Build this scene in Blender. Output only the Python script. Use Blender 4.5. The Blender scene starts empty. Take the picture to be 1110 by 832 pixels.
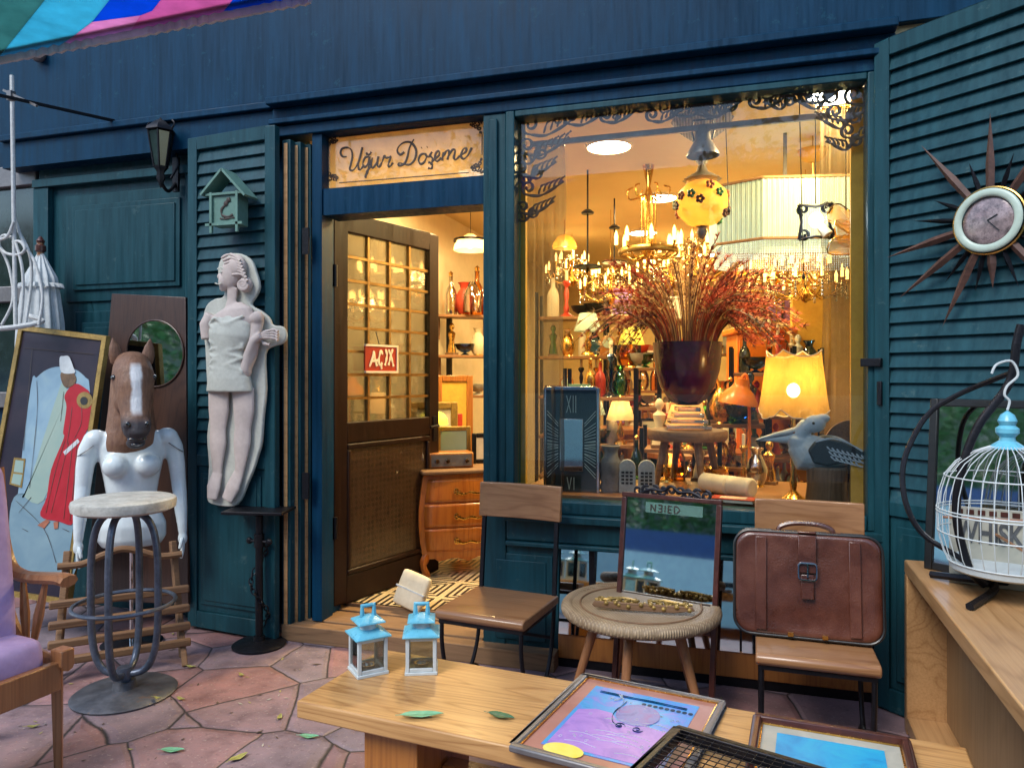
import bpy, bmesh, math, random
from mathutils import Vector as V, Matrix as Mx, Euler
random.seed(7)
R=math.radians; PI=math.pi; sin=math.sin; cos=math.cos
sc=bpy.context.scene; COL=sc.collection
H=1.40; YAW=R(17); FPX=800.0; D=3.49
cY,sY=cos(YAW),sin(YAW); HZ=408.0
# ---- turning a measured direction into a real point at a real distance
def ray(px,py):
    u=(px-555)/FPX; w=(HZ-py)/FPX
    return V((-sY+u*cY, cY+u*sY, w))
def at(px,py,Y): r=ray(px,py); k=Y/r.y; return V((r.x*k,Y,H+r.z*k))
def atz(px,py,Z): r=ray(px,py); k=(Z-H)/r.z; return V((r.x*k,r.y*k,Z))
def atd(px,py,d): r=ray(px,py); return V((r.x*d,r.y*d,H+r.z*d))
def base(px,d,z=0.0): p=atd(px,HZ,d); return V((p.x,p.y,z))
def facing(p): return math.atan2(-p.x,p.y)
def lerp(a,b,t): return a+(b-a)*t
def crom(pts,n=6,closed=False):
    P=[V(p) for p in pts]; out=[]; N=len(P)
    for i in range(N if closed else N-1):
        if closed: a,b,c,d=P[(i-1)%N],P[i],P[(i+1)%N],P[(i+2)%N]
        else: a,b,c,d=P[max(i-1,0)],P[i],P[i+1],P[min(i+2,N-1)]
        for k in range(n):
            t=k/n
            out.append(.5*((2*b)+(c-a)*t+(2*a-5*b+4*c-d)*t*t+(3*b-a-3*c+d)*t**3))
    if not closed: out.append(P[-1])
    return out
class MB:
    def __init__(s): s.v=[]; s.f=[]; s.m=[]
    def add(s,vs,fs,mi=0):
        o=len(s.v); s.v+= [V(p) for p in vs]
        for f in fs: s.f.append([i+o for i in f]); s.m.append(mi)
        return s
    def obox(s,c,size,rot=None,mi=0):
        c=V(c); hx,hy,hz=size[0]/2,size[1]/2,size[2]/2
        vs=[V((x,y,z)) for x in(-hx,hx) for y in(-hy,hy) for z in(-hz,hz)]
        if rot is not None: vs=[rot@p for p in vs]
        return s.add([p+c for p in vs],[(0,1,3,2),(4,6,7,5),(0,4,5,1),(2,3,7,6),(0,2,6,4),(1,5,7,3)],mi)
    def box(s,x0,x1,y0,y1,z0,z1,mi=0):
        return s.obox(((x0+x1)/2,(y0+y1)/2,(z0+z1)/2),(abs(x1-x0),abs(y1-y0),abs(z1-z0)),None,mi)
    def beam(s,a,b,w,h=None,up=(0,0,1),mi=0):
        a,b=V(a),V(b); h=h or w; z=(b-a); L=z.length; z=z.normalized(); up=V(up)
        if abs(z.dot(up))>.98: up=V((0,1,0))
        x=up.cross(z).normalized(); y=z.cross(x)
        rot=Mx((x,y,z)).transposed()
        return s.obox((a+b)/2,(w,h,L),rot,mi)
    def tube(s,pts,r,seg=8,caps=True,closed=False,mi=0,sx=1,sy=1,up=None):
        P=[V(p) for p in pts]; n=len(P)
        rr=r if isinstance(r,(list,tuple)) else [r]*n
        t0=(P[1]-P[0]).normalized(); ref=V(up) if up else (V((0,0,1)) if abs(t0.z)<.9 else V((0,1,0)))
        x=ref.cross(t0); x=x.normalized() if x.length>1e-6 else V((1,0,0))
        vs=[]
        for i in range(n):
            if closed: t=(P[(i+1)%n]-P[i-1])
            else: t=P[min(i+1,n-1)]-P[max(i-1,0)]
            t=t.normalized() if t.length>1e-9 else t0
            if up: 
                xx=V(up).cross(t); x=xx.normalized() if xx.length>1e-5 else x
            else:
                x=(x-t*x.dot(t)); x=x.normalized() if x.length>1e-6 else V((1,0,0))
            y=t.cross(x)
            q=rr[i]; qa,qb=(q if isinstance(q,(tuple,list)) else (q,q))
            for k in range(seg):
                a=2*PI*k/seg; vs.append(P[i]+x*(cos(a)*qa*sx)+y*(sin(a)*qb*sy))
        fs=[]
        for i in range(n if closed else n-1):
            j=(i+1)%n
            for k in range(seg):
                k2=(k+1)%seg; fs.append((i*seg+k,i*seg+k2,j*seg+k2,j*seg+k))
        if caps and not closed:
            fs.append(tuple(range(seg))[::-1]); fs.append(tuple((n-1)*seg+k for k in range(seg)))
        return s.add(vs,fs,mi)
    def lathe(s,prof,seg=24,c=(0,0,0),mi=0,caps=True,sx=1,sy=1,flute=0,nf=12):
        c=V(c); vs=[]
        for r,z in prof:
            for k in range(seg):
                a=2*PI*k/seg; q=r*(1+flute*cos(nf*a)); vs.append(c+V((q*cos(a)*sx,q*sin(a)*sy,z)))
        fs=[]; n=len(prof)
        for i in range(n-1):
            for k in range(seg):
                k2=(k+1)%seg; fs.append((i*seg+k,i*seg+k2,(i+1)*seg+k2,(i+1)*seg+k))
        if caps:
            if prof[0][0]>1e-4: fs.append(tuple(range(seg))[::-1])
            if prof[-1][0]>1e-4: fs.append(tuple((n-1)*seg+k for k in range(seg)))
        return s.add(vs,fs,mi)
    def ell(s,c,r,rot=None,seg=16,rings=10,mi=0):
        c=V(c); r=(r,r,r) if not isinstance(r,(tuple,list)) else r; vs=[]
        for i in range(rings+1):
            th=PI*i/rings
            for k in range(seg):
                a=2*PI*k/seg; p=V((r[0]*sin(th)*cos(a),r[1]*sin(th)*sin(a),r[2]*cos(th)))
                if rot is not None: p=rot@p
                vs.append(c+p)
        fs=[(i*seg+k,(i+1)*seg+k,(i+1)*seg+(k+1)%seg,i*seg+(k+1)%seg) for i in range(rings) for k in range(seg)]
        return s.add(vs,fs,mi)
    def prism(s,poly,y0,y1,mi=0):      # poly in (x,z), extruded along y
        n=len(poly); vs=[V((p[0],y0,p[1])) for p in poly]+[V((p[0],y1,p[1])) for p in poly]
        fs=[tuple(range(n)),tuple(range(n,2*n))[::-1]]+[(i,i+n,(i+1)%n+n,(i+1)%n) for i in range(n)]
        return s.add(vs,fs,mi)
    def slab(s,pts,off,mi=0):          # any planar outline in 3d with thickness vector
        n=len(pts); off=V(off); vs=[V(p) for p in pts]+[V(p)+off for p in pts]
        fs=[tuple(range(n)),tuple(range(n,2*n))[::-1]]+[(i,i+n,(i+1)%n+n,(i+1)%n) for i in range(n)]
        return s.add(vs,fs,mi)
    def xf(s,M): s.v=[M@p for p in s.v]; return s
    def sub(s,o,M=None,mi=None):
        k=len(s.v); s.v+=[(M@p if M else p) for p in o.v]
        for f,m in zip(o.f,o.m): s.f.append([i+k for i in f]); s.m.append(m if mi is None else mi)
        return s
def shift(p): return Mx.Translation(V(p))
def rotz(a): return Mx.Rotation(a,4,'Z')
MATS={}
def build(name,mb,mats,parent=None,bevel=0,sub=0,remesh=0,smooth=40,label=None,recalc=True,loc=None,rz=0,soften=0):
    me=bpy.data.meshes.new(name); me.from_pydata([tuple(p) for p in mb.v],[],mb.f)
    if not isinstance(mats,(list,tuple)): mats=[mats]
    for m in mats: me.materials.append(MATS[m] if isinstance(m,str) else m)
    me.polygons.foreach_set('material_index',mb.m)
    if recalc:
        bm=bmesh.new(); bm.from_mesh(me); bmesh.ops.remove_doubles(bm,verts=bm.verts,dist=1e-6)
        bmesh.ops.recalc_face_normals(bm,faces=bm.faces); bm.to_mesh(me); bm.free()
    me.shade_smooth()
    if smooth<180: me.set_sharp_from_angle(angle=R(smooth))
    o=bpy.data.objects.new(name,me); COL.objects.link(o)
    if parent: o.parent=parent
    if loc is not None: o.location=loc; o.rotation_euler.z=rz
    if remesh:
        m=o.modifiers.new('r','REMESH'); m.mode='VOXEL'; m.voxel_size=remesh; m.use_smooth_shade=True
        m=o.modifiers.new('s','SMOOTH'); m.factor=.5; m.iterations=soften or 6
    if bevel:
        m=o.modifiers.new('b','BEVEL'); m.width=bevel; m.segments=2; m.limit_method='ANGLE'; m.angle_limit=R(35); m.harden_normals=False
    if sub:
        m=o.modifiers.new('u','SUBSURF'); m.levels=sub; m.render_levels=sub
    if label: o['label']=label
    return o
def thing(name,label,cat,loc=(0,0,0),rz=0,group=None):
    o=bpy.data.objects.new(name,None); COL.objects.link(o); o.location=loc; o.rotation_euler.z=rz; o.empty_display_size=.1
    o['label']=label; o['category']=cat
    if group: o['group']=group
    return o
def tag(o,label,cat,group=None):
    o['label']=label; o['category']=cat
    if group: o['group']=group
    return o
def kind(o,k='structure'): o['kind']=k; return o
def kids(o): return [c for c in bpy.data.objects if c.parent==o]
def dup(root,loc,rz,label,parent=None):
    def cp(o,par):
        c=o.copy(); COL.objects.link(c); c.parent=par
        for ch in kids(o):
            if ch is not c: cp(ch,c)
        return c
    c=cp(root,parent); c.location=loc; c.rotation_euler.z=rz; c['label']=label
    return c
# ---------------------------------------------------------------- materials
def newmat(name):
    m=bpy.data.materials.new(name); m.use_nodes=True; nt=m.node_tree
    for n in list(nt.nodes): nt.nodes.remove(n)
    out=nt.nodes.new('ShaderNodeOutputMaterial'); b=nt.nodes.new('ShaderNodeBsdfPrincipled')
    nt.links.new(b.outputs[0],out.inputs[0]); MATS[name]=m
    return m,nt,b,out
def nd(nt,t,**k):
    n=nt.nodes.new(t)
    for a,b in k.items(): setattr(n,a,b)
    return n
def coords(nt,scale=(1,1,1),kind='Object',rot=(0,0,0)):
    tc=nd(nt,'ShaderNodeTexCoord'); mp=nd(nt,'ShaderNodeMapping'); mp.inputs['Scale'].default_value=scale; mp.inputs['Rotation'].default_value=rot
    nt.links.new(tc.outputs[kind],mp.inputs[0]); return mp.outputs[0]
def ramp(nt,src,stops):
    r=nd(nt,'ShaderNodeValToRGB'); e=r.color_ramp.elements
    while len(e)<len(stops): e.new(.5)
    for i,(p,c) in enumerate(stops): e[i].position=p; e[i].color=(c[0],c[1],c[2],1) if isinstance(c,(tuple,list)) else (c,c,c,1)
    nt.links.new(src,r.inputs[0]); return r.outputs[0]
def mixc(nt,fac,a,b,mode='MIX'):
    m=nd(nt,'ShaderNodeMix',data_type='RGBA',blend_type=mode)
    if hasattr(fac,'links') or hasattr(fac,'is_output'): nt.links.new(fac,m.inputs[0])
    else: m.inputs[0].default_value=fac
    for s,v in((6,a),(7,b)):
        if isinstance(v,(tuple,list)): m.inputs[s].default_value=(v[0],v[1],v[2],1)
        else: nt.links.new(v,m.inputs[s])
    return m.outputs[2]
def noise(nt,vec,scale,detail=5,rough=.6,dist=0):
    n=nd(nt,'ShaderNodeTexNoise'); n.inputs['Scale'].default_value=scale; n.inputs['Detail'].default_value=detail
    n.inputs['Roughness'].default_value=rough; n.inputs['Distortion'].default_value=dist
    if vec is not None: nt.links.new(vec,n.inputs['Vector'])
    return n.outputs[0]
def bump(nt,b,h,strength=.3,dist=.01):
    n=nd(nt,'ShaderNodeBump'); n.inputs['Strength'].default_value=strength; n.inputs['Distance'].default_value=dist
    nt.links.new(h,n.inputs['Height']); nt.links.new(n.outputs[0],b.inputs['Normal']); return n
def sc3(c,k): return tuple(min(1,x*k) for x in c)
def pm(name,col,rough=.5,metal=0,var=.18,scale=9,bmp=.15,spec=.5,stretch=(1,1,1),col2=None,coat=0,speck=None,emit=None,es=0,rv=.12,bd=.004):
    m,nt,b,out=newmat(name); vec=coords(nt,stretch)
    n=noise(nt,vec,scale); n2=noise(nt,vec,scale*5,4)
    c=ramp(nt,n,[(.3,sc3(col,1-var)),(.7,col2 or sc3(col,1+var))])
    c=mixc(nt,.25*min(1,var*4),c,ramp(nt,n2,[(.35,(.15,.15,.15)),(.65,(.9,.9,.9))]),'SOFT_LIGHT')
    if speck:
        n3=noise(nt,vec,speck[1],6,.7); c=mixc(nt,ramp(nt,n3,[(speck[2],0.),(speck[2]+.06,1.)]),c,speck[0])
    nt.links.new(c,b.inputs['Base Color'])
    rr=nd(nt,'ShaderNodeMapRange'); rr.inputs[3].default_value=max(.02,rough-rv); rr.inputs[4].default_value=min(1,rough+rv); nt.links.new(n2,rr.inputs[0]); nt.links.new(rr.outputs[0],b.inputs['Roughness'])
    b.inputs['Metallic'].default_value=metal; b.inputs['Specular IOR Level'].default_value=spec; b.inputs['Coat Weight'].default_value=coat
    if coat: b.inputs['Coat Roughness'].default_value=.12
    if bmp: bump(nt,b,n2,bmp,bd)
    if emit: b.inputs['Emission Color'].default_value=(*emit,1); b.inputs['Emission Strength'].default_value=es
    return m
def wood(name,c1,c2,axis='X',scale=6,rough=.45,coat=0,ring=14,bmp=.12,knots=True):
    m,nt,b,out=newmat(name)
    st={'X':(.12,1,1),'Y':(1,.12,1),'Z':(1,1,.12)}[axis]
    vec=coords(nt,st); n=noise(nt,vec,scale,6,.6,.6)
    # growth lines: contours of a slow stretched noise give cathedral grain and knots
    st2={'X':(.10,1,1),'Y':(1,.10,1),'Z':(1,1,.10)}[axis]
    slow=noise(nt,coords(nt,st2),ring*.5,2,.4,.25); mu_=nd(nt,'ShaderNodeMath',operation='MULTIPLY'); mu_.inputs[1].default_value=38; nt.links.new(slow,mu_.inputs[0])
    w=nd(nt,'ShaderNodeMath',operation='PINGPONG'); w.inputs[1].default_value=1; nt.links.new(mu_.outputs[0],w.inputs[0])
    fine=noise(nt,coords(nt,{'X':(.03,1,1),'Y':(1,.03,1),'Z':(1,1,.03)}[axis]),120,3)
    wr=ramp(nt,w.outputs[0],[(.0,0.),(.35,.75),(1,1.)]); f=mixc(nt,.55,ramp(nt,n,[(.3,0.),(.7,1.)]),wr); f=mixc(nt,.30,f,ramp(nt,fine,[(.35,0.),(.65,1.)]))
    c=ramp(nt,f,[(.15,c1),(.75,c2)])
    big=noise(nt,coords(nt),3,4); c=mixc(nt,.22,c,ramp(nt,big,[(.35,sc3(c1,.7)),(.7,c2)]))
    nt.links.new(c,b.inputs['Base Color']); b.inputs['Roughness'].default_value=rough; b.inputs['Coat Weight'].default_value=coat; b.inputs['Coat Roughness'].default_value=.15
    bump(nt,b,f,bmp,.003); return m
def glassy(name,col=(1,1,1),refl=1.0,ior=1.45,rough=.01):
    m,nt,b,out=newmat(name); nt.nodes.remove(b)
    t=nd(nt,'ShaderNodeBsdfTransparent'); t.inputs[0].default_value=(*col,1); g=nd(nt,'ShaderNodeBsdfGlossy'); g.inputs['Roughness'].default_value=rough
    fr=nd(nt,'ShaderNodeFresnel'); fr.inputs[0].default_value=ior; mu=nd(nt,'ShaderNodeMath',operation='MULTIPLY'); mu.inputs[1].default_value=refl; mu.use_clamp=True
    mx=nd(nt,'ShaderNodeMixShader'); nt.links.new(fr.outputs[0],mu.inputs[0]); nt.links.new(mu.outputs[0],mx.inputs[0]); nt.links.new(t.outputs[0],mx.inputs[1]); nt.links.new(g.outputs[0],mx.inputs[2]); nt.links.new(mx.outputs[0],out.inputs[0]); return m
def trans(name,col,tl=.6,rough=.4,stripes=None,emit=0,thin=0):
    """lampshade: diffuse + translucent (+ see-through part)"""
    m,nt,b,out=newmat(name); b.inputs['Roughness'].default_value=rough
    c=ramp(nt,noise(nt,coords(nt),12),[(.3,sc3(col,.8)),(.7,col)])
    if stripes:
        w=nd(nt,'ShaderNodeTexWave'); w.inputs['Scale'].default_value=stripes; w.inputs['Distortion'].default_value=.6; nt.links.new(coords(nt,(1,1,.02)),w.inputs[0]); c=mixc(nt,ramp(nt,w.outputs[0],[(.2,0.),(.8,1.)]),sc3(col,.55),c)
    nt.links.new(c,b.inputs['Base Color'])
    t=nd(nt,'ShaderNodeBsdfTranslucent'); nt.links.new(c,t.inputs[0]); mx=nd(nt,'ShaderNodeMixShader'); mx.inputs[0].default_value=tl
    nt.links.new(b.outputs[0],mx.inputs[1]); nt.links.new(t.outputs[0],mx.inputs[2]); last=mx.outputs[0]
    if thin:
        tr=nd(nt,'ShaderNodeBsdfTransparent'); m2=nd(nt,'ShaderNodeMixShader'); m2.inputs[0].default_value=thin; nt.links.new(last,m2.inputs[1]); nt.links.new(tr.outputs[0],m2.inputs[2]); last=m2.outputs[0]
    nt.links.new(last,out.inputs[0]); return m
def emis(name,col,s):
    m,nt,b,out=newmat(name); b.inputs['Base Color'].default_value=(*col,1); b.inputs['Emission Color'].default_value=(*col,1); b.inputs['Emission Strength'].default_value=s; return m

def paint(name,col,wear=(.045,.095,.10),spec=.22):
    m,nt,b,out=newmat(name); vec=coords(nt,(1,1,.25)); n=noise(nt,vec,6,6,.65); s=noise(nt,coords(nt,(1,1,.06)),40,4,.6)
    c=ramp(nt,n,[(.3,sc3(col,.62)),(.55,col),(.75,sc3(col,1.45))]); c=mixc(nt,.35,c,ramp(nt,s,[(.35,sc3(col,.5)),(.7,sc3(col,1.7))]))
    w=noise(nt,coords(nt),14,8,.75); c=mixc(nt,ramp(nt,w,[(.60,0.),(.66,.65)]),c,wear)
    nt.links.new(c,b.inputs['Base Color']); r=ramp(nt,s,[(.3,.28),(.7,.55)]); nt.links.new(r,b.inputs['Roughness']); b.inputs['Specular IOR Level'].default_value=spec; bump(nt,b,mixc(nt,.5,s,w),.25,.003); return m
paint('teal',(.008,.049,.064)); paint('cool_cast_blue',(.002,.031,.070),(.008,.055,.09),.12)  # the second carries the navy light cast of the upper front in its colour
paint('door_brown',(.020,.008,.005),(.04,.018,.010),.2)
wood('pine',(.30,.135,.040),(.60,.34,.13),'X',5,.40,.12,12)
wood('counter_wood',(.30,.15,.055),(.50,.29,.13),'X',4,.38,.15,8)
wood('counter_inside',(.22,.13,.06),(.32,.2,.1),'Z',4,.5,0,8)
wood('seat_wood',(.20,.085,.032),(.34,.17,.075),'X',5,.3,.3,10)
wood('orange_wood',(.26,.085,.015),(.42,.16,.03),'Z',5,.35,.3,10)
wood('chest_wood',(.34,.075,.008),(.56,.17,.02),'Z',5,.3,.4,6)
wood('dark_wood',(.03,.012,.008),(.065,.028,.016),'Z',5,.4,.2,10)
wood('old_wood',(.12,.06,.03),(.24,.13,.06),'X',4,.7,0,10,.4)
wood('arm_wood',(.20,.08,.03),(.34,.15,.06),'Z',5,.35,.3,10)
wood('board_wood',(.14,.075,.035),(.27,.155,.075),'X',4,.75,0,12,.4)
wood('shelf_wood',(.16,.07,.025),(.28,.13,.05),'X',4,.5,0,10)
wood('post_wood',(.05,.03,.02),(.14,.09,.05),'Z',6,.7,0,12,.6)
pm('red_wood',(.06,.015,.010),.35,var=.3,coat=.2)
pm('warm_lit_plaster',(.60,.42,.18),.85,var=.15,scale=3); pm('plaster',(.60,.50,.33),.85,var=.08,scale=3,bmp=.2); pm('ceiling_paint',(.66,.50,.27),.9,var=.05,scale=2,bmp=.05)  # back wall plaster is yellower: its orange light is mixed into the colour
pm('iron',(.012,.012,.016),.42,.6,var=.2,scale=20,bmp=.3); pm('grey_iron',(.09,.11,.15),.38,.55,var=.25,scale=12,bmp=.2)
pm('disc_iron',(.10,.105,.12),.5,.5,var=.35,scale=7,bmp=.3,speck=((.16,.12,.1),9,.62))
pm('chrome',(.6,.6,.62),.12,1,var=.05,bmp=0,rv=.04); pm('brass',(.65,.38,.10),.25,1,var=.25,scale=14,bmp=.1); pm('old_brass',(.32,.2,.07),.4,.9,var=.3,scale=14)
pm('gold_frame',(.30,.19,.05),.45,.5,var=.3,scale=18,bmp=.3)
pm('mannequin_white',(.62,.69,.70),.24,var=.10,scale=7,bmp=0,coat=.3,rv=.1,speck=((.40,.40,.36),12,.70))
pm('plaster_pink',(.52,.44,.40),.7,var=.1,scale=9,bmp=.2); pm('plaster_pale',(.48,.49,.43),.65,var=.12,scale=12,bmp=.25)
pm('lavender',(.40,.30,.56),.85,var=.16,scale=5,bmp=.5,bd=.002)
pm('white_paint',(.50,.56,.57),.45,var=.1,scale=15,bmp=.2,speck=((.35,.25,.18),30,.68))
pm('blue_paint_sky_sheen',(.13,.44,.58),.3,var=.12,scale=15,bmp=.15); pm('mint',(.10,.21,.175),.5,var=.15)
pm('canvas_white',(.48,.52,.53),.9,var=.15,scale=6,bmp=.4); pm('rope',(.55,.57,.56),.8,var=.15,bmp=.5,scale=60)
pm('black_plastic',(.012,.012,.012),.35,var=.1); pm('shadow_black',(.006,.008,.009),.6,var=.1)
pm('stone_grey',(.16,.15,.14),.8,var=.3,scale=10,bmp=.5); pm('pale_stone',(.42,.42,.38),.75,var=.25,scale=14,bmp=.4)
pm('red_paint',(.42,.04,.02),.4,var=.2,scale=10); pm('cream',(.70,.60,.42),.6,var=.12); pm('letter_cream',(.85,.72,.55),.6,var=.05,bmp=0)
pm('ink',(.035,.022,.016),.6,var=.1,bmp=0); pm('lace',(.10,.065,.05),.7,var=.3,bmp=0,scale=30)
pm('orange_paint',(.75,.20,.02),.35,var=.15,coat=.2); pm('yellow_wall',(.62,.36,.05),.7,var=.12)
pm('green_cloth',(.10,.17,.08),.8,var=.2,bmp=.4); pm('curtain',(.30,.25,.20),.9,var=.2,scale=25,bmp=.5,stretch=(1,1,.2))
pm('pages',(.66,.60,.48),.8,var=.1); pm('brown_card',(.12,.07,.035),.7,var=.4,scale=16,bmp=.6)
pm('mirror_glass',(.80,.84,.84),.03,1,var=.03,bmp=0,rv=.02); pm('window_mirror',(.55,.60,.62),.04,1,var=.03,bmp=0,rv=.02)
pm('clock_face',(.03,.05,.05),.1,.3,var=.3,scale=3,bmp=0,coat=.5); pm('clock_white',(.42,.52,.44),.35,var=.08)
pm('clock_inner',(.24,.18,.18),.3,.2,var=.6,scale=30,bmp=.1,coat=.6)
pm('ray_wood',(.075,.035,.025),.55,.0,var=.4,scale=14)
pm('leaf_green',(.16,.42,.24),.5,var=.25); pm('leaf_dark',(.03,.13,.06),.4,var=.3); pm('leaf_yellow',(.38,.36,.10),.6,var=.25)
pm('foliage',(.06,.22,.055),.6,var=.5,scale=2); pm('bark',(.1,.07,.05),.9,var=.3,bmp=.6)
pm('grey_metal',(.18,.17,.17),.4,.4,var=.15); pm('terracotta',(.30,.10,.05),.7,var=.2)
pm('skin_horse_dark',(.02,.015,.015),.5); pm('eye_black',(.005,.004,.004),.05,coat=1,bmp=0)
glassy('glass',(.97,.98,.97),.85); glassy('thin_glass',(.93,.95,.9),2.2); glassy('amber_glass',(.95,.55,.14),2); glassy('crystal',(.92,.78,.50),6,1.6,.08)
pm('vase_glass',(.060,.007,.028),.16,var=.4,scale=4,bmp=0,coat=.4); glassy('green_glass',(.3,.7,.35),2.2); glassy('blue_glass',(.25,.5,.9),2.2)
trans('pleat_shade',(.55,.72,.66),.5,.6,stripes=34); trans('amber_shade',(.92,.52,.10),.5,.3,thin=.3); trans('warm_shade',(.9,.68,.4),.6,.6); trans('yellow_shade',(.75,.8,.2),.6,.4); trans('bead_shade',(.85,.95,1),.5,.2,thin=.1)
trans('lace_cloth',(.30,.24,.16),.4,.9,stripes=20,thin=.5)
emis('disc_light',(1,.93,.78),14); emis('bulb_warm',(1,.78,.42),14); emis('bulb_white',(.85,.95,1),12); emis('bulb_dim',(1,.55,.14),3.5)
trans('sign_film',(.95,.78,.52),.8,.7,thin=.12)
def flagstone():
    m,nt,b,out=newmat('flagstone'); vec=coords(nt,(1,1,0),'Object')
    wv=nd(nt,'ShaderNodeVectorMath',operation='ADD'); nn=nd(nt,'ShaderNodeTexNoise'); nn.inputs['Scale'].default_value=2.2; nn.inputs['Detail'].default_value=5
    sc_=nd(nt,'ShaderNodeVectorMath',operation='SCALE'); sc_.inputs['Scale'].default_value=.07; nt.links.new(vec,nn.inputs[0]); nt.links.new(nn.outputs['Color'],sc_.inputs[0]); nt.links.new(vec,wv.inputs[0]); nt.links.new(sc_.outputs[0],wv.inputs[1])
    v1=nd(nt,'ShaderNodeTexVoronoi'); v1.inputs['Scale'].default_value=2.7; nt.links.new(wv.outputs[0],v1.inputs['Vector'])
    v2=nd(nt,'ShaderNodeTexVoronoi',feature='DISTANCE_TO_EDGE'); v2.inputs['Scale'].default_value=2.7; nt.links.new(wv.outputs[0],v2.inputs['Vector'])
    sep=nd(nt,'ShaderNodeSeparateColor'); nt.links.new(v1.outputs['Color'],sep.inputs[0])
    c=ramp(nt,sep.outputs[0],[(0,(.29,.13,.11)),(.35,(.24,.155,.165)),(.65,(.215,.17,.195)),(1,(.30,.155,.14))])
    n=noise(nt,vec,7,8,.7); c=mixc(nt,.65,c,ramp(nt,n,[(.3,(.13,.10,.11)),(.5,(.5,.5,.5)),(.72,(.82,.72,.72))]),'OVERLAY')
    n2=noise(nt,vec,1.1,4,.6); c=mixc(nt,ramp(nt,n2,[(.45,0.),(.65,.5)]),c,(.20,.17,.19)); n4=noise(nt,vec,28,6,.75); c=mixc(nt,ramp(nt,n4,[(.56,0.),(.66,.6)]),c,(.09,.07,.07)); n5=noise(nt,vec,60,3,.6); c=mixc(nt,ramp(nt,n5,[(.60,0.),(.68,.5)]),c,(.42,.34,.30))
    j=ramp(nt,v2.outputs[0],[(.004,0.),(.018,1.)]); c=mixc(nt,j,(.035,.028,.028),c)
    nt.links.new(c,b.inputs['Base Color']); nt.links.new(ramp(nt,n,[(.3,.4),(.7,.75)]),b.inputs['Roughness'])
    hh=nd(nt,'ShaderNodeMath',operation='ADD'); ns=nd(nt,'ShaderNodeMath',operation='MULTIPLY'); ns.inputs[1].default_value=.35; nt.links.new(n,ns.inputs[0]); nt.links.new(ns.outputs[0],hh.inputs[1]); nt.links.new(ramp(nt,v2.outputs[0],[(0,0.),(.06,1.)]),hh.inputs[0])
    bump(nt,b,hh.outputs[0],.6,.012)
flagstone()
def tiles():
    m,nt,b,out=newmat('greek_tile'); vec=coords(nt,(1,1,1))
    fr=nd(nt,'ShaderNodeVectorMath',operation='FRACTION'); s=nd(nt,'ShaderNodeVectorMath',operation='SCALE'); s.inputs['Scale'].default_value=3.0; nt.links.new(vec,s.inputs[0]); nt.links.new(s.outputs[0],fr.inputs[0])
    sb=nd(nt,'ShaderNodeVectorMath',operation='SUBTRACT'); sb.inputs[1].default_value=(.5,.5,.5); nt.links.new(fr.outputs[0],sb.inputs[0]); ab=nd(nt,'ShaderNodeVectorMath',operation='ABSOLUTE'); nt.links.new(sb.outputs[0],ab.inputs[0])
    sp=nd(nt,'ShaderNodeSeparateXYZ'); nt.links.new(ab.outputs[0],sp.inputs[0]); mx=nd(nt,'ShaderNodeMath',operation='MAXIMUM'); nt.links.new(sp.outputs[0],mx.inputs[0]); nt.links.new(sp.outputs[1],mx.inputs[1])
    ml=nd(nt,'ShaderNodeMath',operation='MULTIPLY'); ml.inputs[1].default_value=9; nt.links.new(mx.outputs[0],ml.inputs[0]); f2=nd(nt,'ShaderNodeMath',operation='FRACT'); nt.links.new(ml.outputs[0],f2.inputs[0])
    c=ramp(nt,f2.outputs[0],[(.47,(.60,.50,.33)),(.53,(.03,.028,.025))]); n=noise(nt,vec,6); c=mixc(nt,.4,c,ramp(nt,n,[(.3,(.3,.25,.2)),(.7,(.7,.65,.6))]),'OVERLAY')
    nt.links.new(c,b.inputs['Base Color']); b.inputs['Roughness'].default_value=.3
tiles()
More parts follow.
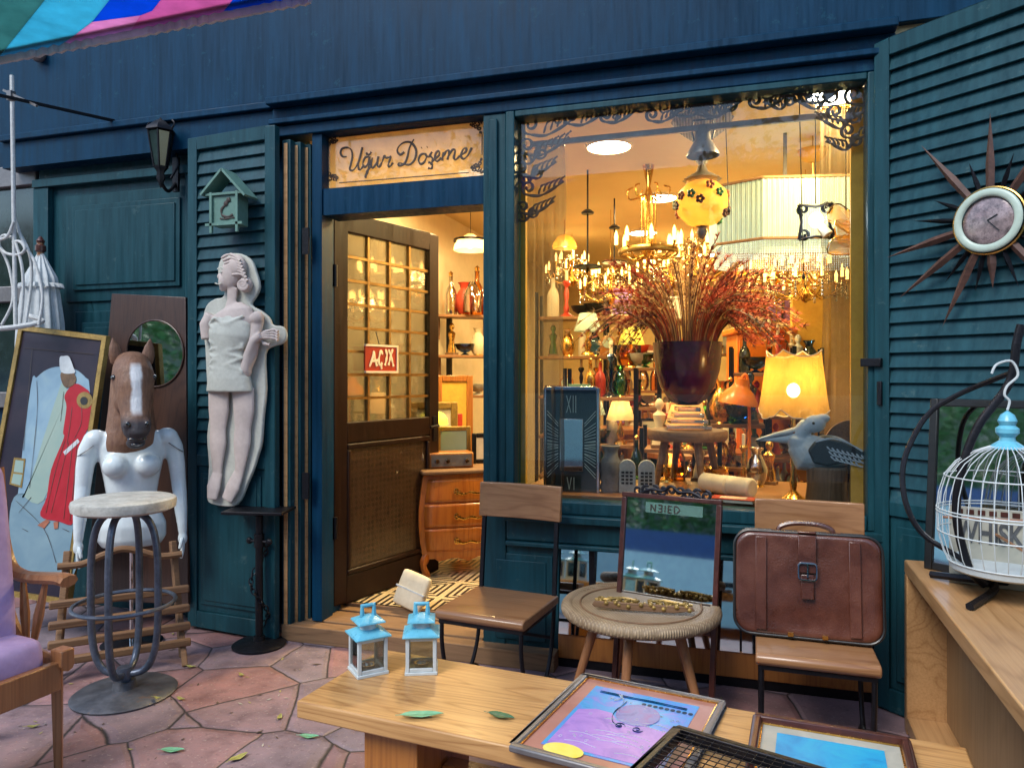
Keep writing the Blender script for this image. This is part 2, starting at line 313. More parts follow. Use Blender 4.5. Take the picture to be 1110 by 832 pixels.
def horse():
    m,nt,b,out=newmat('horse_skin'); tc=nd(nt,'ShaderNodeTexCoord'); sp=nd(nt,'ShaderNodeSeparateXYZ'); nt.links.new(tc.outputs['Object'],sp.inputs[0])
    n=noise(nt,tc.outputs['Object'],14,6); fur=noise(nt,coords(nt,(1,1,.15)),90,4)
    c=ramp(nt,fur,[(.3,(.10,.045,.028)),(.7,(.23,.125,.075))]); c=mixc(nt,.4,c,ramp(nt,n,[(.35,(.1,.04,.02)),(.7,(.30,.15,.08))]))
    ax=nd(nt,'ShaderNodeMath',operation='ABSOLUTE'); nt.links.new(sp.outputs[0],ax.inputs[0]); a2=nd(nt,'ShaderNodeMath',operation='ADD'); nm=nd(nt,'ShaderNodeMath',operation='MULTIPLY_ADD'); nm.inputs[1].default_value=.03; nm.inputs[2].default_value=-.015; nt.links.new(n,nm.inputs[0]); nt.links.new(ax.outputs[0],a2.inputs[0]); nt.links.new(nm.outputs[0],a2.inputs[1])
    bl=ramp(nt,a2.outputs[0],[(.020,1.),(.032,0.)]); fy=ramp(nt,sp.outputs[1],[(0,1.),(.005,0.)])  # only the front
    lz=nd(nt,'ShaderNodeMapRange'); lz.inputs[1].default_value=.155; lz.inputs[2].default_value=.19; nt.links.new(sp.outputs[2],lz.inputs[0])
    hz=nd(nt,'ShaderNodeMapRange'); hz.inputs[1].default_value=.43; hz.inputs[2].default_value=.40; nt.links.new(sp.outputs[2],hz.inputs[0])
    f=nd(nt,'ShaderNodeMath',operation='MULTIPLY'); nt.links.new(bl,f.inputs[0]); nt.links.new(lz.outputs[0],f.inputs[1]); f3=nd(nt,'ShaderNodeMath',operation='MULTIPLY'); nt.links.new(f.outputs[0],f3.inputs[0]); nt.links.new(hz.outputs[0],f3.inputs[1])
    c=mixc(nt,f3.outputs[0],c,(.62,.64,.66))
    # dark muzzle only in front of the neck
    mz=nd(nt,'ShaderNodeMapRange'); mz.inputs[1].default_value=.17; mz.inputs[2].default_value=.12; nt.links.new(sp.outputs[2],mz.inputs[0]); my=nd(nt,'ShaderNodeMapRange'); my.inputs[1].default_value=-.13; my.inputs[2].default_value=-.16; nt.links.new(sp.outputs[1],my.inputs[0])
    g=nd(nt,'ShaderNodeMath',operation='MULTIPLY'); nt.links.new(mz.outputs[0],g.inputs[0]); nt.links.new(my.outputs[0],g.inputs[1]); c=mixc(nt,g.outputs[0],c,(.035,.03,.035))
    nt.links.new(c,b.inputs['Base Color']); b.inputs['Roughness'].default_value=.55; bump(nt,b,mixc(nt,.3,noise(nt,coords(nt),9,6,.7,1.2),fur),.8,.012)
horse()
def woven():
    m,nt,b,out=newmat('rattan'); vec=coords(nt)
    w1=nd(nt,'ShaderNodeTexWave'); w1.inputs['Scale'].default_value=30; w1.inputs['Distortion'].default_value=.5; nt.links.new(vec,w1.inputs[0]); w2=nd(nt,'ShaderNodeTexWave',bands_direction='Y'); w2.inputs['Scale'].default_value=22; w2.inputs['Distortion'].default_value=.5; nt.links.new(vec,w2.inputs[0])
    f=mixc(nt,1.0,w1.outputs[0],w2.outputs[0],'MULTIPLY'); c=ramp(nt,f,[(.0,(.13,.075,.035)),(.5,(.40,.28,.16))]); n=noise(nt,vec,8); c=mixc(nt,.5,c,ramp(nt,n,[(.3,(.2,.13,.07)),(.7,(.5,.38,.24))]))
    nt.links.new(c,b.inputs['Base Color']); b.inputs['Roughness'].default_value=.55; bump(nt,b,f,.6,.006)
    m,nt,b,out=newmat('door_weave'); vec=coords(nt,(1,1,1),rot=(0,R(45),0)); v=nd(nt,'ShaderNodeTexChecker'); v.inputs['Scale'].default_value=42; nt.links.new(vec,v.inputs[0]); n=noise(nt,coords(nt),12)
    c=ramp(nt,n,[(.3,(.02,.011,.006)),(.7,(.06,.034,.017))]); c=mixc(nt,v.outputs[1],c,(.055,.03,.017)); nt.links.new(c,b.inputs['Base Color']); b.inputs['Roughness'].default_value=.28; b.inputs['Coat Weight'].default_value=.3; bump(nt,b,v.outputs[1],.7,.006)
woven()
def leather():
    m,nt,b,out=newmat('leather'); vec=coords(nt); n=noise(nt,vec,5,6,.65); v=nd(nt,'ShaderNodeTexVoronoi'); v.inputs['Scale'].default_value=170; nt.links.new(vec,v.inputs[0])
    c=ramp(nt,n,[(.3,(.040,.010,.006)),(.5,(.085,.024,.013)),(.75,(.15,.05,.028))]); nt.links.new(c,b.inputs['Base Color']); nt.links.new(ramp(nt,n,[(.3,.22),(.7,.42)]),b.inputs['Roughness']); b.inputs['Coat Weight'].default_value=.6; b.inputs['Coat Roughness'].default_value=.2; hb=mixc(nt,.03,noise(nt,vec,3.2,2,.4,.5),v.outputs[0]); bump(nt,b,hb,.7,.03)
leather()
def art(name,cols,scale=5,seed=0,rough=.34,coat=None):
    coat=0. if coat is None else coat
    m,nt,b,out=newmat(name); vec=coords(nt,(1,1,1),rot=(0,0,seed)); n=noise(nt,vec,scale,5,.6,.8); k=len(cols)
    c=ramp(nt,n,[(.3+.4*i/(k-1),c) for i,c in enumerate(cols)]); nt.links.new(c,b.inputs['Base Color']); b.inputs['Roughness'].default_value=rough; b.inputs['Coat Weight'].default_value=coat; b.inputs['Coat Roughness'].default_value=.12; b.inputs['Specular IOR Level'].default_value=.25
art('art_blue',[(.01,.16,.45),(.02,.30,.60),(.08,.22,.58),(.20,.18,.55)],16)
art('art_purple',[(.26,.15,.50),(.36,.20,.56),(.20,.12,.45)],9); art('art_blue2',[(.01,.22,.48),(.02,.33,.60),(.03,.42,.62)],11)
art('mat_pink',[(.32,.13,.10),(.42,.2,.16)],6); art('mat_grey',[(.36,.36,.30),(.48,.46,.38)],12); art('art_red',[(.30,.008,.015),(.42,.015,.03)],5,0,.5); art('art_night',[(.012,.010,.022),(.03,.02,.03)],5,0,.4)
art('art_sky',[(.16,.27,.36),(.22,.34,.42),(.28,.40,.42)],3,0,.4); art('art_sage',[(.22,.33,.30),(.30,.38,.32)],3,0,.4); art('art_floor',[(.13,.22,.28),(.20,.30,.34)],4,0,.4); art('glow_yellow',[(.75,.6,.05),(.8,.72,.2)],10)
def wm(o):
    M=Mx.Translation(o.location)@Mx.Rotation(o.rotation_euler.z,4,'Z')
    return wm(o.parent)@M if o.parent else M
def bw(name,mb,mats,parent,**k):      # mesh given in world space, stored in its parent's space
    mb.xf(wm(parent).inverted()); return build(name,mb,mats,parent,**k)
# ================================================================ SETTING
g=MB(); prof=[(70,0),(0,0),(-20,0),(-70,0)]
vs=[];fs=[]
for (y,z) in prof: vs+=[V((-70,y,z)),V((70,y,z))]
for i in range(3): fs.append((2*i,2*i+1,2*i+3,2*i+2))
g.add(vs,fs); kind(build('ground',g,'flagstone',smooth=10))
CE=2.80; FL=.11; XL,XR,YB=-2.42,1.75,10.2
kind(build('shop_floor',MB().box(XL-.2,XR+.2,D+.28,YB+.2,.02,FL),'greek_tile'))
kind(build('ceiling',MB().box(XL-.2,XR+.2,D+.02,YB+.2,CE,CE+.1),'ceiling_paint'))
kind(build('interior_wall_left',MB().box(XL-.1,XL,D+.25,YB+.1,0,CE-.002),'plaster'))
kind(build('interior_wall_right',MB().box(XR,XR+.1,D+.12,YB+.1,0,CE-.002),'plaster'))
kind(build('interior_wall_back',MB().box(XL,XR,YB,YB+.1,0,CE-.002),'warm_lit_plaster'))
# ================================================================ SHOP FRONT
S=thing('shop_front','teal painted wooden shop front, cool light coloured into its top, with big display window and open brown glazed door','building',(-.6,D,0))
xw0,xw1=at(557,400,D).x,at(942,400,D).x; xp0=at(525,400,D).x; xd0=at(347,400,D).x; xj0=at(306,400,D).x
xs0=at(205,400,D).x; xr=at(962,400,D).x; WT=2.70; WB=.80; PT=.81
# masonry above and round the back
bw('wall',MB().box(-4.4,6,D+.10,D+.24,2.86,6.0).box(xr+.02,6,D+.06,D+.24,0,2.86).box(-5.2,xj0+.02,D+.14,D+.24,0,2.86),'cool_cast_blue',S)
m=MB().box(-4.4,6,D-.02,D+.10,2.90,6.0); bw('fascia',m,'cool_cast_blue',S,bevel=.004)
c=MB()
for z0,z1,p in ((2.70,2.76,.03),(2.76,2.79,.06),(2.79,2.86,.02),(2.86,2.90,.085)): c.box(xj0-.05,xr+.03,D-p,D+.10,z0+.001,z1)
bw('cornice',c,'cool_cast_blue',S,bevel=.006)
c=MB().box(-4.4,xj0-.052,D-.035,D+.13,2.86,2.90); bw('cornice',c,'cool_cast_blue',S,bevel=.006)
bw('frieze_board',MB().box(-4.4,xj0-.052,D-.005,D+.13,2.70,2.858),'cool_cast_blue',S)
# post between door and window
c=MB().box(xp0,xw0-.035,D-.02,D+.1,.0,WT).box(xp0+.035,xw0-.075,D-.04,D-.02,.82,WT-.03)
bw('post',c,'teal',S,bevel=.006)
# window frame
c=MB().box(xw0-.033,xw0+.012,D-.035,D+.085,WB-.06,WT).box(xw1-.01,xw1+.035,D-.035,D+.085,WB-.06,WT).box(xw0+.014,xw1-.012,D-.033,D+.085,WT-.03,WT)
c.box(xw0+.014,xw1-.012,D-.033,D+.085,WB-.06,WB)
W=bw('display_window',c,'teal',S,bevel=.005)
bw('inner_frame',MB().box(xw0-.01,xw0+.035,D+.087,D+.12,WB-.04,WT-.02),'yellow_wall',W); bw('inner_frame',MB().box(xw1-.06,xw1-.0,D+.087,D+.12,WB-.04,WT-.02),'yellow_wall',W)
bw('pane',MB().box(xw0+.013,xw1-.011,D+.03,D+.036,WB,WT-.03),'glass',W)
# sill and mouldings under the window
c=MB().box(xw0-.03,xr-.01,D-.07,D+.05,WB-.10,WB-.062).box(xw0-.03,xr-.01,D-.03,D+.05,WB-.20,WB-.102).box(xw0-.03,xr-.01,D-.05,D+.05,WB-.225,WB-.202)
bw('sill',c,'teal',S,bevel=.006)
# lower left panel, lower panes
xl=at(606,400,D).x
c=MB().box(xp0,xl,D-.005,D+.05,.0,WB-.225)
for q in ((xp0+.04,xl-.03,.08,WB-.27),): c.box(q[0],q[1],D-.016,D-.005,q[2],q[3]).box(q[0]+.03,q[1]-.03,D-.024,D-.016,q[2]+.03,q[3]-.03)
bw('lower_panel',c,'teal',S,bevel=.005)
xb=[xl,at(642,400,D).x,at(803,400,D).x,xr-.02]
c=MB()
for x in xb[1:3]: c.box(x-.014,x+.014,D-.012,D+.03,.165,WB-.226)
c.box(xl,xr-.02,D-.005,D+.05,0,.045); lw=bw('low_window',c,'iron',S)
for a,b in zip(xb[:-1],xb[1:]): bw('pane',MB().slab([V((a+.005,D-.03,.166)),V((b-.005,D-.03,.166)),V((b-.005,D+.028,WB-.228)),V((a+.005,D+.028,WB-.228))],(0,.005,0)),'window_mirror',lw)
bw('bottom_rail',MB().box(xl,xr-.02,D-.02,D+.05,.046,.163),'orange_wood',S,bevel=.004)
# dark plinth right of the low window
bw('plinth',MB().box(xr-.02,6,D-.02,D+.055,0,.62),'shadow_black',S)
# step and threshold boards
c=MB()
for i in range(4): c.box(xj0+.06,xl-.0 if i==0 else xp0-.01,D-.10+i*.1+.002,D-.002+i*.1-.004,.0,.085+.006*(i%2))
c.obox(((xd0+xp0)/2,D+.285,.055),(xp0-xd0,.03,.11))
bw('threshold',c,'board_wood',S,bevel=.004)
# door frame
xdf=at(350,400,D).x; zt0=at(440,222,D).z
c=MB().box(xdf-.06,xdf,D-.01,D+.10,.09,WT).box(xp0-.02,xp0-.002,D+.1,D+.22,.09,WT).box(xdf-.06,xdf-.02,D+.101,D+.22,.09,WT)
c.box(xdf+.001,xp0-.001,D+.0,D+.16,at(524,208,D).z-.06,at(524,190,D).z).box(xdf+.001,xp0-.001,D+.0,D+.16,at(524,126,D).z,WT)
TR=bw('door_frame',c,'cool_cast_blue',S,bevel=.005)
ta,tb=at(524,190,D).z,at(524,126,D).z; ga=D+.06
bw('transom_pane',MB().box(xdf+.002,xp0-.002,ga,ga+.005,ta,tb),'glass',TR)
bw('frosted_film',MB().box(xdf+.003,xp0-.003,ga+.008,ga+.009,ta+.001,tb-.001),'sign_film',TR)
gx0,gx1=at(349,150,ga).x,at(524,150,ga).x
def z6(x,y): p=at(345+x/6,120+y/6,ga-.004); return p
def ribbon(mb,pts,w,conv,n=5,sm=True,mi=0,flat=.25,nrm=(0,1,0)):
    P=[conv(*p) for p in pts]; 
    if sm and len(P)>2: P=crom(P,n)
    k=len(P); rr=[w*(.62+.5*abs(sin(PI*i/(k-1)*2.5))) for i in range(k)] if sm else [w]*k
    mb.tube(P,[(r*1.0,r*flat) for r in rr],6,mi=mi,up=nrm); return mb
L=MB()
strokes=[[(185,300),(158,298),(145,275),(155,248),(185,240),(212,252),(222,295),(212,350),(205,380),(222,390),(248,362),(272,300),(287,238)],[(287,238),(270,310),(260,365),(272,384),(292,362)],
[(330,300),(305,305),(290,345),(303,366),(322,345),(335,298)],[(336,300),(328,365),(318,405),(306,438)],[(306,438),(314,400),(345,362)],[(312,272),(320,285),(334,284),(344,268)],
[(352,305),(343,350),(353,372),(376,345),(392,298)],[(392,298),(384,350),(396,366),(412,340),(430,292)],[(430,288),(436,304),(452,306),(474,298)],[(474,298),(462,330),(456,352),(464,366),(486,338)],
[(622,186),(594,240),(580,300),(562,342),(534,358),(520,350),(532,340),(566,350),(600,348),(630,312),(636,255),(606,210),(564,205),(528,228),(514,262),(532,286),(560,270)],
[(694,280),(668,286),(652,320),(664,346),(688,336),(704,300),(694,280)],[(700,292),(718,300),(740,268)],[(670,244),(674,240)],[(706,238),(710,235)],
[(740,268),(728,292),(744,312),(738,336),(716,336)],[(728,340),(742,354),(736,376),(714,374)],[(744,330),(762,312),(786,288),(785,263),(768,272),(758,308),(772,330),(800,306)],
[(812,270),(806,325)],[(808,305),(834,262),(850,266),(840,320)],[(843,303),(872,256),(890,260),(882,304),(895,318),(920,294)],[(920,294),(958,268),(962,246),(944,250),(928,290),(944,314),(972,292),(998,240)]]
for s in strokes: ribbon(L,s,.0062,z6)
LT=bw('lettering',L,'ink',TR,smooth=60)
L=MB()
def zl(x,y): return z6(x,y)
for s in ([(135,172),(980,75)],[(135,470),(980,402)],[(60,265),(60,388)],[(1065,150),(1065,290)]): ribbon(L,s,.003,zl,sm=False)
def curl(mb,c,r,a0,turns,w,conv,shrink=.75,n=14,mi=0):
    pts=[]
    for i in range(n):
        t=i/(n-1); a=a0+turns*2*PI*t; q=r*(1-shrink*t); pts.append((c[0]+q*cos(a),c[1]+q*sin(a)))
    ribbon(mb,pts,w,conv,n=2,mi=mi)
for (cx,cy,fx,fy) in ((78,190,1,1),(1040,85,-1,1),(78,440,1,-1),(1040,375,-1,-1)):
    for (dx,dy,r,a,tn) in ((0,0,22,0,1.3),(28,-8,14,1,1.1),(-8,30,14,2,1.1),(14,18,12,3,1),(-20,-18,12,.5,1.2),(44,6,8,2,1),(-18,56,8,2,1),(30,14,10,4,-1)): curl(L,(cx+fx*dx,cy+fy*dy),r,a*fx,tn*fx*fy,.0045,zl)
bw('corner_ornament',L,'ink',TR,smooth=60)
# lace scroll frieze on the display window glass
L=MB(); gy=D+.052
def ftop(px): return lerp(121,83,(px-557)/(942-557))
def lz(u,v): return at(557+u*385,ftop(557+u*385)+v,gy)        # u 0..1 along, v pixels below the top
def lc(x,v): return lz(x/385,v)
def motif(x,v,s=1,fl=1,w=.0075):
    curl(L,(x,v),9*s,PI*.5*fl,1.35*fl,w,lc,.8,16)
    ribbon(L,[(x,v+9*s*fl),(x+14*s*fl,v+11*s),(x+30*s*fl,v+4*s),(x+42*s*fl,v-4*s)],w,lc)
    for k in range(5): ribbon(L,[(x+(12+6*k)*s*fl,v+(9-2.2*k)*s),(x+(15+6*k)*s*fl,v+(0-1.5*k)*s),(x+(20+6*k)*s*fl,v+(-2-2*k)*s)],w*.7,lc)
for x,v,s,f in ((18,16,1.2,1),(62,12,.9,1),(100,14,.8,1),(150,18,.8,1),(178,14,.9,1),(205,16,1.0,1),(236,16,1.05,-1),(262,14,.85,1),(300,18,.7,-1),(318,13,.9,1),(345,17,1.1,-1),(368,18,1.15,1),(348,34,1,1),(370,42,1,-1),(362,56,.9,1),(372,68,.8,-1),(14,38,1.1,1),(8,62,.9,1),(30,48,.9,-1),(16,84,.9,1),(26,70,.8,-1),(10,104,.8,1),(22,112,.7,-1)): motif(x,v,s,f)
for x in range(6,380,13): curl(L,(x+random.uniform(-3,3),8+random.uniform(-3,10)),random.uniform(3,6),random.uniform(0,6),random.choice((-1,1))*1.1,.0055,lc)
bw('lace_frieze',L,'lace',W,smooth=60)
rl=MB().beam(at(575,157,D+.16),at(900,125,D+.16),.02,.028); RAIL=bw('curtain_rail',rl,'grey_metal',W,bevel=.003)
# ---- door leaf, hinged at its left, standing open into the shop
hp=at(359,400,D+.15); DA=R(74); DW,DB,DT=.93,FL+.012,2.33
door=build('door',MB().box(0,.10,-.022,.022,DB,DT).box(DW-.095,DW,-.022,.022,DB,DT).box(.10,DW-.095,-.022,.022,DT-.11,DT).box(.10,DW-.095,-.022,.022,1.02,1.14).box(.10,DW-.095,-.022,.022,DB,DB+.15),'door_brown',S,bevel=.006)
door.location=hp-V(S.location); door.location.z=0; door.rotation_euler.z=DA
build('lower_weave_panel',MB().box(.10,DW-.095,-.008,.008,DB+.15,1.02),'door_weave',door)
build('raised_moulding',MB().box(.10,DW-.095,-.028,-.008,.985,1.018).box(.10,DW-.095,-.028,-.008,DB+.151,DB+.18).box(.10,.128,-.028,-.008,DB+.182,.983).box(DW-.123,DW-.096,-.028,-.008,DB+.182,.983),'door_brown',door,bevel=.008)
mu=MB(); gx=[.10+(DW-.195)*i/4 for i in range(5)]
for x in gx[1:4]: mu.box(x-.008,x+.008,-.012,.012,1.14,DT-.11)
for k in range(1,8): z=lerp(1.14,DT-.11,k/8); mu.box(.10,DW-.095,-.0105,.0105,z-.008,z+.008)
build('glazing_bars',mu,'old_brass',door); build('pane',MB().box(.10,DW-.095,-.003,.003,1.14,DT-.11),'glass',door)
h=MB().tube([(DW-.05,-.02,1.08),(DW-.05,-.06,1.08),(DW-.14,-.065,1.075)],.009).obox((DW-.05,-.026,1.06),(.035,.008,.16)); build('handle',h,'iron',door,bevel=.002)
build('hinge',MB().lathe([(.014,0),(.014,.12)],10,(0,-.03,.5)).lathe([(.014,0),(.014,.12)],10,(0,-.03,1.9)),'iron',door)
# red sign on the door glass
def dl(px,py,yl):   # point on the door-leaf plane, local
    r=ray(px,py); n=V((sin(DA),-cos(DA),0)); P0=V((hp.x,hp.y,0))+n*(-yl); k=(P0.dot(n))/(V((r.x,r.y,0)).dot(n)); p=V((r.x*k,r.y*k,H+r.z*k)); q=p-V((hp.x,hp.y,0)); a=V((cos(DA),sin(DA),0)); return V((q.dot(a),yl,p.z))
q=[dl(396,377,-.045),dl(429.5,374.5,-.045),dl(431,400,-.045),dl(398,404,-.045)]
x0,x1=q[0].x,q[1].x; zz0=(q[2].z+q[3].z)/2; zz1=(q[0].z+q[1].z)/2; 
sg=thing('door_sign','small red sign with cream hand painted letters hanging on the open glazed door','sign',V((hp.x,hp.y,0)),DA)
build('board',MB().box(x0,x1,-.045,-.035,zz0,zz1),'red_paint',sg); 
e=.012; build('border',MB().box(x0,x1,-.052,-.036,zz1,zz1+e).box(x0,x1,-.052,-.036,zz0-e,zz0).box(x1,x1+e,-.052,-.036,zz0-e,zz1+e),'letter_cream',sg)
L=MB(); cv=lambda x,y: V((lerp(x0,x1,(x-215)/600),-.049,lerp(zz1,zz0,(y-270)/410)))
for s in ([(285,610),(340,470),(362,360),(385,480),(425,600)],[(320,520),(440,505)],[(535,400),(500,345),(468,440),(458,520),(480,580),(530,545)],[(505,590),(515,625),(498,635)],[(590,310),(618,400),(602,500),(580,585)],[(650,310),(700,430),(750,600)],[(735,300),(700,410),(650,580)]): ribbon(L,s,.0085,cv)
build('lettering',L,'letter_cream',sg,smooth=60)
build('hook',MB().beam(((x0+x1)/2-.01,-.04,zz1+e),((x0+x1)/2-.01,-.012,zz1+.09),.004),'iron',sg)
# ---- folded shutter leaves beside the door
def shutter(name,w,h,zl0,zl1,n,parent,tilt=.5):
    st=.065
    f=MB().box(0,st,-.02,.02,0,h).box(w-st,w,-.02,.02,0,h).box(st,w-st,-.02,.02,h-.07,h).box(st,w-st,-.02,.02,zl0-.06,zl0).box(st,w-st,-.02,.02,0,.09)
    o=build(name,f,'teal',parent,bevel=.004)
    l=MB()
    for i in range(n):
        z=lerp(zl0,h-.07,(i+.5)/n); pch=(h-.07-zl0)/n; l.obox((w/2,-.002+random.gauss(0,.0006),z),(w-2*st+.004,.009,pch*1.13),Mx.Rotation(-R(17)+random.gauss(0,.018),3,'X')@Mx.Rotation(random.gauss(0,.0015),3,'Y'))
    build('louvres',l,'teal',o,bevel=.0015)
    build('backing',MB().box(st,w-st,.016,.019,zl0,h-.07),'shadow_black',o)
    p=MB().box(st,w-st,-.008,.008,.09,zl0-.06).box(st+.03,w-st-.03,-.018,-.008,.13,zl0-.10).box(st+.055,w-st-.055,-.024,-.018,.155,zl0-.125)
    build('raised_panel',p,'teal',o,bevel=.006); return o
sl=shutter('shutter',.60,2.70,.95,2.63,25,S); p=at(209,400,D-.06); sl.location=V((p.x,p.y-.02,.02))-V(S.location); sl.rotation_euler.z=R(-5)
j=MB(); px=[306,316,327,338]; mi=0
for i,(a,b) in enumerate(zip(px[:-1],px[1:])):
    xa,xb_=at(a,400,D-.08+i*.05).x,at(b,400,D-.08+i*.05).x; j.box(xa+.003,xb_-.004,D-.085+i*.05,D-.04+i*.05,.03,2.66,mi=i%2*0)
jo=bw('folded_leaves',j,'teal',S,bevel=.004)
j=MB(); 
for i,(a,b) in enumerate(zip(px[:-1],px[1:])):
    xa,xb_=at(a+2,400,D-.088+i*.05).x,at(b-3,400,D-.088+i*.05).x; j.box(xa,xb_-.006,D-.093+i*.05,D-.086+i*.05,.05,2.64)
bw('gold_lit_edge_strips',j,'counter_wood',S,bevel=.002)  # wood-coloured strips paint the warm light along the folded leaf edges
j=MB()
for z in (.75,2.05): j.box(at(323,400,D-.10).x,at(330,400,D-.1).x,D-.062,D-.05,z,z+.14)
bw('leaf_hinge',j,'iron',S)
# ---- right shutter, swung open towards the street
dirw=V((.675*cY+1*sY, .675*sY-1*cY,0)); ra=math.atan2(dirw.y,dirw.x)
sr=shutter('shutter',.86,2.80,.87,2.73,30,S,tilt=.6); p=at(950,400,D-.03); sr.location=V((p.x,p.y,.01))-V(S.location); sr.rotation_euler.z=ra
build('latch',MB().obox((-.005,-.03,1.45),(.09,.02,.035)),'iron',sr,bevel=.003); build('keyhole_plate',MB().obox((.03,-.028,1.32),(.02,.012,.10)),'iron',sr,bevel=.003)
# ---- panelled wall left of the shutter
c=MB(); xa,xe=at(42,400,D+.1).x,xs0+.02
c.box(xa,xe,D+.10,D+.13,0,2.78)
for (a,b,z0,z1) in ((at(58,400,D).x,at(196,400,D).x,1.86,2.52),(at(68,400,D).x,at(192,400,D).x,.75,1.80)):
    c.box(a,b,D+.085,D+.10,z0,z1).box(a+.07,b-.07,D+.07,D+.085,z0+.07,z1-.07).box(a+.10,b-.10,D+.062,D+.07,z0+.1,z1-.1)
c.box(xa,xe,D+.05,D+.10,2.58,2.63).box(xa,xa+.12,D+.06,D+.10,0,2.578)
c.box(xe-.10,xe-.0,D+.06,D+.10,0,2.578)
bw('panelled_wall',c,'teal',S,bevel=.007)
# neighbour to the left
N=thing('neighbouring_shop','grey framed dark window of the next shop at the far left edge','building',at(5,408,D+.1)*1)
N.location.z=0
c=MB().box(-9,xa-.02,D+.18,D+.26,0,6); bw('wall',c,'cool_cast_blue',N)
c=MB().box(-9,xa-.03,D+.10,D+.18,2.62,2.75).box(-9,xa-.03,D+.10,D+.18,1.88,1.98).box(xa-.12,xa-.04,D+.09,D+.18,0,1.88).box(-9,xa-.03,D+.1,D+.18,1.2,1.3)
bw('window_frame',c,'grey_metal',N,bevel=.005); bw('pane',MB().box(-9,xa-.125,D+.14,D+.15,1.3,1.88).box(-9,xa-.04,D+.14,D+.15,1.98,2.62),'clock_face',N)
# ================================================================ across the street (seen only as reflections)
hy=-5.0
pm('hoard_blue',(.55,.92,1.0),.6,var=.15); pm('hoard_navy',(.02,.10,.30),.6,var=.15)
F=thing('street_hoarding','long low hoarding across the street, painted pale blue below and navy above','wall',(0,hy,0))
bw('lower_band',MB().box(-30,16,hy,hy+.1,0,1.12),'hoard_blue',F); bw('upper_band',MB().box(-30,16,hy+.02,hy+.1,1.122,1.50),'hoard_navy',F)
def leaves(n,fn,s=.05):
    mb=MB()
    for _ in range(n):
        c=fn(); a=V((random.gauss(0,1),random.gauss(0,1),random.gauss(0,.7))).normalized(); b=a.orthogonal().normalized(); b=(Mx.Rotation(random.uniform(0,6),3,a)@b); k=s*random.uniform(.6,1.4)
        mb.add([c-a*k,c+b*k*.45,c+a*k,c-b*k*.45],[(0,1,2,3)])
    return mb
hd=leaves(42000,lambda: V((lerp(13,-28,random.random()**1.5),-5.3-random.random()*1.3,lerp(1.0,4.3,random.random())+.35*sin(random.random()*6))),.085)
o=build('hedge',hd,'foliage',recalc=False); kind(o,'stuff'); o['label']='mass of green shrubs growing behind the blue hoarding'; o['category']='shrubs'
HB=thing('sky_blocking_house','long low house added behind the trees across the street to block the sky','house',(-4,-12,0))  # unseen house added so that no sky shows through the hedge
pm('dark_backing_wall',(.10,.14,.11),.8,var=.3,scale=2); build('wall',MB().box(-32,22,-4,-.2,0,5.2),'dark_backing_wall',HB); build('roof',MB().prism([(-33,5.2),(23,5.2),(22,6.6),(-32,6.6)],-4.3,.3),'terracotta',HB)  # wall coloured dark so the hedge gaps read dark
for k in range(12):
    x=-28+k*4; o=build('window',MB().box(x-.6,x+.6,-.2,-.14,2.2,3.8),'pale_stone',HB,bevel=.01); build('pane',MB().box(x-.5,x+.5,-.139,-.13,2.3,3.7),'clock_face',o)
for i,(x,y,h,lab) in enumerate(((-6,-9,5.2,'tall leafy tree opposite, furthest left across the street'),(1.5,-10,5.6,'broad leafy tree opposite the middle of the shop front'),(8,-8.5,5.0,'leafy tree opposite, furthest right across the street'))):
    T=thing('street_tree',lab,'tree',(x,y,0),0,'trees across the street')
    tr=MB().tube(crom([(0,0,0),(.1,0,1.5),(-.05,.1,3),(.1,0,h)],4),[.2-.011*k for k in range(13)],8)
    for k in range(5): a=k*1.3; tr.tube([(0,0,2.2+k*.4),(cos(a)*1,sin(a)*1,3.2+k*.4),(cos(a)*1.7,sin(a)*1.7,3.6+k*.4)],[.08,.05,.02],6)
    build('trunk',tr,'bark',T)
    cl=[V((random.gauss(0,1.1),random.gauss(0,1.1),h-.3+random.gauss(0,.8))) for _ in range(16)]
    def fn():
        c=random.choice(cl); return c+V((random.gauss(0,.42),random.gauss(0,.42),random.gauss(0,.34)))
    build('crown',leaves(7000,fn,.09),'foliage',T,recalc=False)
# ---- the patchwork awning hung over the street
A=thing('awning','faded patchwork striped cloth awning hung over the top left corner','awning',atz(100,50,2.72))
pc=[emis_free for emis_free in ()]
for nme,cc in (('cloth_blue',(.02,.25,.85)),('cloth_green',(.18,.42,.40)),('cloth_cyan',(.2,.68,.82)),('cloth_pink',(.85,.34,.60)),('cloth_palepink',(.92,.5,.74))):
    trans(nme,cc,.85,.9)
qa=[(0,62),(335,0)]
def edge(px): return lerp(65,-1,px/335)
def strip(pts,mi): 
    P=[]
    n=len(pts)
    P=[atz(a,b,2.74+.0*a) for a,b in pts]; return P
cl=MB()
polys=[([(-60,10),(-60,-60),(70,-60),(12,-2)],'cloth_blue'),([(-60,77),(-60,10),(12,-2),(70,-60),(100,-60),(60,-14),(-2,63)],'cloth_green'),([(-2,64),(60,-14),(100,-60),(160,-60),(135,-20),(100,24),(64,51)],'cloth_cyan'),([(64,51),(100,24),(152,17),(140,37)],'cloth_palepink'),([(100,24),(135,-20),(160,-60),(220,-60),(165,12),(152,17)],'cloth_blue'),([(140,37),(152,17),(165,12),(220,-60),(300,-60),(238,18)],'cloth_pink'),([(238,18),(300,-60),(420,-60),(340,-2)],'cloth_blue')]
names=['cloth_blue','cloth_green','cloth_cyan','cloth_pink','cloth_palepink']
for pts,nm in polys:
    P=[atz(a,b,2.745) for a,b in pts]; cl.slab(P,(0,0,.004),mi=names.index(nm))
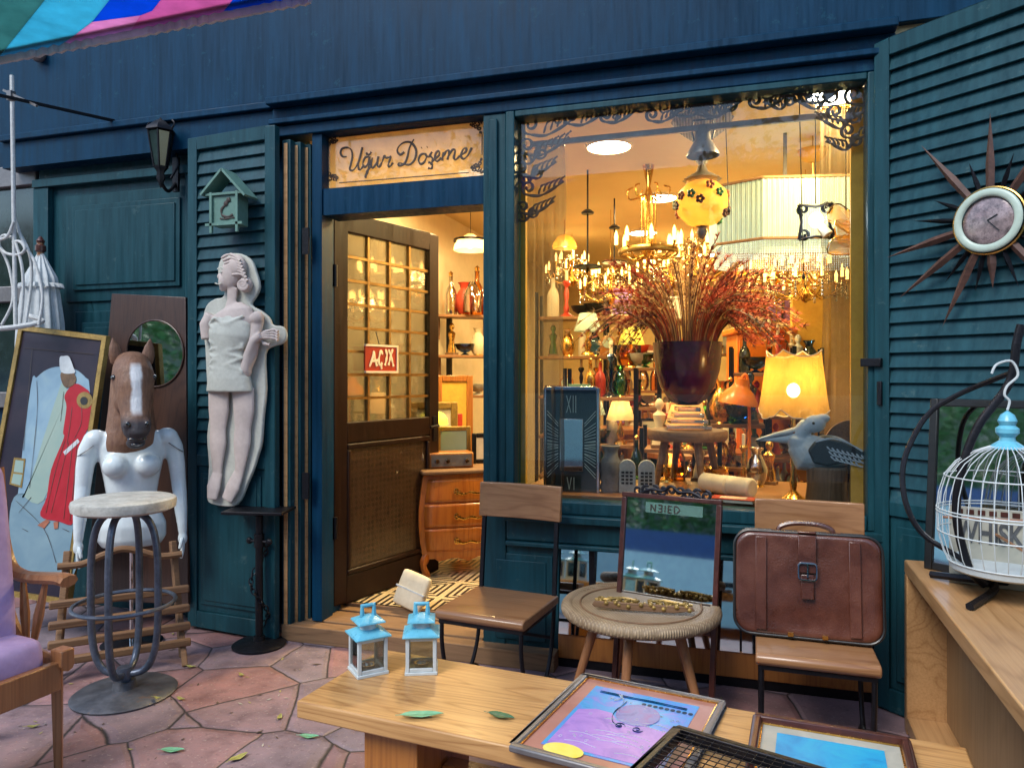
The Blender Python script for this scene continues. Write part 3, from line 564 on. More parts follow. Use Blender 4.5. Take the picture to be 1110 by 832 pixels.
# the same cloth carries on overhead
Pn=[atz(-60,-60,2.745),atz(420,-60,2.745)]; e1=Pn[0]+V((-1.2,-.9,.25)); e2=Pn[1]+V((-.3,-1.0,.25))
cl.slab([Pn[0],Pn[1],e2,e1],(0,0,.004),mi=2)
bw('cloth',cl,names,A,smooth=20)
tm=MB()
pa=[atz(px,edge(px)+(1.2*sin(px*.5)),2.735) for px in range(-60,338,6)]; tm.tube(pa,[(.012,.02)]*len(pa),6)
bw('hem',tm,'canvas_white',A)
sp=MB().beam(atz(-60,70,2.75)+V((0,-.02,.02)),atz(345,-12,2.75)+V((0,-.02,.02)),.03); bw('support_pole',sp,'iron',A)
# ================================================================ LEFT GROUP
# bar stool
def P(px,d,z=0): return base(px,d,z)
def local(root,p): return wm(root).inverted()@V(p)
st=thing('bar_stool','tall blue-grey iron bar stool with round speckled seat in front of the white mannequin','bar stool',P(128,3.26))
st.location=P(135,3.26); zs=.865
build('base',MB().lathe([(.0,.0),(.212,.0),(.215,.008),(.20,.018),(.05,.030),(.045,.06),(.0,.062)],40),'disc_iron',st)
build('hub',MB().lathe([(.03,.06),(.035,.08),(.03,.12),(.0,.125)],16),'grey_iron',st)
lp=MB()
for a in (R(20),R(110)):
    pts=[]
    for k in range(48):
        t=2*PI*k/48; x=.145*abs(cos(t))**.55*(1 if cos(t)>0 else -1); z=.445+.355*abs(sin(t))**.6*(1 if sin(t)>0 else -1); pts.append((x*cos(a),x*sin(a),z))
    lp.tube(pts,.0155,10,closed=True)
build('loop_frame',lp,'grey_iron',st)
build('foot_ring',MB().tube([(.205*cos(2*PI*k/48),.205*sin(2*PI*k/48),.40) for k in range(48)],.009,8,closed=True),'grey_iron',st)
build('seat',MB().lathe([(0,zs-.055),(.19,zs-.055),(.208,zs-.045),(.212,zs-.02),(.208,zs-.006),(.195,zs),(0,zs+.002)],48),'pale_stone',st)
build('seat_mount',MB().lathe([(.03,.79),(.04,.80),(.08,.808),(.08,zs-.056)],16),'iron',st)
# wooden valet rack
vr=thing('wooden_rack','low slatted brown wooden rack with a curved top rail behind the bar stool','rack',P(132,3.58)); vr.rotation_euler.z=facing(vr.location)
for s in (-1,1): build('side_frame',MB().beam((s*.27,-.02,0),(s*.23,.10,.56),.03,.03).beam((s*.27,-.16,0),(s*.25,.08,.30),.025,.025),'old_wood',vr,bevel=.004)
for z,y in ((.10,-.10),(.17,-.07),(.25,-.04),(.335,.0)): build('slat',MB().box(-.30,.30,y-.022,y+.012,z-.018,z+.018),'old_wood',vr,bevel=.007)
build('top_rail',MB().tube(crom([(-.27,.05,.50),(-.17,.05,.50),(-.09,.05,.53),(0,.05,.555),(.09,.05,.53),(.17,.05,.50),(.27,.05,.50)],5),.017,8),'old_wood',vr)
# mannequin
mq=thing('mannequin','glossy white armed torso mannequin wearing the horse mask','mannequin',P(143,3.86)); mq.rotation_euler.z=facing(mq.location)
b=MB()
def lf(b,rows,seg=20):   # rows: (x,y,z,rx,ry)
    b.tube([(x,y,z) for x,y,z,_,_ in rows],[(rx,ry) for *_,rx,ry in rows],seg,up=(0,1,0)); return b
tz=.60
lf(b,[(0,0,.52,.14,.095),(0,0,.56,.165,.11),(0,0,.63,.165,.11),(0,0,.70,.135,.09),(0,0,.78,.118,.08),(0,0,.87,.132,.088),(0,0,.96,.15,.095),(0,.005,1.04,.165,.085),(0,.01,1.10,.15,.07),(0,.01,1.14,.08,.055),(0,.01,1.22,.05,.05)])
for s in (-1,1):
    b.ell((s*.075,-.075,.945),(.064,.06,.062))
    b.ell((s*.165,.005,1.075),(.058,.052,.055))
    lf(b,[(s*.168,.005,1.09,.05,.045),(s*.200,.005,1.02,.048,.045),(s*.214,.0,.93,.043,.042),(s*.222,-.005,.84,.038,.037),(s*.227,-.02,.78,.036,.036),(s*.232,-.035,.70,.034,.033),(s*.237,-.055,.62,.026,.024),(s*.239,-.065,.575,.022,.018)],14)
    b.ell((s*.239,-.07,.545),(.026,.016,.038))
mbody=build('body',b,'mannequin_white',mq,remesh=.007,soften=8)
for s in (-1,1):
    hh=MB()
    for k in range(4):
        y0=-.07+(k-1.5)*.013; L_=[.06,.068,.064,.05][k]
        hh.tube(crom([(s*.239,y0,.53),(s*.240,y0,.505),(s*.237,y0-.002,.51-L_*.55),(s*.231,y0-.004,.512-L_)],4),[.0085]*4+[.008]*4+[.0075]*4+[.006],8)
    hh.tube(crom([(s*.235,-.09,.55),(s*.229,-.105,.53),(s*.223,-.112,.50)],4),[.010]*5+[.009]*3+[.007],8)
    build('fingers',hh,'mannequin_white',mq)
build('stand_pole',MB().lathe([(.012,.02),(.012,.53)],12).lathe([(.0,0),(.15,0),(.15,.012),(.0,.02)],30),'chrome',mq)
build('arm_joint',MB().tube([(.20+.052*cos(2*PI*k/24)*.9,.004+.052*sin(2*PI*k/24),1.03-.035*cos(2*PI*k/24)) for k in range(24)],.0025,6,closed=True).tube([(-.20+.052*cos(2*PI*k/24)*.9,.004+.052*sin(2*PI*k/24),1.03+.035*cos(2*PI*k/24)) for k in range(24)],.0025,6,closed=True),'grey_metal',mq)
# horse mask
hz=1.085; hm=thing('horse_mask','brown rubber horse head mask with white blaze pulled over the mannequin','mask',V(mq.location)+V((0,0,0))+ (wm(mq).to_3x3()@V((.0,0,0)))); hm.location.z=1.045; hm.rotation_euler.z=mq.rotation_euler.z+R(6)
b=MB()
lf(b,[(0,.02,-.05,.165,.10),(0,.02,.0,.155,.12),(0,.03,.08,.13,.13),(0,.04,.2,.115,.13),(0,.04,.32,.105,.12),(0,.02,.41,.095,.10),(0,.01,.455,.05,.05)])   # neck & poll
def seg(b,rows): b.tube([r[:3] for r in rows],[(r[3],r[4]) for r in rows],20,up=(1,0,0)); return b
rows=[(0,.02,.44,.085,.07),(0,-.02,.40,.10,.095),(0,-.06,.35,.11,.115),(0,-.10,.285,.10,.105),(0,-.135,.22,.085,.075),(0,-.165,.16,.075,.062),(0,-.19,.105,.075,.064),(0,-.20,.065,.062,.064),(0,-.20,.04,.035,.04)]
b.tube([r[:3] for r in rows],[(r[3+1],r[3]) for r in rows],20,up=(1,0,0))
for s in (-1,1):
    b.ell((s*.083,-.075,.345),(.03,.035,.028)); b.ell((s*.062,-.08,.24),(.04,.06,.07)); b.ell((s*.042,-.225,.115),(.03,.024,.03))
b.ell((0,-.19,.035),(.045,.04,.03)); b.ell((0,-.16,.02),(.05,.05,.03))
build('head',b,'horse_skin',hm,remesh=.007,soften=8)
for s in (-1,1):
    ear=MB().lathe([(.012,-.02),(.03,.0),(.034,.04),(.024,.085),(.004,.125)],12,sy=.5); ear.xf(shift((s*.078,.0,.43))@Mx.Rotation(s*R(8),4,'Y')); build('ear',ear,'horse_skin',hm)
    e=MB().ell((s*.098,-.095,.35),(.017,.02,.016)); build('eye',e,'eye_black',hm)
    build('nostril',MB().ell((s*.045,-.243,.118),(.013,.008,.017),Mx.Rotation(s*.5,3,'Y')),'eye_black',hm)
build('mouth',MB().ell((0,-.222,.045),(.048,.02,.013)).ell((0,-.20,.02),(.03,.03,.012)),'eye_black',hm)
mn=MB()
for k in range(26):
    x=random.uniform(-.04,.04); mn.tube(crom([(x,.01,.46),(x*1.2,-.06,.455+random.uniform(-.01,.01)),(x*1.5+random.gauss(0,.01),-.10,.42-random.random()*.03)],4),[.007]*8+[.002],5)
build('forelock',mn,'horse_skin',hm)
hm.scale=(.92,1,1)
# framed painting of the figure in red
def pp(px,py,off=0): 
    n=V((0,-cos(.2),sin(.2))); Pq=at(60,355,3.27)+n*off; r=ray(px,py); return V((0,0,H))+r*((Pq-V((0,0,H))).dot(n)/r.dot(n))
def quadpt(q,s,t):
    a=(lerp(q[0][0],q[1][0],s),lerp(q[0][1],q[1][1],s)); b_=(lerp(q[3][0],q[2][0],s),lerp(q[3][1],q[2][1],s)); return (lerp(a[0],b_[0],t),lerp(a[1],b_[1],t))
Q=[(20,352),(115,364),(72,655),(-32,640)]
pt=thing('figure_painting','gold framed painting of a figure in a red robe leaning at the far left','painting',V(pp(20,640)[:2]+(0,)) if False else V((pp(20,640).x,pp(20,640).y,0)))
def pw(name,pts,off,mat,th=.002,parent=pt): 
    if len(pts)>4 and name!='canvas': pts=[(q.x,q.y) for q in crom([(a,b,0) for a,b in pts],4,closed=True)]
    o=MB().slab([pp(a,b,off) for a,b in pts],(0,th,0)); return bw(name,o,mat,parent)
inn=[quadpt(Q,.05,.02),quadpt(Q,.95,.02),quadpt(Q,.95,.98),quadpt(Q,.05,.98)]
cv_=pw('canvas',inn,.004,'art_night',.02)
fr=MB()
for a,b in ((0,1),(1,2),(2,3),(3,0)): fr.slab([pp(*Q[a],.014),pp(*Q[b],.014),pp(*inn[b],.014),pp(*inn[a],.014)],(0,.034,0))
bw('frame',fr,'gold_frame',pt,bevel=.003)
zz=lambda x,y:(x/2.97,340+y/2.97)
pw('painted_alcove',[zz(*p) for p in [(100,230),(118,205),(150,180),(190,170),(240,178),(275,205),(288,235),(290,420),(235,600),(75,580),(60,560)]],.006,'art_sky')
pw('painted_light',[zz(*p) for p in [(195,230),(215,240),(205,400),(140,600),(75,585),(90,560)]],.0075,'art_sage',.001)
pw('painted_floor',[zz(*p) for p in [(45,590),(110,585),(240,640),(236,840),(60,840),(30,700)]],.006,'art_floor')
pw('painted_robe',[zz(*p) for p in [(240,225),(275,240),(290,262),(296,340),(270,400),(238,560),(236,672),(190,668),(130,650),(150,590),(165,500),(205,400),(203,380),(214,300),(208,262)]],.0088,'art_red',.001)
pw('painted_face',[zz(*p) for p in [(196,190),(230,185),(244,205),(240,225),(215,238),(200,222)]],.0100,'brown_card',.001)
pw('painted_hat',[zz(*p) for p in [(192,142),(205,136),(222,138),(236,172),(240,190),(198,188)]],.0112,'canvas_white',.001)
pw('painted_drum',[(zz(272,278)[0]+8.5*cos(a/16*2*PI),zz(272,278)[1]+9*sin(a/16*2*PI)) for a in range(16)],.0100,'old_brass',.001)
pw('painted_drum_skin',[(zz(270,280)[0]+4*cos(a/12*2*PI),zz(270,280)[1]+4.5*sin(a/12*2*PI)) for a in range(12)],.0112,'shadow_black',.001)
pw('painted_scroll',[zz(*p) for p in [(203,444),(250,402),(256,412),(210,455)]],.0100,'canvas_white',.001)
pw('painted_window',[zz(*p) for p in [(45,462),(82,466),(70,560),(30,548)]],.0088,'gold_frame',.001)
pw('painted_panes',[zz(*p) for p in [(50,470),(76,473),(73,512),(44,508)]],.0100,'art_sage',.001); pw('painted_panes',[zz(*p) for p in [(43,514),(72,518),(65,552),(36,544)]],.0100,'art_sage',.001)
pw('painted_feet',[zz(*p) for p in [(120,680),(150,660),(160,668),(142,690)]],.0100,'terracotta',.001); pw('painted_feet',[zz(*p) for p in [(172,670),(188,668),(186,690),(174,692)]],.0100,'terracotta',.001)
fo=MB()
for s in ([(232,300),(225,360),(215,420)],[(262,290),(262,350),(240,400)],[(222,410),(200,500),(165,640)],[(236,405),(222,520),(205,660)],[(248,400),(240,520),(225,665)],[(210,405),(180,500),(148,640)]): ribbon(fo,[zz(*p) for p in s],.0022,lambda a,b:pp(a,b,.0096))
bw('painted_folds',fo,'red_wood',pt)
fo=MB()
for s in ([(118,215),(120,300),(110,420),(95,560)],[(205,250),(200,300),(195,345)],[(50,600),(140,690),(180,800)],[(60,640),(100,590)],[(70,690),(90,700)],[(200,690),(222,700)],[(105,110),(100,150),(75,440)],[(75,110),(300,130)]): ribbon(fo,[zz(*p) for p in s],.0016,lambda a,b:pp(a,b,.0094))
bw('painted_lines',fo,'ink',pt)
# dark board with oval mirror
def bp(px,py,off=0):
    n=V((0,-cos(.07),sin(.07))); Pq=at(160,320,D-.015)+n*off; r=ray(px,py); return V((0,0,H))+r*((Pq-V((0,0,H))).dot(n)/r.dot(n))
om=thing('oval_mirror_board','tall dark brown board with an oval mirror, leaning behind the horse mask','mirror',V((at(150,600,D-.1).x,D-.14,0)))
bw('board',MB().slab([bp(121,318),bp(201,322),bp(204,655),bp(92,650)],(0,.02,0)),'dark_wood',om,bevel=.003)
ov=[(168+31*cos(a/40*2*PI),383+36*sin(a/40*2*PI)) for a in range(40)]
bw('mirror',MB().slab([bp(a,b,.004) for a,b in ov],(0,.003,0)),'mirror_glass',om)
bw('mirror_rim',MB().tube([bp(a,b,.004) for a,b in ov],.005,8,closed=True),'dark_wood',om)
# closed white parasol
pa_=thing('folded_parasol','folded white cloth parasol with a brown wooden finial in the far left corner','parasol',V((at(44,300,3.43).x,3.43,0)))
def fold(pz): return pz
rows=[]; ax=at(36,300,3.4).x-pa_.location.x
prof=[(.012,at(40,272,3.4).z),(.045,at(40,285,3.4).z),(.085,at(40,300,3.4).z),(.10,at(40,320,3.4).z),(.12,at(40,350,3.4).z),(.13,at(40,400,3.4).z),(.10,.9),(.05,.7)]
prof=[(r*1.15,z) for r,z in prof]
build('cloth',MB().lathe(prof,156,flute=.09,nf=13,sy=.7),'canvas_white',pa_)
zt=at(40,262,3.4).z; build('pole',MB().lathe([(.02,0),(.02,zt)],12),'arm_wood',pa_)
fl=MB(); zf=at(40,305,3.4).z
pr2=[(.125,zf-.01),(.135,zf-.035),(.12,zf-.034)]; fl.lathe(pr2,180,flute=.10,nf=22,sy=.7,caps=False); build('frill',fl,'canvas_white',pa_)
build('finial',MB().lathe([(.018,zt-.06),(.03,zt-.05),(.03,zt-.02),(.018,zt-.01),(.024,zt+.01),(.008,zt+.035),(0,zt+.04)],16),'red_wood',pa_)
# hanging white rope / cane loops
Y=3.10; rp=thing('rope_swing_frame','looped white rope and cane hanging at the far left edge','hanging rope',V((at(12,300,Y).x,Y,0)))
m=MB(); w=lambda pts:[at(a,b,Y+dy) for a,b,dy in pts]
m.tube(w([(13,82,0),(14,160,0),(15,230,0),(17,352,0)]),.011,8)
for pts in ([(14,230,.02),(25,262,.03),(38,285,.03),(46,320,.02),(42,352,0)],[(15,240,-.02),(8,256,-.02),(-4,262,-.02),(-12,275,-.02)],[(14,262,0),(22,262,0),(27,270,0),(20,276,0),(6,274,0),(-1,264,0),(4,255,0),(14,258,0)],[(-2,264,.03),(10,290,.03),(14,325,.02),(2,352,0)],[(17,262,0),(24,290,0),(25,320,0),(22,350,0)],[(20,250,.04),(32,275,.04),(34,305,.03),(28,350,0)]):
    m.tube(crom(w(pts),6),.008,8)
bw('ropes',m,'rope',rp); 
bw('seat_ring',MB().tube(crom(w([(-40,352,0),(-10,356,-.1),(20,354,-.05),(46,348,.05),(30,342,.15)]),5),.014,8),'rope',rp)
# black bracket rod
rd=thing('bracket_rod','black iron rod reaching out of the wall below the awning','bracket',V((at(137,134,D+.05).x,D+.05,at(137,134,D).z)))
bw('rod',MB().beam(at(137,134,D+.06),at(-25,98,2.75),.016),'iron',rd,bevel=.002); bw('wall_plate',MB().obox(at(137,134,D+.05),(.03,.02,.08)),'iron',rd)
bw('clamp',MB().beam(at(4,98,3.0),at(40,115,3.0),.012).obox(at(12,104,3.0),(.03,.03,.05)),'grey_metal',rd)
# CCTV dome
cp=at(49,62,D-.0); cc=thing('camera_dome','small round security camera under the awning corner','camera',cp)
build('dome',MB().ell((0,-.05,0),(.045,.045,.05)).lathe([(.03,-.0),(.03,.04)],16,(0,-.03,.02)),'grey_metal',cc); build('lens',MB().ell((.01,-.088,-.012),(.022,.012,.022)),'black_plastic',cc)
# wall lantern
lp_=at(184,180,D+.0); wl=thing('wall_lantern','black iron street lantern fixed on the teal wall panel','wall lantern',V((lp_.x,D+.05,lp_.z)))
c=MB(); zt=(at(184,140,D).z-lp_.z); c.lathe([(.0,zt+.045),(.012,zt+.03),(.03,zt+.02),(.075,zt-.02),(.08,zt-.035),(.07,zt-.04)],6,(-.0,-.12,0)); c.lathe([(.035,zt-.25),(.04,zt-.235),(.02,zt-.27),(.025,zt-.30),(.008,zt-.34),(0,zt-.36)],6,(0,-.12,0),caps=False)
for k in range(6): a=k*PI/3; c.beam((.068*cos(a),-.12+.068*sin(a),zt-.04),(.036*cos(a),-.12+.036*sin(a),zt-.24),.008)
c.tube(crom([(0,-.0,zt-.30),(.0,-.06,zt-.36),(0,-.11,zt-.33),(0,-.12,zt-.28)],5),.010,8).obox((0,.0,zt-.25),(.04,.015,.2)).tube(crom([(0,0,zt-.12),(.03,-.02,zt-.2),(.0,-.04,zt-.28)],5),.007,6)
for s in (-1,1): c.tube(crom([(s*.075,-.12,zt-.03),(s*.095,-.12,zt+.0),(s*.08,-.12,zt+.02)],4),.005,6)
build('frame',c,'iron',wl); build('glass',MB().lathe([(.066,zt-.045),(.036,zt-.235)],6,(0,-.12,0),caps=False),'clock_face',wl)
# birdhouse
by=D-.21; bo=at(248,248,by); X_h=.86; bh=thing('birdhouse','small flat mint green birdhouse hanging on the left louvred shutter','birdhouse',V((bo.x,by,bo.z))); X=lambda px,py:((at(px,py,by).x-bo.x)*.86, (at(px,py,by).z-bo.z)*.9)
x0,z0=X(231,246); x1,z1=X(265,206); k=build('box',MB().box(x0,x1,-.03,.05,z0,z1),'mint',bh,bevel=.003)
ra_,rb_=X(221,210),X(247,179); rc=X(276,210)
build('roof',MB().beam((ra_[0],.0,ra_[1]),(rb_[0],.0,rb_[1]),.012,.11,up=(0,1,0)).beam((rc[0],.0,rc[1]),(rb_[0],.0,rb_[1]),.012,.11,up=(0,1,0)),'mint',bh)
build('trim',MB().beam((x0-.03,-.036,z0+.005),(x1+.03,-.036,z0+.005),.014).beam((x0+.004,-.036,z0-.04),(x0+.004,-.036,z1+.01),.014).beam((x1-.004,-.036,z0-.04),(x1-.004,-.036,z1+.01),.014).beam((x0-.03,-.036,z1),(x1+.03,-.036,z1),.012),'mint',bh)
bd=MB(); zo=(z0+z1)/2; ribbon(bd,[(.0,.02),(-.02,.0),(-.015,-.03),(.02,-.04),(.05,-.03)],.006,lambda x,y:V((x,-.034,zo+y))); ribbon(bd,[(.0,.02),(.02,.045),(.035,.05)],.012,lambda x,y:V((x,-.034,zo+y))); ribbon(bd,[(-.03,-.045),(0,-.05),(.06,-.045)],.004,lambda x,y:V((x,-.034,zo+y))); build('painted_bird',bd,'ink',bh)
# plaster woman relief
wy=D-.185; wo=at(255,548,wy); wr=thing('woman_relief','tall pale plaster wall relief of a woman in a short draped dress on the shutter','relief',V((wo.x,wy,wo.z)))
WX=lambda px,py,y=0:V((at(px,py,wy).x-wo.x,y,at(px,py,wy).z-wo.z))
ol=[(248,275),(261,275),(272,282),(277,294),(281,310),(277,321),(272,330),(283,337),(291,344),(295,352),(306,354),(310,364),(306,372),(294,376),(287,384),(288,421),(285,452),(283,479),(279,494),(274,510),(268,524),(260,543),(250,549),(229,546),(224,537),(226,505),(224,472),(228,440),(224,415),(222,375),(219,352),(223,332),(232,324),(241,322),(243,314),(238,304),(236,293),(239,281)]
olc=crom([(a,b,0) for a,b in ol],3,closed=True)
build('backing_plate',MB().slab([WX(p.x,p.y,.0) for p in olc],(0,.022,0)),'plaster_pale',wr,bevel=.006)
b=MB(); k=.0053
def bl(pts,flat=.36): b.tube([WX(x,y,-.01-dy) for x,y,r,dy in pts],[(r*k,r*k*flat) for x,y,r,dy in pts],14,up=(0,1,0))
b.ell(WX(253,297,-.02),(11*k,.034,15.5*k),Mx.Rotation(.1,3,'Y')); b.ell(WX(259,290,-.02),(11.5*k,.034,12.5*k)); b.ell(WX(269,309,-.02),(7.5*k,.03,8*k)); b.ell(WX(246,306,-.022),(6*k,.028,8*k)); b.ell(WX(241,300,-.02),(3*k,.012,3.2*k)); b.ell(WX(243,308,-.02),(3.5*k,.012,2.5*k)); b.ell(WX(244.5,313,-.02),(4*k,.015,3*k))
bl([(255,312,6.5,.01),(254,326,5.5,.01),(254,336,9,.01)])
bl([(254,331,10,.0),(256,338,22,.008),(256,346,25,.012),(254,362,23,.015),(252,378,18,.012),(252,395,19,.01),(253,410,22,.01),(253,422,22,.01)])
b.ell(WX(243,362,-.035),(9*k,.03,9*k)); b.ell(WX(265,364,-.035),(9*k,.03,9*k))
bl([(240,420,12.5,.01),(240,445,12,.01),(239,463,9.5,.01),(239,480,10,.01),(238,503,6.5,.008),(238,516,5,.005)]); bl([(266,420,13,.01),(267,445,12,.01),(266,463,9.5,.01),(265,480,10,.01),(263,503,6.5,.008),(261,516,5,.005)])
bl([(238,512,6,.005),(235,527,8,.015),(234,540,6,.02)]); bl([(261,512,6,.005),(256,527,8,.015),(250,541,6.5,.02)])
bl([(283,346,6,.01),(281,365,6,.02),(277,385,5.8,.022),(271,402,5.4,.025)],.8); b.ell(WX(283,345,-.03),(7*k,.03,7*k)); b.ell(WX(271,403,-.035),(6.5*k,.025,6.5*k)); bl([(271,402,6,.03),(275,385,5,.035),(281,370,4.5,.04),(289,364,4,.04)],.8)
bl([(232,341,6.5,.01),(227,352,7,.015),(228,368,6,.015)],.8)
build('figure',b,'plaster_pink',wr,remesh=.005,soften=4)
b=MB()
for i in range(4): ribbon(b,[(288,362+i*1.5),(296,359+i*2.4),(302,358+i*3),(306,360+i*3)],.009,lambda x,y:WX(x,y,-.038),flat=.9)
ribbon(b,[(286,366),(290,372),(297,374)],.009,lambda x,y:WX(x,y,-.036),flat=.9); build('fingers',b,'plaster_pink',wr,smooth=60)
b=MB()
b.tube([WX(254,344,-.02),WX(255,352,-.028),WX(254,363,-.036),WX(252,380,-.034),WX(252,396,-.034),WX(253,410,-.034),WX(253,424,-.030)],[(19*k,.046),(24*k,.050),(24.5*k,.054),(19.5*k,.046),(20.5*k,.047),(24.5*k,.052),(27*k,.052)],24,up=(0,1,0))
for yy,a,s in ((372,-3,1),(379,2,1),(386,-2,1),(392,4,1),(399,-3,1),(406,3,1),(413,-2,1),(348,5,1),(355,-4,1),(421,1,1)): ribbon(b,[(234,yy+a),(243,yy-a*.5),(253,yy+a),(263,yy),(272,yy-a)],.009,lambda x,y:WX(x,y,-.030-.046*math.sqrt(max(0,1-((x-253)/24)**2))),flat=.8)
build('dress',b,'plaster_pale',wr,remesh=.006,soften=5)
b=MB()
for i in range(7): ribbon(b,[(246+i*1.5,281+i*3),(256+i*2,277+i*3.6),(266+i*1.3,284+i*3.6)],.008,lambda x,y:WX(x,y,-.044),flat=.8)
curl(b,(269,309),6,0,1.6,.008,lambda x,y:WX(x,y,-.048)); build('hair',b,'plaster_pink',wr,smooth=60)
b=MB(); ribbon(b,[(242,293),(246,291),(249,293)],.004,lambda x,y:WX(x,y,-.048)); ribbon(b,[(240,308),(244,309),(247,308)],.004,lambda x,y:WX(x,y,-.052)); b.ell(WX(246,296,-.048),(.008,.004,.005)); build('face_lines',b,'plaster_pale',wr)
# iron pedestal with chain
ped=thing('iron_pedestal','slim black iron pedestal table wound with a chain, on a round foot by the shutter','pedestal',P(281,3.80-.23)); ped.location=P(281,1120/(699-408)); 
zt=atd(281,553,1120/291).z
build('foot',MB().lathe([(0,0),(.135,0),(.137,.010),(.12,.02),(.03,.03),(.028,.05),(0,.05)],32),'iron',ped)
build('pole',MB().lathe([(.018,.03),(.020,.2),(.018,zt-.03),(.03,zt-.02),(.03,zt-.008),(0,zt-.008)],12),'iron',ped)
tp=MB().box(-.16,.16,-.10,.10,-.007,.009); build('top',tp.xf(shift((0,0,zt))@rotz(R(12))),'iron',ped,bevel=.003)
build('knob',MB().tube([(-.05,-.0,zt-.16),(.05,0,zt-.16)],.008,8).ell((-.06,0,zt-.16),(.018,.012,.018)).ell((.06,0,zt-.16),(.018,.012,.018)).lathe([(.026,zt-.19),(.026,zt-.12)],12),'iron',ped)
ch=MB()
for i in range(20):
    t=i/19; a=t*2*PI*1.25+.6; z=lerp(zt-.18,.08,t); c0=V((.035*cos(a)+.012*sin(9*t),.035*sin(a),z)); up=V((0,0,1)); tdir=V((-sin(a)*.5,cos(a)*.5,-.9)).normalized(); side=tdir.orthogonal().normalized(); side=Mx.Rotation((i%2)*PI/2+.4,3,tdir)@side
    ch.tube([c0+tdir*(.019*cos(2*PI*k/12))+side*(.010*sin(2*PI*k/12)) for k in range(12)],.0035,6,closed=True)
build('chain',ch,'iron',ped)
# armchair with lavender cushions
ac=thing('armchair','wooden armchair with spindle arms and lavender velvet cushions, cut by the left edge','armchair',(0,0,0))
a0=P(67,2.62); th=R(-6); fw=V((cos(th),sin(th),0)); sd=V((-sin(th),cos(th),0))
ac.location=a0-fw*.30-sd*.30; ac.rotation_euler.z=th
build('seat_cushion',MB().box(.0,.30,-.262,.262,.342,.50),'lavender',ac,bevel=.05,sub=1,smooth=180)
bk=MB().obox((0,0,0),(.16,.52,.66)); bk.xf(shift((.055,0,.76))@Mx.Rotation(-R(7),4,'Y')); build('back_cushion',bk,'lavender',ac,bevel=.05,sub=1,smooth=180)
for s in (-1,1):
    y=s*.295
    build('front_leg',MB().tube([(.29,y,0),(.285,y,.2),(.28,y,.42)],[(.018,.018),(.022,.022),(.026,.026)],4),'arm_wood',ac,bevel=.004)
    build('rear_leg',MB().tube(crom([(-.22,y,0),(-.14,y,.2),(-.08,y,.44)],4),.024,6),'arm_wood',ac)
    build('arm',MB().tube(crom([(-.05,y,1.06),(-.03,y,.90),(-.01,y,.78),(.03,y,.70),(.09,y,.675),(.17,y,.675),(.30,y,.685),(.345,y,.68)],6),[(.022,.026)]*30+[(.022,.034)]*13,8,up=(0,1,0)),'arm_wood',ac)
    build('side_rail',MB().tube(crom([(-.0,y,.74),(.0,y,.60),(.03,y,.50),(.10,y,.43),(.22,y,.39),(.34,y,.385)],5),[(.022,.024)]*26,8,up=(0,1,0)),'arm_wood',ac)
    for (xa,xb_) in ((.10,.12),(.22,.15)): build('spindle',MB().tube([(xa,y,.66),((xa+xb_)/2,y,.54),(xb_,y,.41)],[(.009,.009),(.017,.017),(.009,.009)],8),'arm_wood',ac)
build('back_frame',MB().beam((-.05,-.29,1.05),(-.05,.29,1.05),.05,.03),'arm_wood',ac,bevel=.008)
build('seat_rail',MB().box(.292,.325,-.28,.28,.30,.40).box(-.02,.29,-.25,.25,.30,.338).obox((.31,.295,.41),(.06,.05,.06)),'arm_wood',ac,bevel=.005)
# ================================================================ CENTRE
# lanterns
def lantern(label,loc,rz):
    t=thing('candle_lantern',label,'lantern',loc,rz,'small metal lanterns on the bench'); w=.044;h=.122
    c=MB()
    for sx in(-1,1):
        for sy in(-1,1): c.box(sx*w-.006,sx*w+.006,sy*w-.006,sy*w+.006,.008,h)
    c.box(-w-.009,w+.009,-w-.009,w+.009,0,.010)
    for s in(-1,1): c.box(-w+.007,w-.007,s*w-.005,s*w+.005,.0102,.022).box(s*w-.005,s*w+.005,-w+.007,w-.007,.0102,.022).box(-w+.007,w-.007,s*w-.005,s*w+.005,h-.012,h-.001).box(s*w-.005,s*w+.005,-w+.007,w-.007,h-.012,h-.001)
    build('frame',c,'white_paint',t,bevel=.0015)
    g_=MB()
    for s in(-1,1): g_.box(-w+.006,w-.006,s*w-.001,s*w+.001,.022,h-.012).box(s*w-.001,s*w+.001,-w+.006,w-.006,.022,h-.012)
    build('pane',g_,'thin_glass',t)
    def fr(w0,w1,z0,z1): return MB().add([(-w0,-w0,z0),(w0,-w0,z0),(w0,w0,z0),(-w0,w0,z0),(-w1,-w1,z1),(w1,-w1,z1),(w1,w1,z1),(-w1,w1,z1)],[(0,1,2,3),(4,5,6,7),(0,1,5,4),(1,2,6,5),(2,3,7,6),(3,0,4,7)])
    c=fr(.060,.060,h,h+.006); c.sub(fr(.056,.030,h+.006,h+.022)); c.sub(fr(.046,.044,h+.044,h+.049)); c.sub(fr(.044,.014,h+.049,h+.064)); build('roof',c,'blue_paint_sky_sheen',t,bevel=.0015)  # blue sky sheen on the lantern roof is put into its colour
    build('vent',MB().lathe([(.028,h+.022),(.026,h+.044)],12),'white_paint',t)
    zz=h+.060; build('handle',MB().tube([(-.020,0,zz),(-.020,0,zz+.036),(.020,0,zz+.036),(.020,0,zz)],[(.009,.004)]*4,4,up=(0,1,0)),'blue_paint_sky_sheen',t,bevel=.001)
    build('candle_cup',MB().lathe([(0,.011),(.022,.011),(.024,.024),(.018,.024),(.018,.015),(0,.015)],16),'chrome',t); return t
lantern('left lantern of two on the pine bench, white frame, roof coloured with blue sky sheen, seen corner on',atz(399,727,.43),R(47))
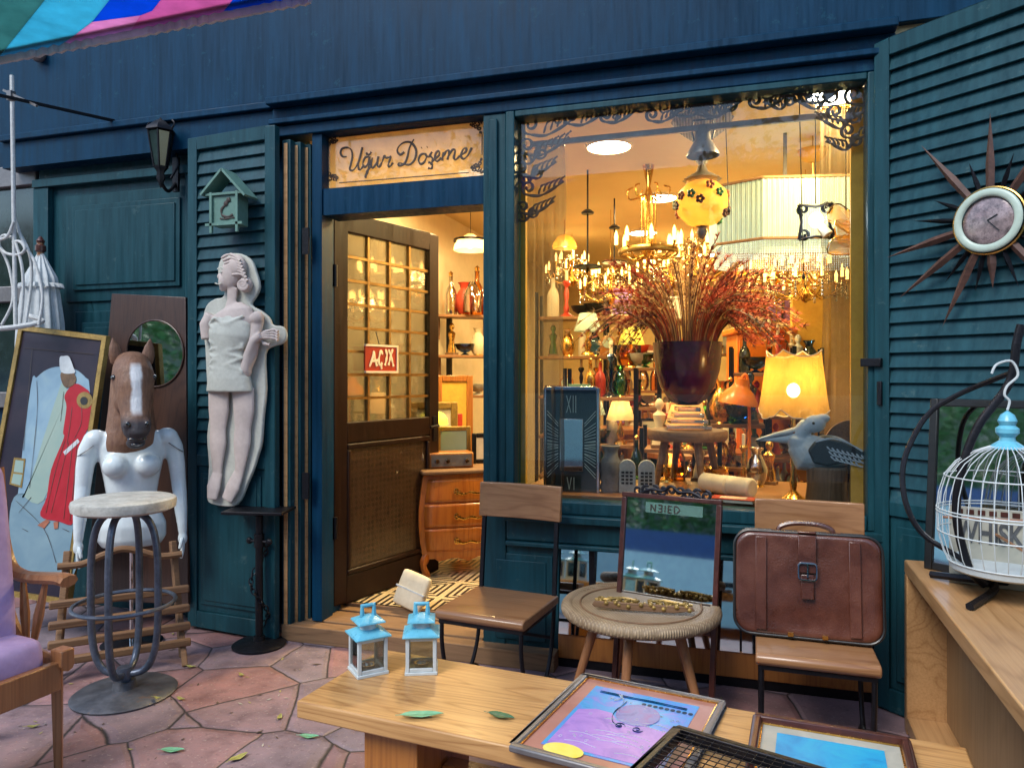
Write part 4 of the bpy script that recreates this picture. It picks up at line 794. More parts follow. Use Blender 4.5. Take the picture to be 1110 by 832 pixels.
l2=lantern('right lantern of two on the pine bench, white frame, roof coloured with blue sky sheen, seen face on',atz(457,725,.43),R(22))
# bench
E=V((.92,-.39)); E.normalize(); 
def c2w(r,f): return V((r*cY-f*sY, r*sY+f*cY,0))
bf=c2w(-.646,2.21); be=c2w(E.x,E.y)-c2w(0,0); bn=V((-be.y,be.x,0)); bang=math.atan2(be.y,be.x)
bn_=thing('pine_bench','long thick pine bench in front carrying lanterns, framed pictures and leaves','bench',bf,bang)
build('top',MB().box(0,1.80,0,.463,.378,.43),'pine',bn_,bevel=.006)
build('pedestal',MB().box(.20,.38,.06,.40,0,.377),'orange_wood',bn_,bevel=.004); build('pedestal',MB().box(1.4,1.58,.06,.40,0,.377),'orange_wood',bn_,bevel=.004)
build('stretcher',MB().box(.385,1.395,.20,.26,.15,.22),'orange_wood',bn_,bevel=.004)
def leaf(name,label,loc,rz,L_,w_,mat,grp=None,curlz=.006):
    mb=MB(); n=8; vs=[];
    for i in range(n+1):
        t=i/n; x=(t-.5)*L_; q=w_*sin(PI*t)**.8*(1-.25*t); zc=curlz*abs(t-.5)*2
        vs+= [V((x,-q,zc+.002+q*.25)),V((x,0,zc+.001)),V((x,q,zc+.002+q*.3))]
    fs=[]
    for i in range(n): fs+=[(3*i,3*i+1,3*i+4,3*i+3),(3*i+1,3*i+2,3*i+5,3*i+4)]
    mb.add(vs,fs); mb.tube([(-L_/2-.012,0,curlz+.001),(-L_/2,0,curlz+.001),(L_/2,0,curlz+.001)],.0009,4)
    o=build(name,mb,mat,recalc=False); o.location=loc; o.rotation_euler.z=rz; tag(o,label,'leaf',grp); return o
leaf('fallen_leaf','long pale green leaf lying near the front edge of the pine bench',atz(457,776,.431),R(22),.125,.022,'leaf_green','leaves on the bench')
leaf('fallen_leaf','dark green leaf lying on the pine bench nearer the picture frame',atz(543,777,.431),R(-8),.085,.019,'leaf_dark','leaves on the bench')
fls=[((187,814),.3,.09,'yellow-green fallen leaf on the paving at the bottom left beside the armchair leg'),((335,799),.2,.08,'greenish fallen leaf on the paving just left of the bench end'),((258,822),1.2,.08,'curled yellow leaf on the paving at the bottom edge left of the bench'),((207,723),.1,.055,'small yellow leaf on the paving in front of the leaning board'),((196,758),-.2,.05,'small pale leaf on the paving right beside the stool base'),((36,788),.6,.05,'small yellow leaf on the paving under the armchair'),((171,757),.1,.04,'tiny whitish leaf lying on the edge of the stool base'),((262,632+100),-.4,.045,'small yellow leaf on the paving in front of the iron pedestal'),((303,778),1.9,.05,'small curled leaf on the paving between the pedestal and the bench')]
for (q,r_,L_,lab) in fls: 
    z=.001 if 'tiny' not in lab else .02
    leaf('fallen_leaf',lab,atz(q[0],q[1],z),r_,L_,L_*.22,'leaf_yellow' if 'green' not in lab[:12] else 'leaf_green','leaves fallen on the paving',.008)
lt=MB()
for _ in range(420):
    c0=V((random.uniform(-3.6,.6),random.uniform(1.4,3.35),.003)); a=random.uniform(0,6.3); L_=random.uniform(.003,.013)*(2.2 if random.random()<.06 else 1); d_=V((cos(a),sin(a),random.uniform(0,.2)))*L_; s_=V((-sin(a),cos(a),.1))*L_*random.uniform(.25,.5)
    lt.add([c0-d_,c0+s_,c0+d_+V((0,0,.002)),c0-s_],[(0,1,2,3)],mi=random.choice((0,0,1,2)))
o=build('leaf_litter',lt,['bark','leaf_yellow','mat_grey'],recalc=False); kind(o,'stuff'); o['label']='fine grit and leaf crumbs scattered over the paving'; o['category']='litter'
# chairs
def chair(label,loc,rz):
    t=thing('chair',label,'chair',loc,rz,'wood and iron chairs under the shop window'); w=.195; sh=.41
    s=MB(); prof=[(-.20,sh-.045),(-.215,sh-.03),(-.215,sh-.012),(-.20,sh),(.20,sh-.005),(.20,sh-.04)]
    s.add([V((-w-.01,y,z)) for y,z in prof]+[V((w+.01,y,z)) for y,z in prof],[tuple(range(6)),tuple(range(6,12))[::-1]]+[(i,(i+1)%6,(i+1)%6+6,i+6) for i in range(6)]); build('seat',s,'seat_wood',t,bevel=.006)
    f=MB().box(-w,w,-.195,-.175,sh-.062,sh-.046).box(-w,w,.175,.195,sh-.062,sh-.046).box(-w,-w+.02,-.174,.174,sh-.062,sh-.046).box(w-.02,w,-.174,.174,sh-.062,sh-.046); build('seat_frame',f,'iron',t)
    for sx in(-1,1):
        x=sx*(w-.01)
        build('back_post',MB().beam((x,.19,sh-.06),(x,.245,.88),.018,.018,up=(0,1,0)),'iron',t)
        build('hoop_leg',MB().tube(crom([(x,-.185,sh-.06),(x,-.18,.24),(x,-.13,.10),(x,-.02,.045),(x,.08,.06),(x,.15,.16),(x,.185,.30),(x,.19,sh-.05)],5),.0095,8),'iron',t)
        build('foot',MB().tube(crom([(x,-.19,.0),(x,-.16,.05),(x,-.10,.075),(x,-.02,.045),(x,.06,.07),(x,.14,.05),(x,.19,.0)],5),.009,8),'iron',t)
    build('stretcher',MB().tube([(-w+.01,.0,.05),(w-.01,0,.05)],.008,8).tube([(-w+.01,.17,.22),(w-.01,.17,.22)],.008,8),'iron',t)
    bb=MB(); n=8; vs=[]
    for i in range(n+1):
        x=lerp(-w-.012,w+.012,i/n); dy=.018*(1-(2*i/n-1)**2)
        for y,z in ((-.014,.735),(.010,.735),(.022,.895),(-.002,.895)): vs.append(V((x,.225+y+dy,z)))
    fs=[(0,1,2,3),(4*n+3,4*n+2,4*n+1,4*n)]
    for i in range(n):
        for k in range(4): k2=(k+1)%4; fs.append((4*i+k,4*i+k2,4*i+4+k2,4*i+4+k))
    bb.add(vs,fs); build('back_board',bb,'seat_wood',t,bevel=.004); return t
pts=[atz(474,662,.41),atz(569,675,.41),atz(602,642,.41),atz(519,630.6,.41)]
cen=sum(pts,V((0,0,0)))/4; ex=((pts[1]-pts[0])+(pts[2]-pts[3])); chair('empty brown wood and iron chair standing left of the rattan table',V((cen.x,cen.y,0)),math.atan2(ex.y,ex.x))
fl_,fr_=atz(824,708,.41),atz(951,722,.41); ex=(fr_-fl_).normalized(); ey=V((-ex.y,ex.x,0)); cen=(fl_+fr_)/2+ey*.21; a2=math.atan2(ex.y,ex.x)
ch2=chair('brown wood and iron chair with the leather bag standing on its seat',V((cen.x,cen.y,0)),a2)
# leather bag on chair 2
bg=thing('leather_bag','brown leather briefcase bag with buckle strap standing on the right hand chair','bag',V((cen.x,cen.y,.412))+ey*.03-ex*.02,a2)
bw_,bhh=.262,.385
def rr(w,h,r,n=6):
    out=[]
    for cx,cz,a0 in ((w-r,h-r,0),(-w+r,h-r,PI/2),(-w+r,r,PI),(w-r,r,1.5*PI)):
        for k in range(n+1): a=a0+PI/2*k/n; out.append((cx+r*cos(a),cz+r*sin(a)))
    return out
tilt=Mx.Rotation(-R(9),4,'X')
o1=rr(bw_,bhh,.06); n=len(o1); body=MB(); layers=[(-.075,.90),(-.085,.0),]
vs=[];fs=[]
for y,s in ((-.062,.80),(-.072,.93),(-.062,.985),(-.050,1.0),(.050,1.0),(.062,.985),(.07,.9)):
    for x,z in o1: vs.append(V((x*s,y,bhh/2+(z-bhh/2)*s)))
for i in range(6):
    for k in range(n): k2=(k+1)%n; fs.append((i*n+k,i*n+k2,(i+1)*n+k2,(i+1)*n+k))
# softly domed front
cI=len(vs); vs.append(V((0,-.078,bhh/2))); 
for k in range(n): fs.append((cI,(k+1)%n,k))
fs.append(tuple(6*n+k for k in range(n)))
body.add(vs,fs).xf(tilt); build('body',body,'leather',bg,bevel=0,sub=1,smooth=180)
T=lambda x,y,z: tilt@V((x,y,z))
build('piping',MB().tube([T(x,-.056,z) for x,z in rr(bw_*1.0,bhh,.06)],.006,8,closed=True).tube([T(x,.056,z) for x,z in rr(bw_,bhh,.06)],.006,8,closed=True),'black_plastic',bg)
for x0 in (-.165,.165): build('side_band',MB().box(x0-.020,x0+.020,-.0795,-.074,.02,bhh-.02).xf(tilt),'leather',bg,bevel=.003)
s=MB(); s.box(-.032,.032,-.089,-.0825,.24,bhh-.005).box(-.032,.032,-.086,.03,bhh+.0,bhh+.008).obox((0,-.0875,.19),(.046,.008,.09)); build('closing_strap',s.xf(tilt),'leather',bg,bevel=.004)
s=MB().tube([T(x,-.097,z) for x,z in [(p[0]*1.0,p[1]+.215) for p in rr(.032,.062,.012)]],.004,6,closed=True).beam(T(0,-.097,.275),T(0,-.098,.225),.005); build('buckle',s,'chrome',bg)
build('handle',MB().tube(crom([T(-.10,0,bhh),T(-.09,0,bhh+.02),T(-.04,0,bhh+.035),T(.04,0,bhh+.035),T(.09,0,bhh+.02),T(.10,0,bhh)],5),.010,8).obox(T(-.10,0,bhh+.002),(.05,.03,.008)).obox(T(.10,0,bhh+.002),(.05,.03,.008)),'leather',bg)
build('lock_plate',MB().obox(T(.06,-.074,.012),(.02,.01,.014)).obox(T(-.06,-.074,.012),(.02,.01,.014)),'brass',bg)
# rattan table
rt=thing('rattan_table','round woven rattan table with splayed wooden legs in front of the mirror','table',P(694,3.02)); tzt=.475; rt.rotation_euler.z=R(30)
build('rim',MB().tube([(.298*cos(2*PI*k/60),.298*sin(2*PI*k/60),tzt-.022) for k in range(60)],.026,14,closed=True),'rattan',rt)
build('top',MB().lathe([(0,tzt-.03),(.285,tzt-.03),(.285,tzt-.006),(0,tzt-.006)],60),'rattan',rt)
build('inner_ring',MB().tube([(.245*cos(2*PI*k/60),.245*sin(2*PI*k/60),tzt-.004) for k in range(60)],.004,6,closed=True),'old_wood',rt)
for k in range(5): a=2*PI*k/5+.3; build('leg',MB().tube([(.17*cos(a),.17*sin(a),tzt-.05),(.30*cos(a),.30*sin(a),0)],[.021,.014],10),'arm_wood',rt)
# carved piece on the table
cvp=thing('carved_crest','long gilded carved wood crest lying on the rattan table','carving',atz(697,661,tzt+.0),R(4))
c=MB(); 
po=[(-.20,.012),(-.19,0),(-.06,-.006),(.12,-.004),(.20,.012),(.19,.03),(-.19,.03)]
c.prism([(x,z*.8+.008) for x,z in po],-.028,-.016); build('base_board',c,'old_wood',cvp,bevel=.003)
c=MB()
for i in range(30):
    x=-.18+.36*i/29; c.ell((x,-.012+.012*sin(i*1.7),.024+.006*sin(i*2.3)),(.011,.014,.010),seg=8,rings=6)
for s in (-1,1):
    for k in range(5): curl(c,(s*(.03+.033*k),-.0),.017,k,1.3*s,.0058,lambda x,y:V((x,y*.9,.036)),n=10)
    c.tube(crom([(s*.02,.0,.034),(s*.08,.012,.040),(s*.14,-.004,.036),(s*.19,.006,.03)],5),.006,6)
build('scrolls',c,'gold_frame',cvp)
# standing mirror with writing
mp=[at(662,534,3.13),at(773,545,3.02)]; mo=V((mp[0].x,mp[0].y,0)); mdx=V((mp[1].x-mp[0].x,mp[1].y-mp[0].y,0)); ma=math.atan2(mdx.y,mdx.x); mw=mdx.length; mzt=(mp[0].z+mp[1].z)/2; mzb=.36
mirror_lean=R(8.5)
ms=thing('standing_mirror','dark red framed mirror on thin legs with dark capital letters near its top','mirror',mo,ma)
mt=Mx.Rotation(0,4,'X')
build('frame',MB().box(0,.022,-.012,.012,0,mzt-.02).box(mw-.022,mw,-.012,.012,0,mzt-.02).box(0,mw,-.014,.014,mzt-.0195,mzt).box(.0225,mw-.0225,-.012,.012,mzb,mzb+.022),'red_wood',ms,bevel=.003)
build('glass',MB().box(.0225,mw-.0225,-.003,.004,mzb+.0225,mzt-.02),'mirror_glass',ms)
build('letter_strip',MB().box(.11,.36,-.0048,-.0032,mzt-.078,mzt-.034),trans('film',(.15,.30,.24),.0,.5,thin=.45),ms) 
L=MB(); lw_=.0042; hgt=.028; zb=mzt-.071; yy=-.0065
def bar(x0,z0,x1,z1): L.beam((x0,yy,zb+z0),(x1,yy,zb+z1),lw_,.003,up=(0,1,0))
x=.135
bar(x,0,x,hgt);bar(x,hgt,x+.02,0);bar(x+.02,0,x+.02,hgt); x+=.033
bar(x+.016,0,x+.016,hgt);bar(x,0,x+.016,0);bar(x,hgt,x+.016,hgt);bar(x+.002,hgt/2,x+.016,hgt/2); x+=.030
bar(x,0,x,hgt); x+=.014
bar(x,0,x,hgt);bar(x,0,x+.016,0);bar(x,hgt,x+.016,hgt);bar(x,hgt/2,x+.014,hgt/2); x+=.027
bar(x,0,x,hgt); ribbon(L,[(x,hgt),(x+.012,hgt-.001),(x+.022,hgt/2),(x+.012,.001),(x,0)],lw_*.62,lambda a,b:V((a,yy,zb+b)))
build('lettering',L,'ink',ms)
c=MB()
for i in range(9):
    t=(i-4)/4; cx=mw*.5+t*.15; curl(c,(cx,mzt+.022-.010*abs(t)),.022,i,1.2*(1 if i%2 else -1),.0065,lambda x,y:V((x,0,y)),n=10)
c.tube(crom([(mw*.2,0,mzt+.002),(mw*.3,0,mzt+.02),(mw*.42,0,mzt+.018),(mw*.5,0,mzt+.04),(mw*.58,0,mzt+.018),(mw*.7,0,mzt+.02),(mw*.8,0,mzt+.002)],5),.007,6)
build('crest',c,'iron',ms)
for c_ in kids(ms):
    c_.data.transform(Mx.Rotation(-mirror_lean,4,'X'))
# ---- pictures on the bench
def flatq(TL,TR,BL,z,hh=None):
    a,b,c_=atz(*TL,z),atz(*TR,z),atz(*BL,z); return a,b,c_
a,b,c_=flatq((634,727),(787,757),(586,813.5),.452)
ex=(b-a).normalized(); wq=(b-a).length; hq=(c_-a).length; ang=math.atan2(ex.y,ex.x); 
def picture(name,label,loc,ang,w,h,fm,mm,am,fw=.018,mw_=.045,th=.018):
    t=thing(name,label,'picture',loc,ang)
    build('frame',MB().box(0,w,-fw,0,0,th).box(0,w,-h,-h+fw,0,th).box(0,fw,-h+fw,-fw,0,th).box(w-fw,w,-h+fw,-fw,0,th),fm,t,bevel=.005)
    build('mount',MB().box(fw,w-fw,-h+fw,-fw,.002,.008),mm,t)
    build('inner_slip',MB().box(fw,w-fw,-fw-.004,-fw,.0085,.013).box(fw,w-fw,-h+fw,-h+fw+.004,.0085,.013).box(fw,fw+.004,-h+fw+.004,-fw-.004,.0085,.013).box(w-fw-.004,w-fw,-h+fw+.004,-fw-.004,.0085,.013),'brass',t)
    build('picture',MB().box(fw+mw_,w-fw-mw_,-h+fw+mw_,-fw-mw_,.0085,.0095),am,t); return t
t1=picture('framed_painting','framed blue and violet painting with rose mount and yellow label, lying on the bench',V((a.x,a.y,.432)),ang,wq,hq,'grey_metal','mat_pink','art_blue')
fl_=lambda x,y: V((x,y,.0104))
hq_=hq
pu=[(.075,-hq+.075),(.075,-.24),(.12,-.215),(.17,-.22),(.2,-.26),(.27,-.25),(wq-.075,-.27),(wq-.075,-hq+.075)]
build('painted_ground',MB().slab([(x,y,.0096) for x,y in pu],(0,0,.0006)),'art_purple',t1)
pot=[(.24+.062*cos(k/20*2*PI),-.20+.068*sin(k/20*2*PI)) for k in range(20)]; art('art_pot',[(.06,.07,.30),(.10,.14,.42),(.16,.08,.32)],20); build('painted_pot',MB().slab([(x,y,.0103) for x,y in pot],(0,0,.0006)),'art_pot',t1)
c=MB(); 
for s,x0,y0 in((1,.215,-.285),(-1,.265,-.285)): curl(c,(x0,y0),.016,0,1.3*s,.0028,fl_)
ribbon(c,[(.18,-.17),(.175,-.22),(.19,-.27),(.22,-.29)],.003,fl_); build('painted_scrolls',c,'cool_cast_blue',t1)
c=MB(); ribbon(c,[(.155,-.095),(.165,-.11),(.16,-.13),(.15,-.14)],.004,fl_); ribbon(c,[(.15,-.10),(.17,-.12),(.175,-.135)],.004,fl_); ribbon(c,[(.185,-.13),(.18,-.18),(.185,-.21)],.004,fl_); build('painted_figure',c,'canvas_white',t1); c=MB()
for k in range(26): curl(c,(random.uniform(.09,wq-.09),-random.uniform(.10,hq-.10)),random.uniform(.003,.008),random.random()*6,1.1,.0010,fl_,n=7)
for k in range(14): y0=-random.uniform(.24,hq-.09); x0=random.uniform(.09,wq*.6); ribbon(c,[(x0,y0),(x0+.04,y0+.008),(x0+.09,y0-.003)],.0012,fl_)
so_p=build('painted_strokes',c,'canvas_white',t1); so_p['kind']='stuff'
build('yellow_label',MB().slab([(.13+.055*cos(k/20*2*PI),-hq+.055+.035*sin(k/20*2*PI),.0103) for k in range(20)],(0,0,.001)),'glow_yellow',t1)
c=MB(); 
for y in (-.095,-.103): ribbon(c,[(.09,y),(.18,y-.002),(.27,y),(wq-.09,y-.003)],.002,fl_)
for k in range(9): c.sub(MB().slab([(.235+.017*k+.007*cos(q/8*2*PI),-.125+.008*sin(q/8*2*PI),.0103) for q in range(8)],(0,0,.0005)))
build('painted_pattern',c,'cool_cast_blue',t1)
a,b,_=flatq((818,768),(985,795),(818,832),.47); ex=(b-a).normalized()
t2=picture('framed_painting','framed picture with bright blue panel and pale marbled mount, lower right on the bench',V((a.x,a.y,.434)),math.atan2(ex.y,ex.x),(b-a).length,.42,'red_wood','mat_grey','art_blue2',.02,.042,.03)
# wire grid tray
a,b,_=flatq((735,783),(905,832),(818,832),.50); ex=(b-a).normalized(); ta=math.atan2(ex.y,ex.x); wq=.47; hq=.32
wt=thing('wire_tray','dark framed black wire grid tray lying over the pictures at the bottom edge','tray',V((a.x,a.y,.468)),ta)
c=MB().box(0,wq,-.022,0,0,.03).box(0,wq,-hq,-hq+.022,0,.03).box(0,.022,-hq+.022,-.022,0,.03).box(wq-.022,wq,-hq+.022,-.022,0,.03); build('frame',c,'iron',wt,bevel=.005)
c=MB()
for k in range(1,20): x=.022+(wq-.044)*k/20; c.tube([(x,-.02,.026),(x,-hq+.02,.026)],.0014,5)
for k in range(1,13): y=-.022-(hq-.044)*k/13; c.tube([(.02,y,.0288),(wq-.02,y,.0288)],.0014,5)
build('wire_grid',c,'iron',wt)
# ================================================================ RIGHT GROUP
cb=V((1.557,2.93)); cf=V((1.118,1.615)); cd=(cf-cb).normalized(); w0=c2w(cb.x,cb.y); wd=c2w(cd.x,cd.y); wa=math.atan2(wd.y,wd.x)
ct=thing('wooden_counter','big open sided box counter of thick blond boards at the right','counter',w0,wa)   # +x towards the street, +y to the right
LN=1.75; DP=.75; ht=.675
build('top',MB().box(0,LN,0,DP,ht-.052,ht),'counter_wood',ct,bevel=.005)
build('end_board',MB().box(0,.045,.001,DP-.001,0,ht-.053),'counter_wood',ct,bevel=.004); build('end_board',MB().box(LN-.045,LN,.001,DP-.001,0,ht-.053),'counter_wood',ct,bevel=.004)
build('bottom',MB().box(.046,LN-.046,.001,DP-.001,.02,.07),'counter_wood',ct,bevel=.004)
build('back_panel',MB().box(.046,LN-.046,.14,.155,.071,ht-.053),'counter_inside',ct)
# mirror behind the cage
mr=thing('square_mirror','black framed square mirror standing on the counter behind the white birdcage','mirror',base(1003,2.80,.676),ra+R(4))
mwid=.62; mh=atd(1003,431,atz(1003,604,.675).xy.length/1.0 if False else 2.9).z-.675; mh=max(.55,min(.7,mh))
M9=Mx.Rotation(-R(5),4,'X')
build('frame',MB().box(0,.028,-.015,.015,0,mh).box(mwid-.028,mwid,-.015,.015,0,mh).box(.0285,mwid-.0285,-.015,.015,0,.028).box(.0285,mwid-.0285,-.015,.015,mh-.028,mh).xf(M9),'black_plastic',mr,bevel=.003)
build('glass',MB().box(.0285,mwid-.0285,-.004,.004,.0285,mh-.0285).xf(M9),'mirror_glass',mr)
# stencilled crate board
kp=base(1036,2.60,.676); kb=thing('stencilled_board','cream board with black stencilled capital letters leaning behind the birdcage','board',V((kp.x,kp.y,.676)),ra+R(22))
sz=.27; build('board',MB().box(-.02,.55,-.006,.006,.0,sz),'mat_grey',kb,bevel=.002)
cu=bpy.data.curves.new('t','FONT'); cu.body='WHISKY'; cu.size=.125; cu.offset=.0035; cu.extrude=.001; to=bpy.data.objects.new('t',cu); COL.objects.link(to); to.scale=(1.15,1.25,1)
dg=bpy.context.evaluated_depsgraph_get(); me=bpy.data.meshes.new_from_object(to.evaluated_get(dg)); bpy.data.objects.remove(to)
me.materials.clear(); pm('stencil_grey',(.07,.075,.08),.7,var=.5,scale=30); me.materials.append(MATS['stencil_grey']); me.transform(Mx.Translation((.0,-.0085,.15))@Mx.Rotation(PI/2,4,'X')@Mx.Diagonal((.5,.82,1,1))); lo=bpy.data.objects.new('lettering',me); COL.objects.link(lo); lo.parent=kb
c=MB()
for k in range(16): c.box(.0+.033*k,.022+.033*k,-.009,-.0065,.245,.262)
build('red_stencil_row',c,'red_wood',kb)
# birdcage + stand
dc=2.42; cb0=P(1092,dc,.675); cg=thing('birdcage','round white wire birdcage with pale blue top hanging on a black hook stand','birdcage',V((cb0.x,cb0.y,.76)))
prof=[(.155,0),(.181,.05),(.199,.12),(.202,.19),(.196,.25),(.179,.31),(.147,.355),(.10,.39),(.05,.41),(.02,.418)]
c=MB()
for k in range(34): a=2*PI*k/34; c.tube([(r*cos(a),r*sin(a),z) for r,z in prof],.0016,5)
build('bars',c,'white_paint',cg)
c=MB()
for r,z in ((.171,.028),(.200,.125),(.2025,.19),(.2025,.20),(.180,.31)): c.tube([(r*cos(2*PI*k/40),r*sin(2*PI*k/40),z) for k in range(40)],.0026,6,closed=True)
build('hoops',c,'white_paint',cg)
build('floor_tray',MB().lathe([(0,0),(.157,0),(.165,.006),(.17,.03),(.166,.03),(.158,.008),(0,.006)],40),'white_paint',cg)
build('crown',MB().lathe([(.055,.405),(.042,.417),(.024,.43),(.022,.442),(.034,.456),(.034,.470),(.022,.48),(.028,.495),(.02,.515),(0,.53)],20),'blue_paint_sky_sheen',cg)
build('hook',MB().tube(crom([(0,0,.53),(.006,0,.56),(-.008,0,.58),(.0,0,.61),(.03,0,.645),(.012,0,.69),(-.03,0,.68),(-.045,0,.65)],5),.004,6),'white_paint',cg)
build('perch',MB().tube([(-.19,0,.17),(.19,0,.17)],.005,6).tube([(0,-.185,.10),(0,.185,.10)],.005,6),'arm_wood',cg)
sp=thing('cage_stand','curved black iron stand carrying the birdcage on the counter','stand',P(1062,2.50,.675))
yv=2.42
def sv(px,py,d=2.46): return atd(px,py,d)
c=MB().tube(crom([sv(1107,352),sv(1102,372),sv(1094,415),sv(1060,462),sv(1042,512),sv(1037,560),sv(1050,614),sv(1068,634)],6),[(.014,.010)]*43,8)
bw('curved_post',c,'iron',sp)
bw('ring_arc',MB().tube(crom([sv(1096,404,2.48),sv(1060,418,2.6),sv(1036,429,2.65),sv(1010,445,2.68),sv(992,470,2.68),sv(979,505,2.66),sv(982,545,2.62),sv(1001,579,2.58),sv(1040,604,2.52),sv(1060,622,2.5)],6),.0095,8),'iron',sp)
f0=atz(1066,632,.70); f0.z=.70
c=MB().tube([atz(1009,622,.69)+V((0,0,.0)),f0+V((0,0,.01)),atz(1125,632,.69)],[(.012,.013)]*3,6).tube(crom([f0,atz(1077,633,.70),atz(1076,641,.69),atz(1051,657,.688)],5),[(.013,.013)]*16,6).tube([f0,atz(1110,624,.69)],.012,6)
bw('feet',c,'iron',sp)
# sunburst clock on the right shutter
so=V((p.x,p.y,0)); rayc=ray(1075,240); nrm=V((sin(ra),-cos(ra),0)); pl=V((at(950,400,D-.03).x,D-.03,0))+nrm*.045
def onsh(px,py,off=0):
    r=ray(px,py); q=pl+nrm*off; k=q.dot(nrm)/V((r.x,r.y,0)).dot(nrm); return V((r.x*k,r.y*k,H+r.z*k))
cc_=onsh(1075,240); ck=thing('sunburst_clock','sunburst wall clock with long dark pointed wooden rays and a pale round rim','clock',cc_,ra)
kk=abs((onsh(1075,275)-cc_).z)/35
build('rim',MB().tube([(.030*0+30*kk*cos(2*PI*k/48),-.035,30*kk*sin(2*PI*k/48)) for k in range(48)],[(4.2*kk,2.0*kk)]*48,12,closed=True,up=(0,1,0)),'clock_white',ck)
build('outer_rim',MB().tube([(35.5*kk*cos(2*PI*k/48),-.022,35.5*kk*sin(2*PI*k/48)) for k in range(48)],1.6*kk,8,closed=True),'brass',ck)
build('dial',MB().ell((0,-.022,0),(27*kk,.012,27*kk)),'clock_inner',ck)
build('hands',MB().beam((0,-.036,0),(10*kk,-.036,5*kk),.004,.002,up=(0,1,0)).beam((0,-.036,0),(12*kk,-.036,-13*kk),.003,.002,up=(0,1,0)),'black_plastic',ck)
def rayspike(deg,L_,w_,y): 
    a=R(deg); d_=V((cos(a),0,sin(a))); s_=V((-sin(a),0,cos(a))); r0=33*kk; y_=V((0,y,0))
    return MB().add([d_*r0+s_*w_+y_,d_*r0-s_*w_+y_,d_*(r0+L_*.35)-s_*w_*1.1+y_,d_*(r0+L_)+y_,d_*(r0+L_*.35)+s_*w_*1.1+y_,d_*r0-V((0,.012,0))+y_,d_*(r0+L_*.35)-V((0,.014,0))+y_],[(0,1,2,3,4),(0,5,6,4),(4,6,3),(5,1,2,6),(6,2,3),(0,1,5)])
xs=1.0/ max(.4,abs(cos(ra))) if False else 1
for dg_,l in ((90,84),(126,92),(192,84),(217,92),(246,90),(54,92),(18,84),(-20,90),(-52,90),(272-0,40)): build('long_ray',rayspike(dg_,l*kk,4.2*kk,-.012),'ray_wood',ck,smooth=5)
for dg_,l in ((108,40),(72,40),(150,36),(170,52),(232,46),(258,44),(-70,46),(-35,38),(0,46),(36,40)): build('short_ray',rayspike(dg_,l*kk,2.6*kk,-.006),'iron',ck,smooth=5)
# ================================================================ WINDOW DISPLAY
PY1=4.42
pl_=thing('display_platform','low wooden platform inside the display window carrying the stool, clock and lamp','platform',V((-.25,D+.45,0)))
bw('top',MB().box(xw0-.03,xw1+.9,D+.125,PY1,PT-.03,PT),'shelf_wood',pl_,bevel=.004); bw('front_board',MB().box(xw0-.03,xw1+.9,D+.125,D+.14,FL,PT-.031).box(xw0-.03,xw1+.9,PY1-.02,PY1,FL,PT-.031),'shelf_wood',pl_)
ITEMS=[]
# art deco clock
def onp(px,Y,z=PT): p=at(px,HZ,Y); return V((p.x,Y,z))
y_=D+.24; p0=onp(620,y_); w_=at(648,400,y_).x-at(592,400,y_).x; h_=at(620,420,y_).z-PT
ck2=thing('mirror_clock','tall rectangular dark mirrored clock with long pale roman numerals in the window','clock',p0,R(4)); 
build('body',MB().box(-w_/2,w_/2,-.02,.03,0,h_),'clock_face',ck2,bevel=.003)
build('rim',MB().box(-w_/2-.008,-w_/2+.006,-.028,.03,0,h_).box(w_/2-.006,w_/2+.008,-.028,.03,0,h_).box(-w_/2+.0065,w_/2-.0065,-.028,.03,h_-.012,h_+.006),'chrome',ck2,bevel=.002)
build('centre_panel',MB().box(-w_*.22,w_*.22,-.026,-.0205,h_*.20,h_*.70),'window_mirror',ck2,bevel=.002)
L=MB(); cl_=lambda x,y:V((x*w_/2,-.0235,h_*.45+y*h_/2))
def ln(a,b,w=.0032): L.beam(cl_(*a),cl_(*b),w,.002,up=(0,1,0))
ln((-.18,.95),(-.02,.62)); ln((-.02,.95),(-.18,.62))
ln((.07,.95),(.07,.62)); ln((.17,.95),(.17,.62)); 
ln((-.16,-.62),(-.08,-.86));ln((-.08,-.86),(0,-.62));ln((.10,-.62),(.10,-.86))
for sx in (-1,1):
    for yy,k in ((.62,2),(.36,3),(.12,4),(0,3),(-.14,4),(-.36,3),(-.60,2)):
        for q in range(k): dy=(q-(k-1)/2)*.05; ln((sx*.50,yy*.62+dy),(sx*.92,yy+dy*1.3))
ln((0,-.1),(.22,-.24),.006); ln((0,-.1),(-.12,.22),.005); build('numerals',L,'clock_white',ck2)
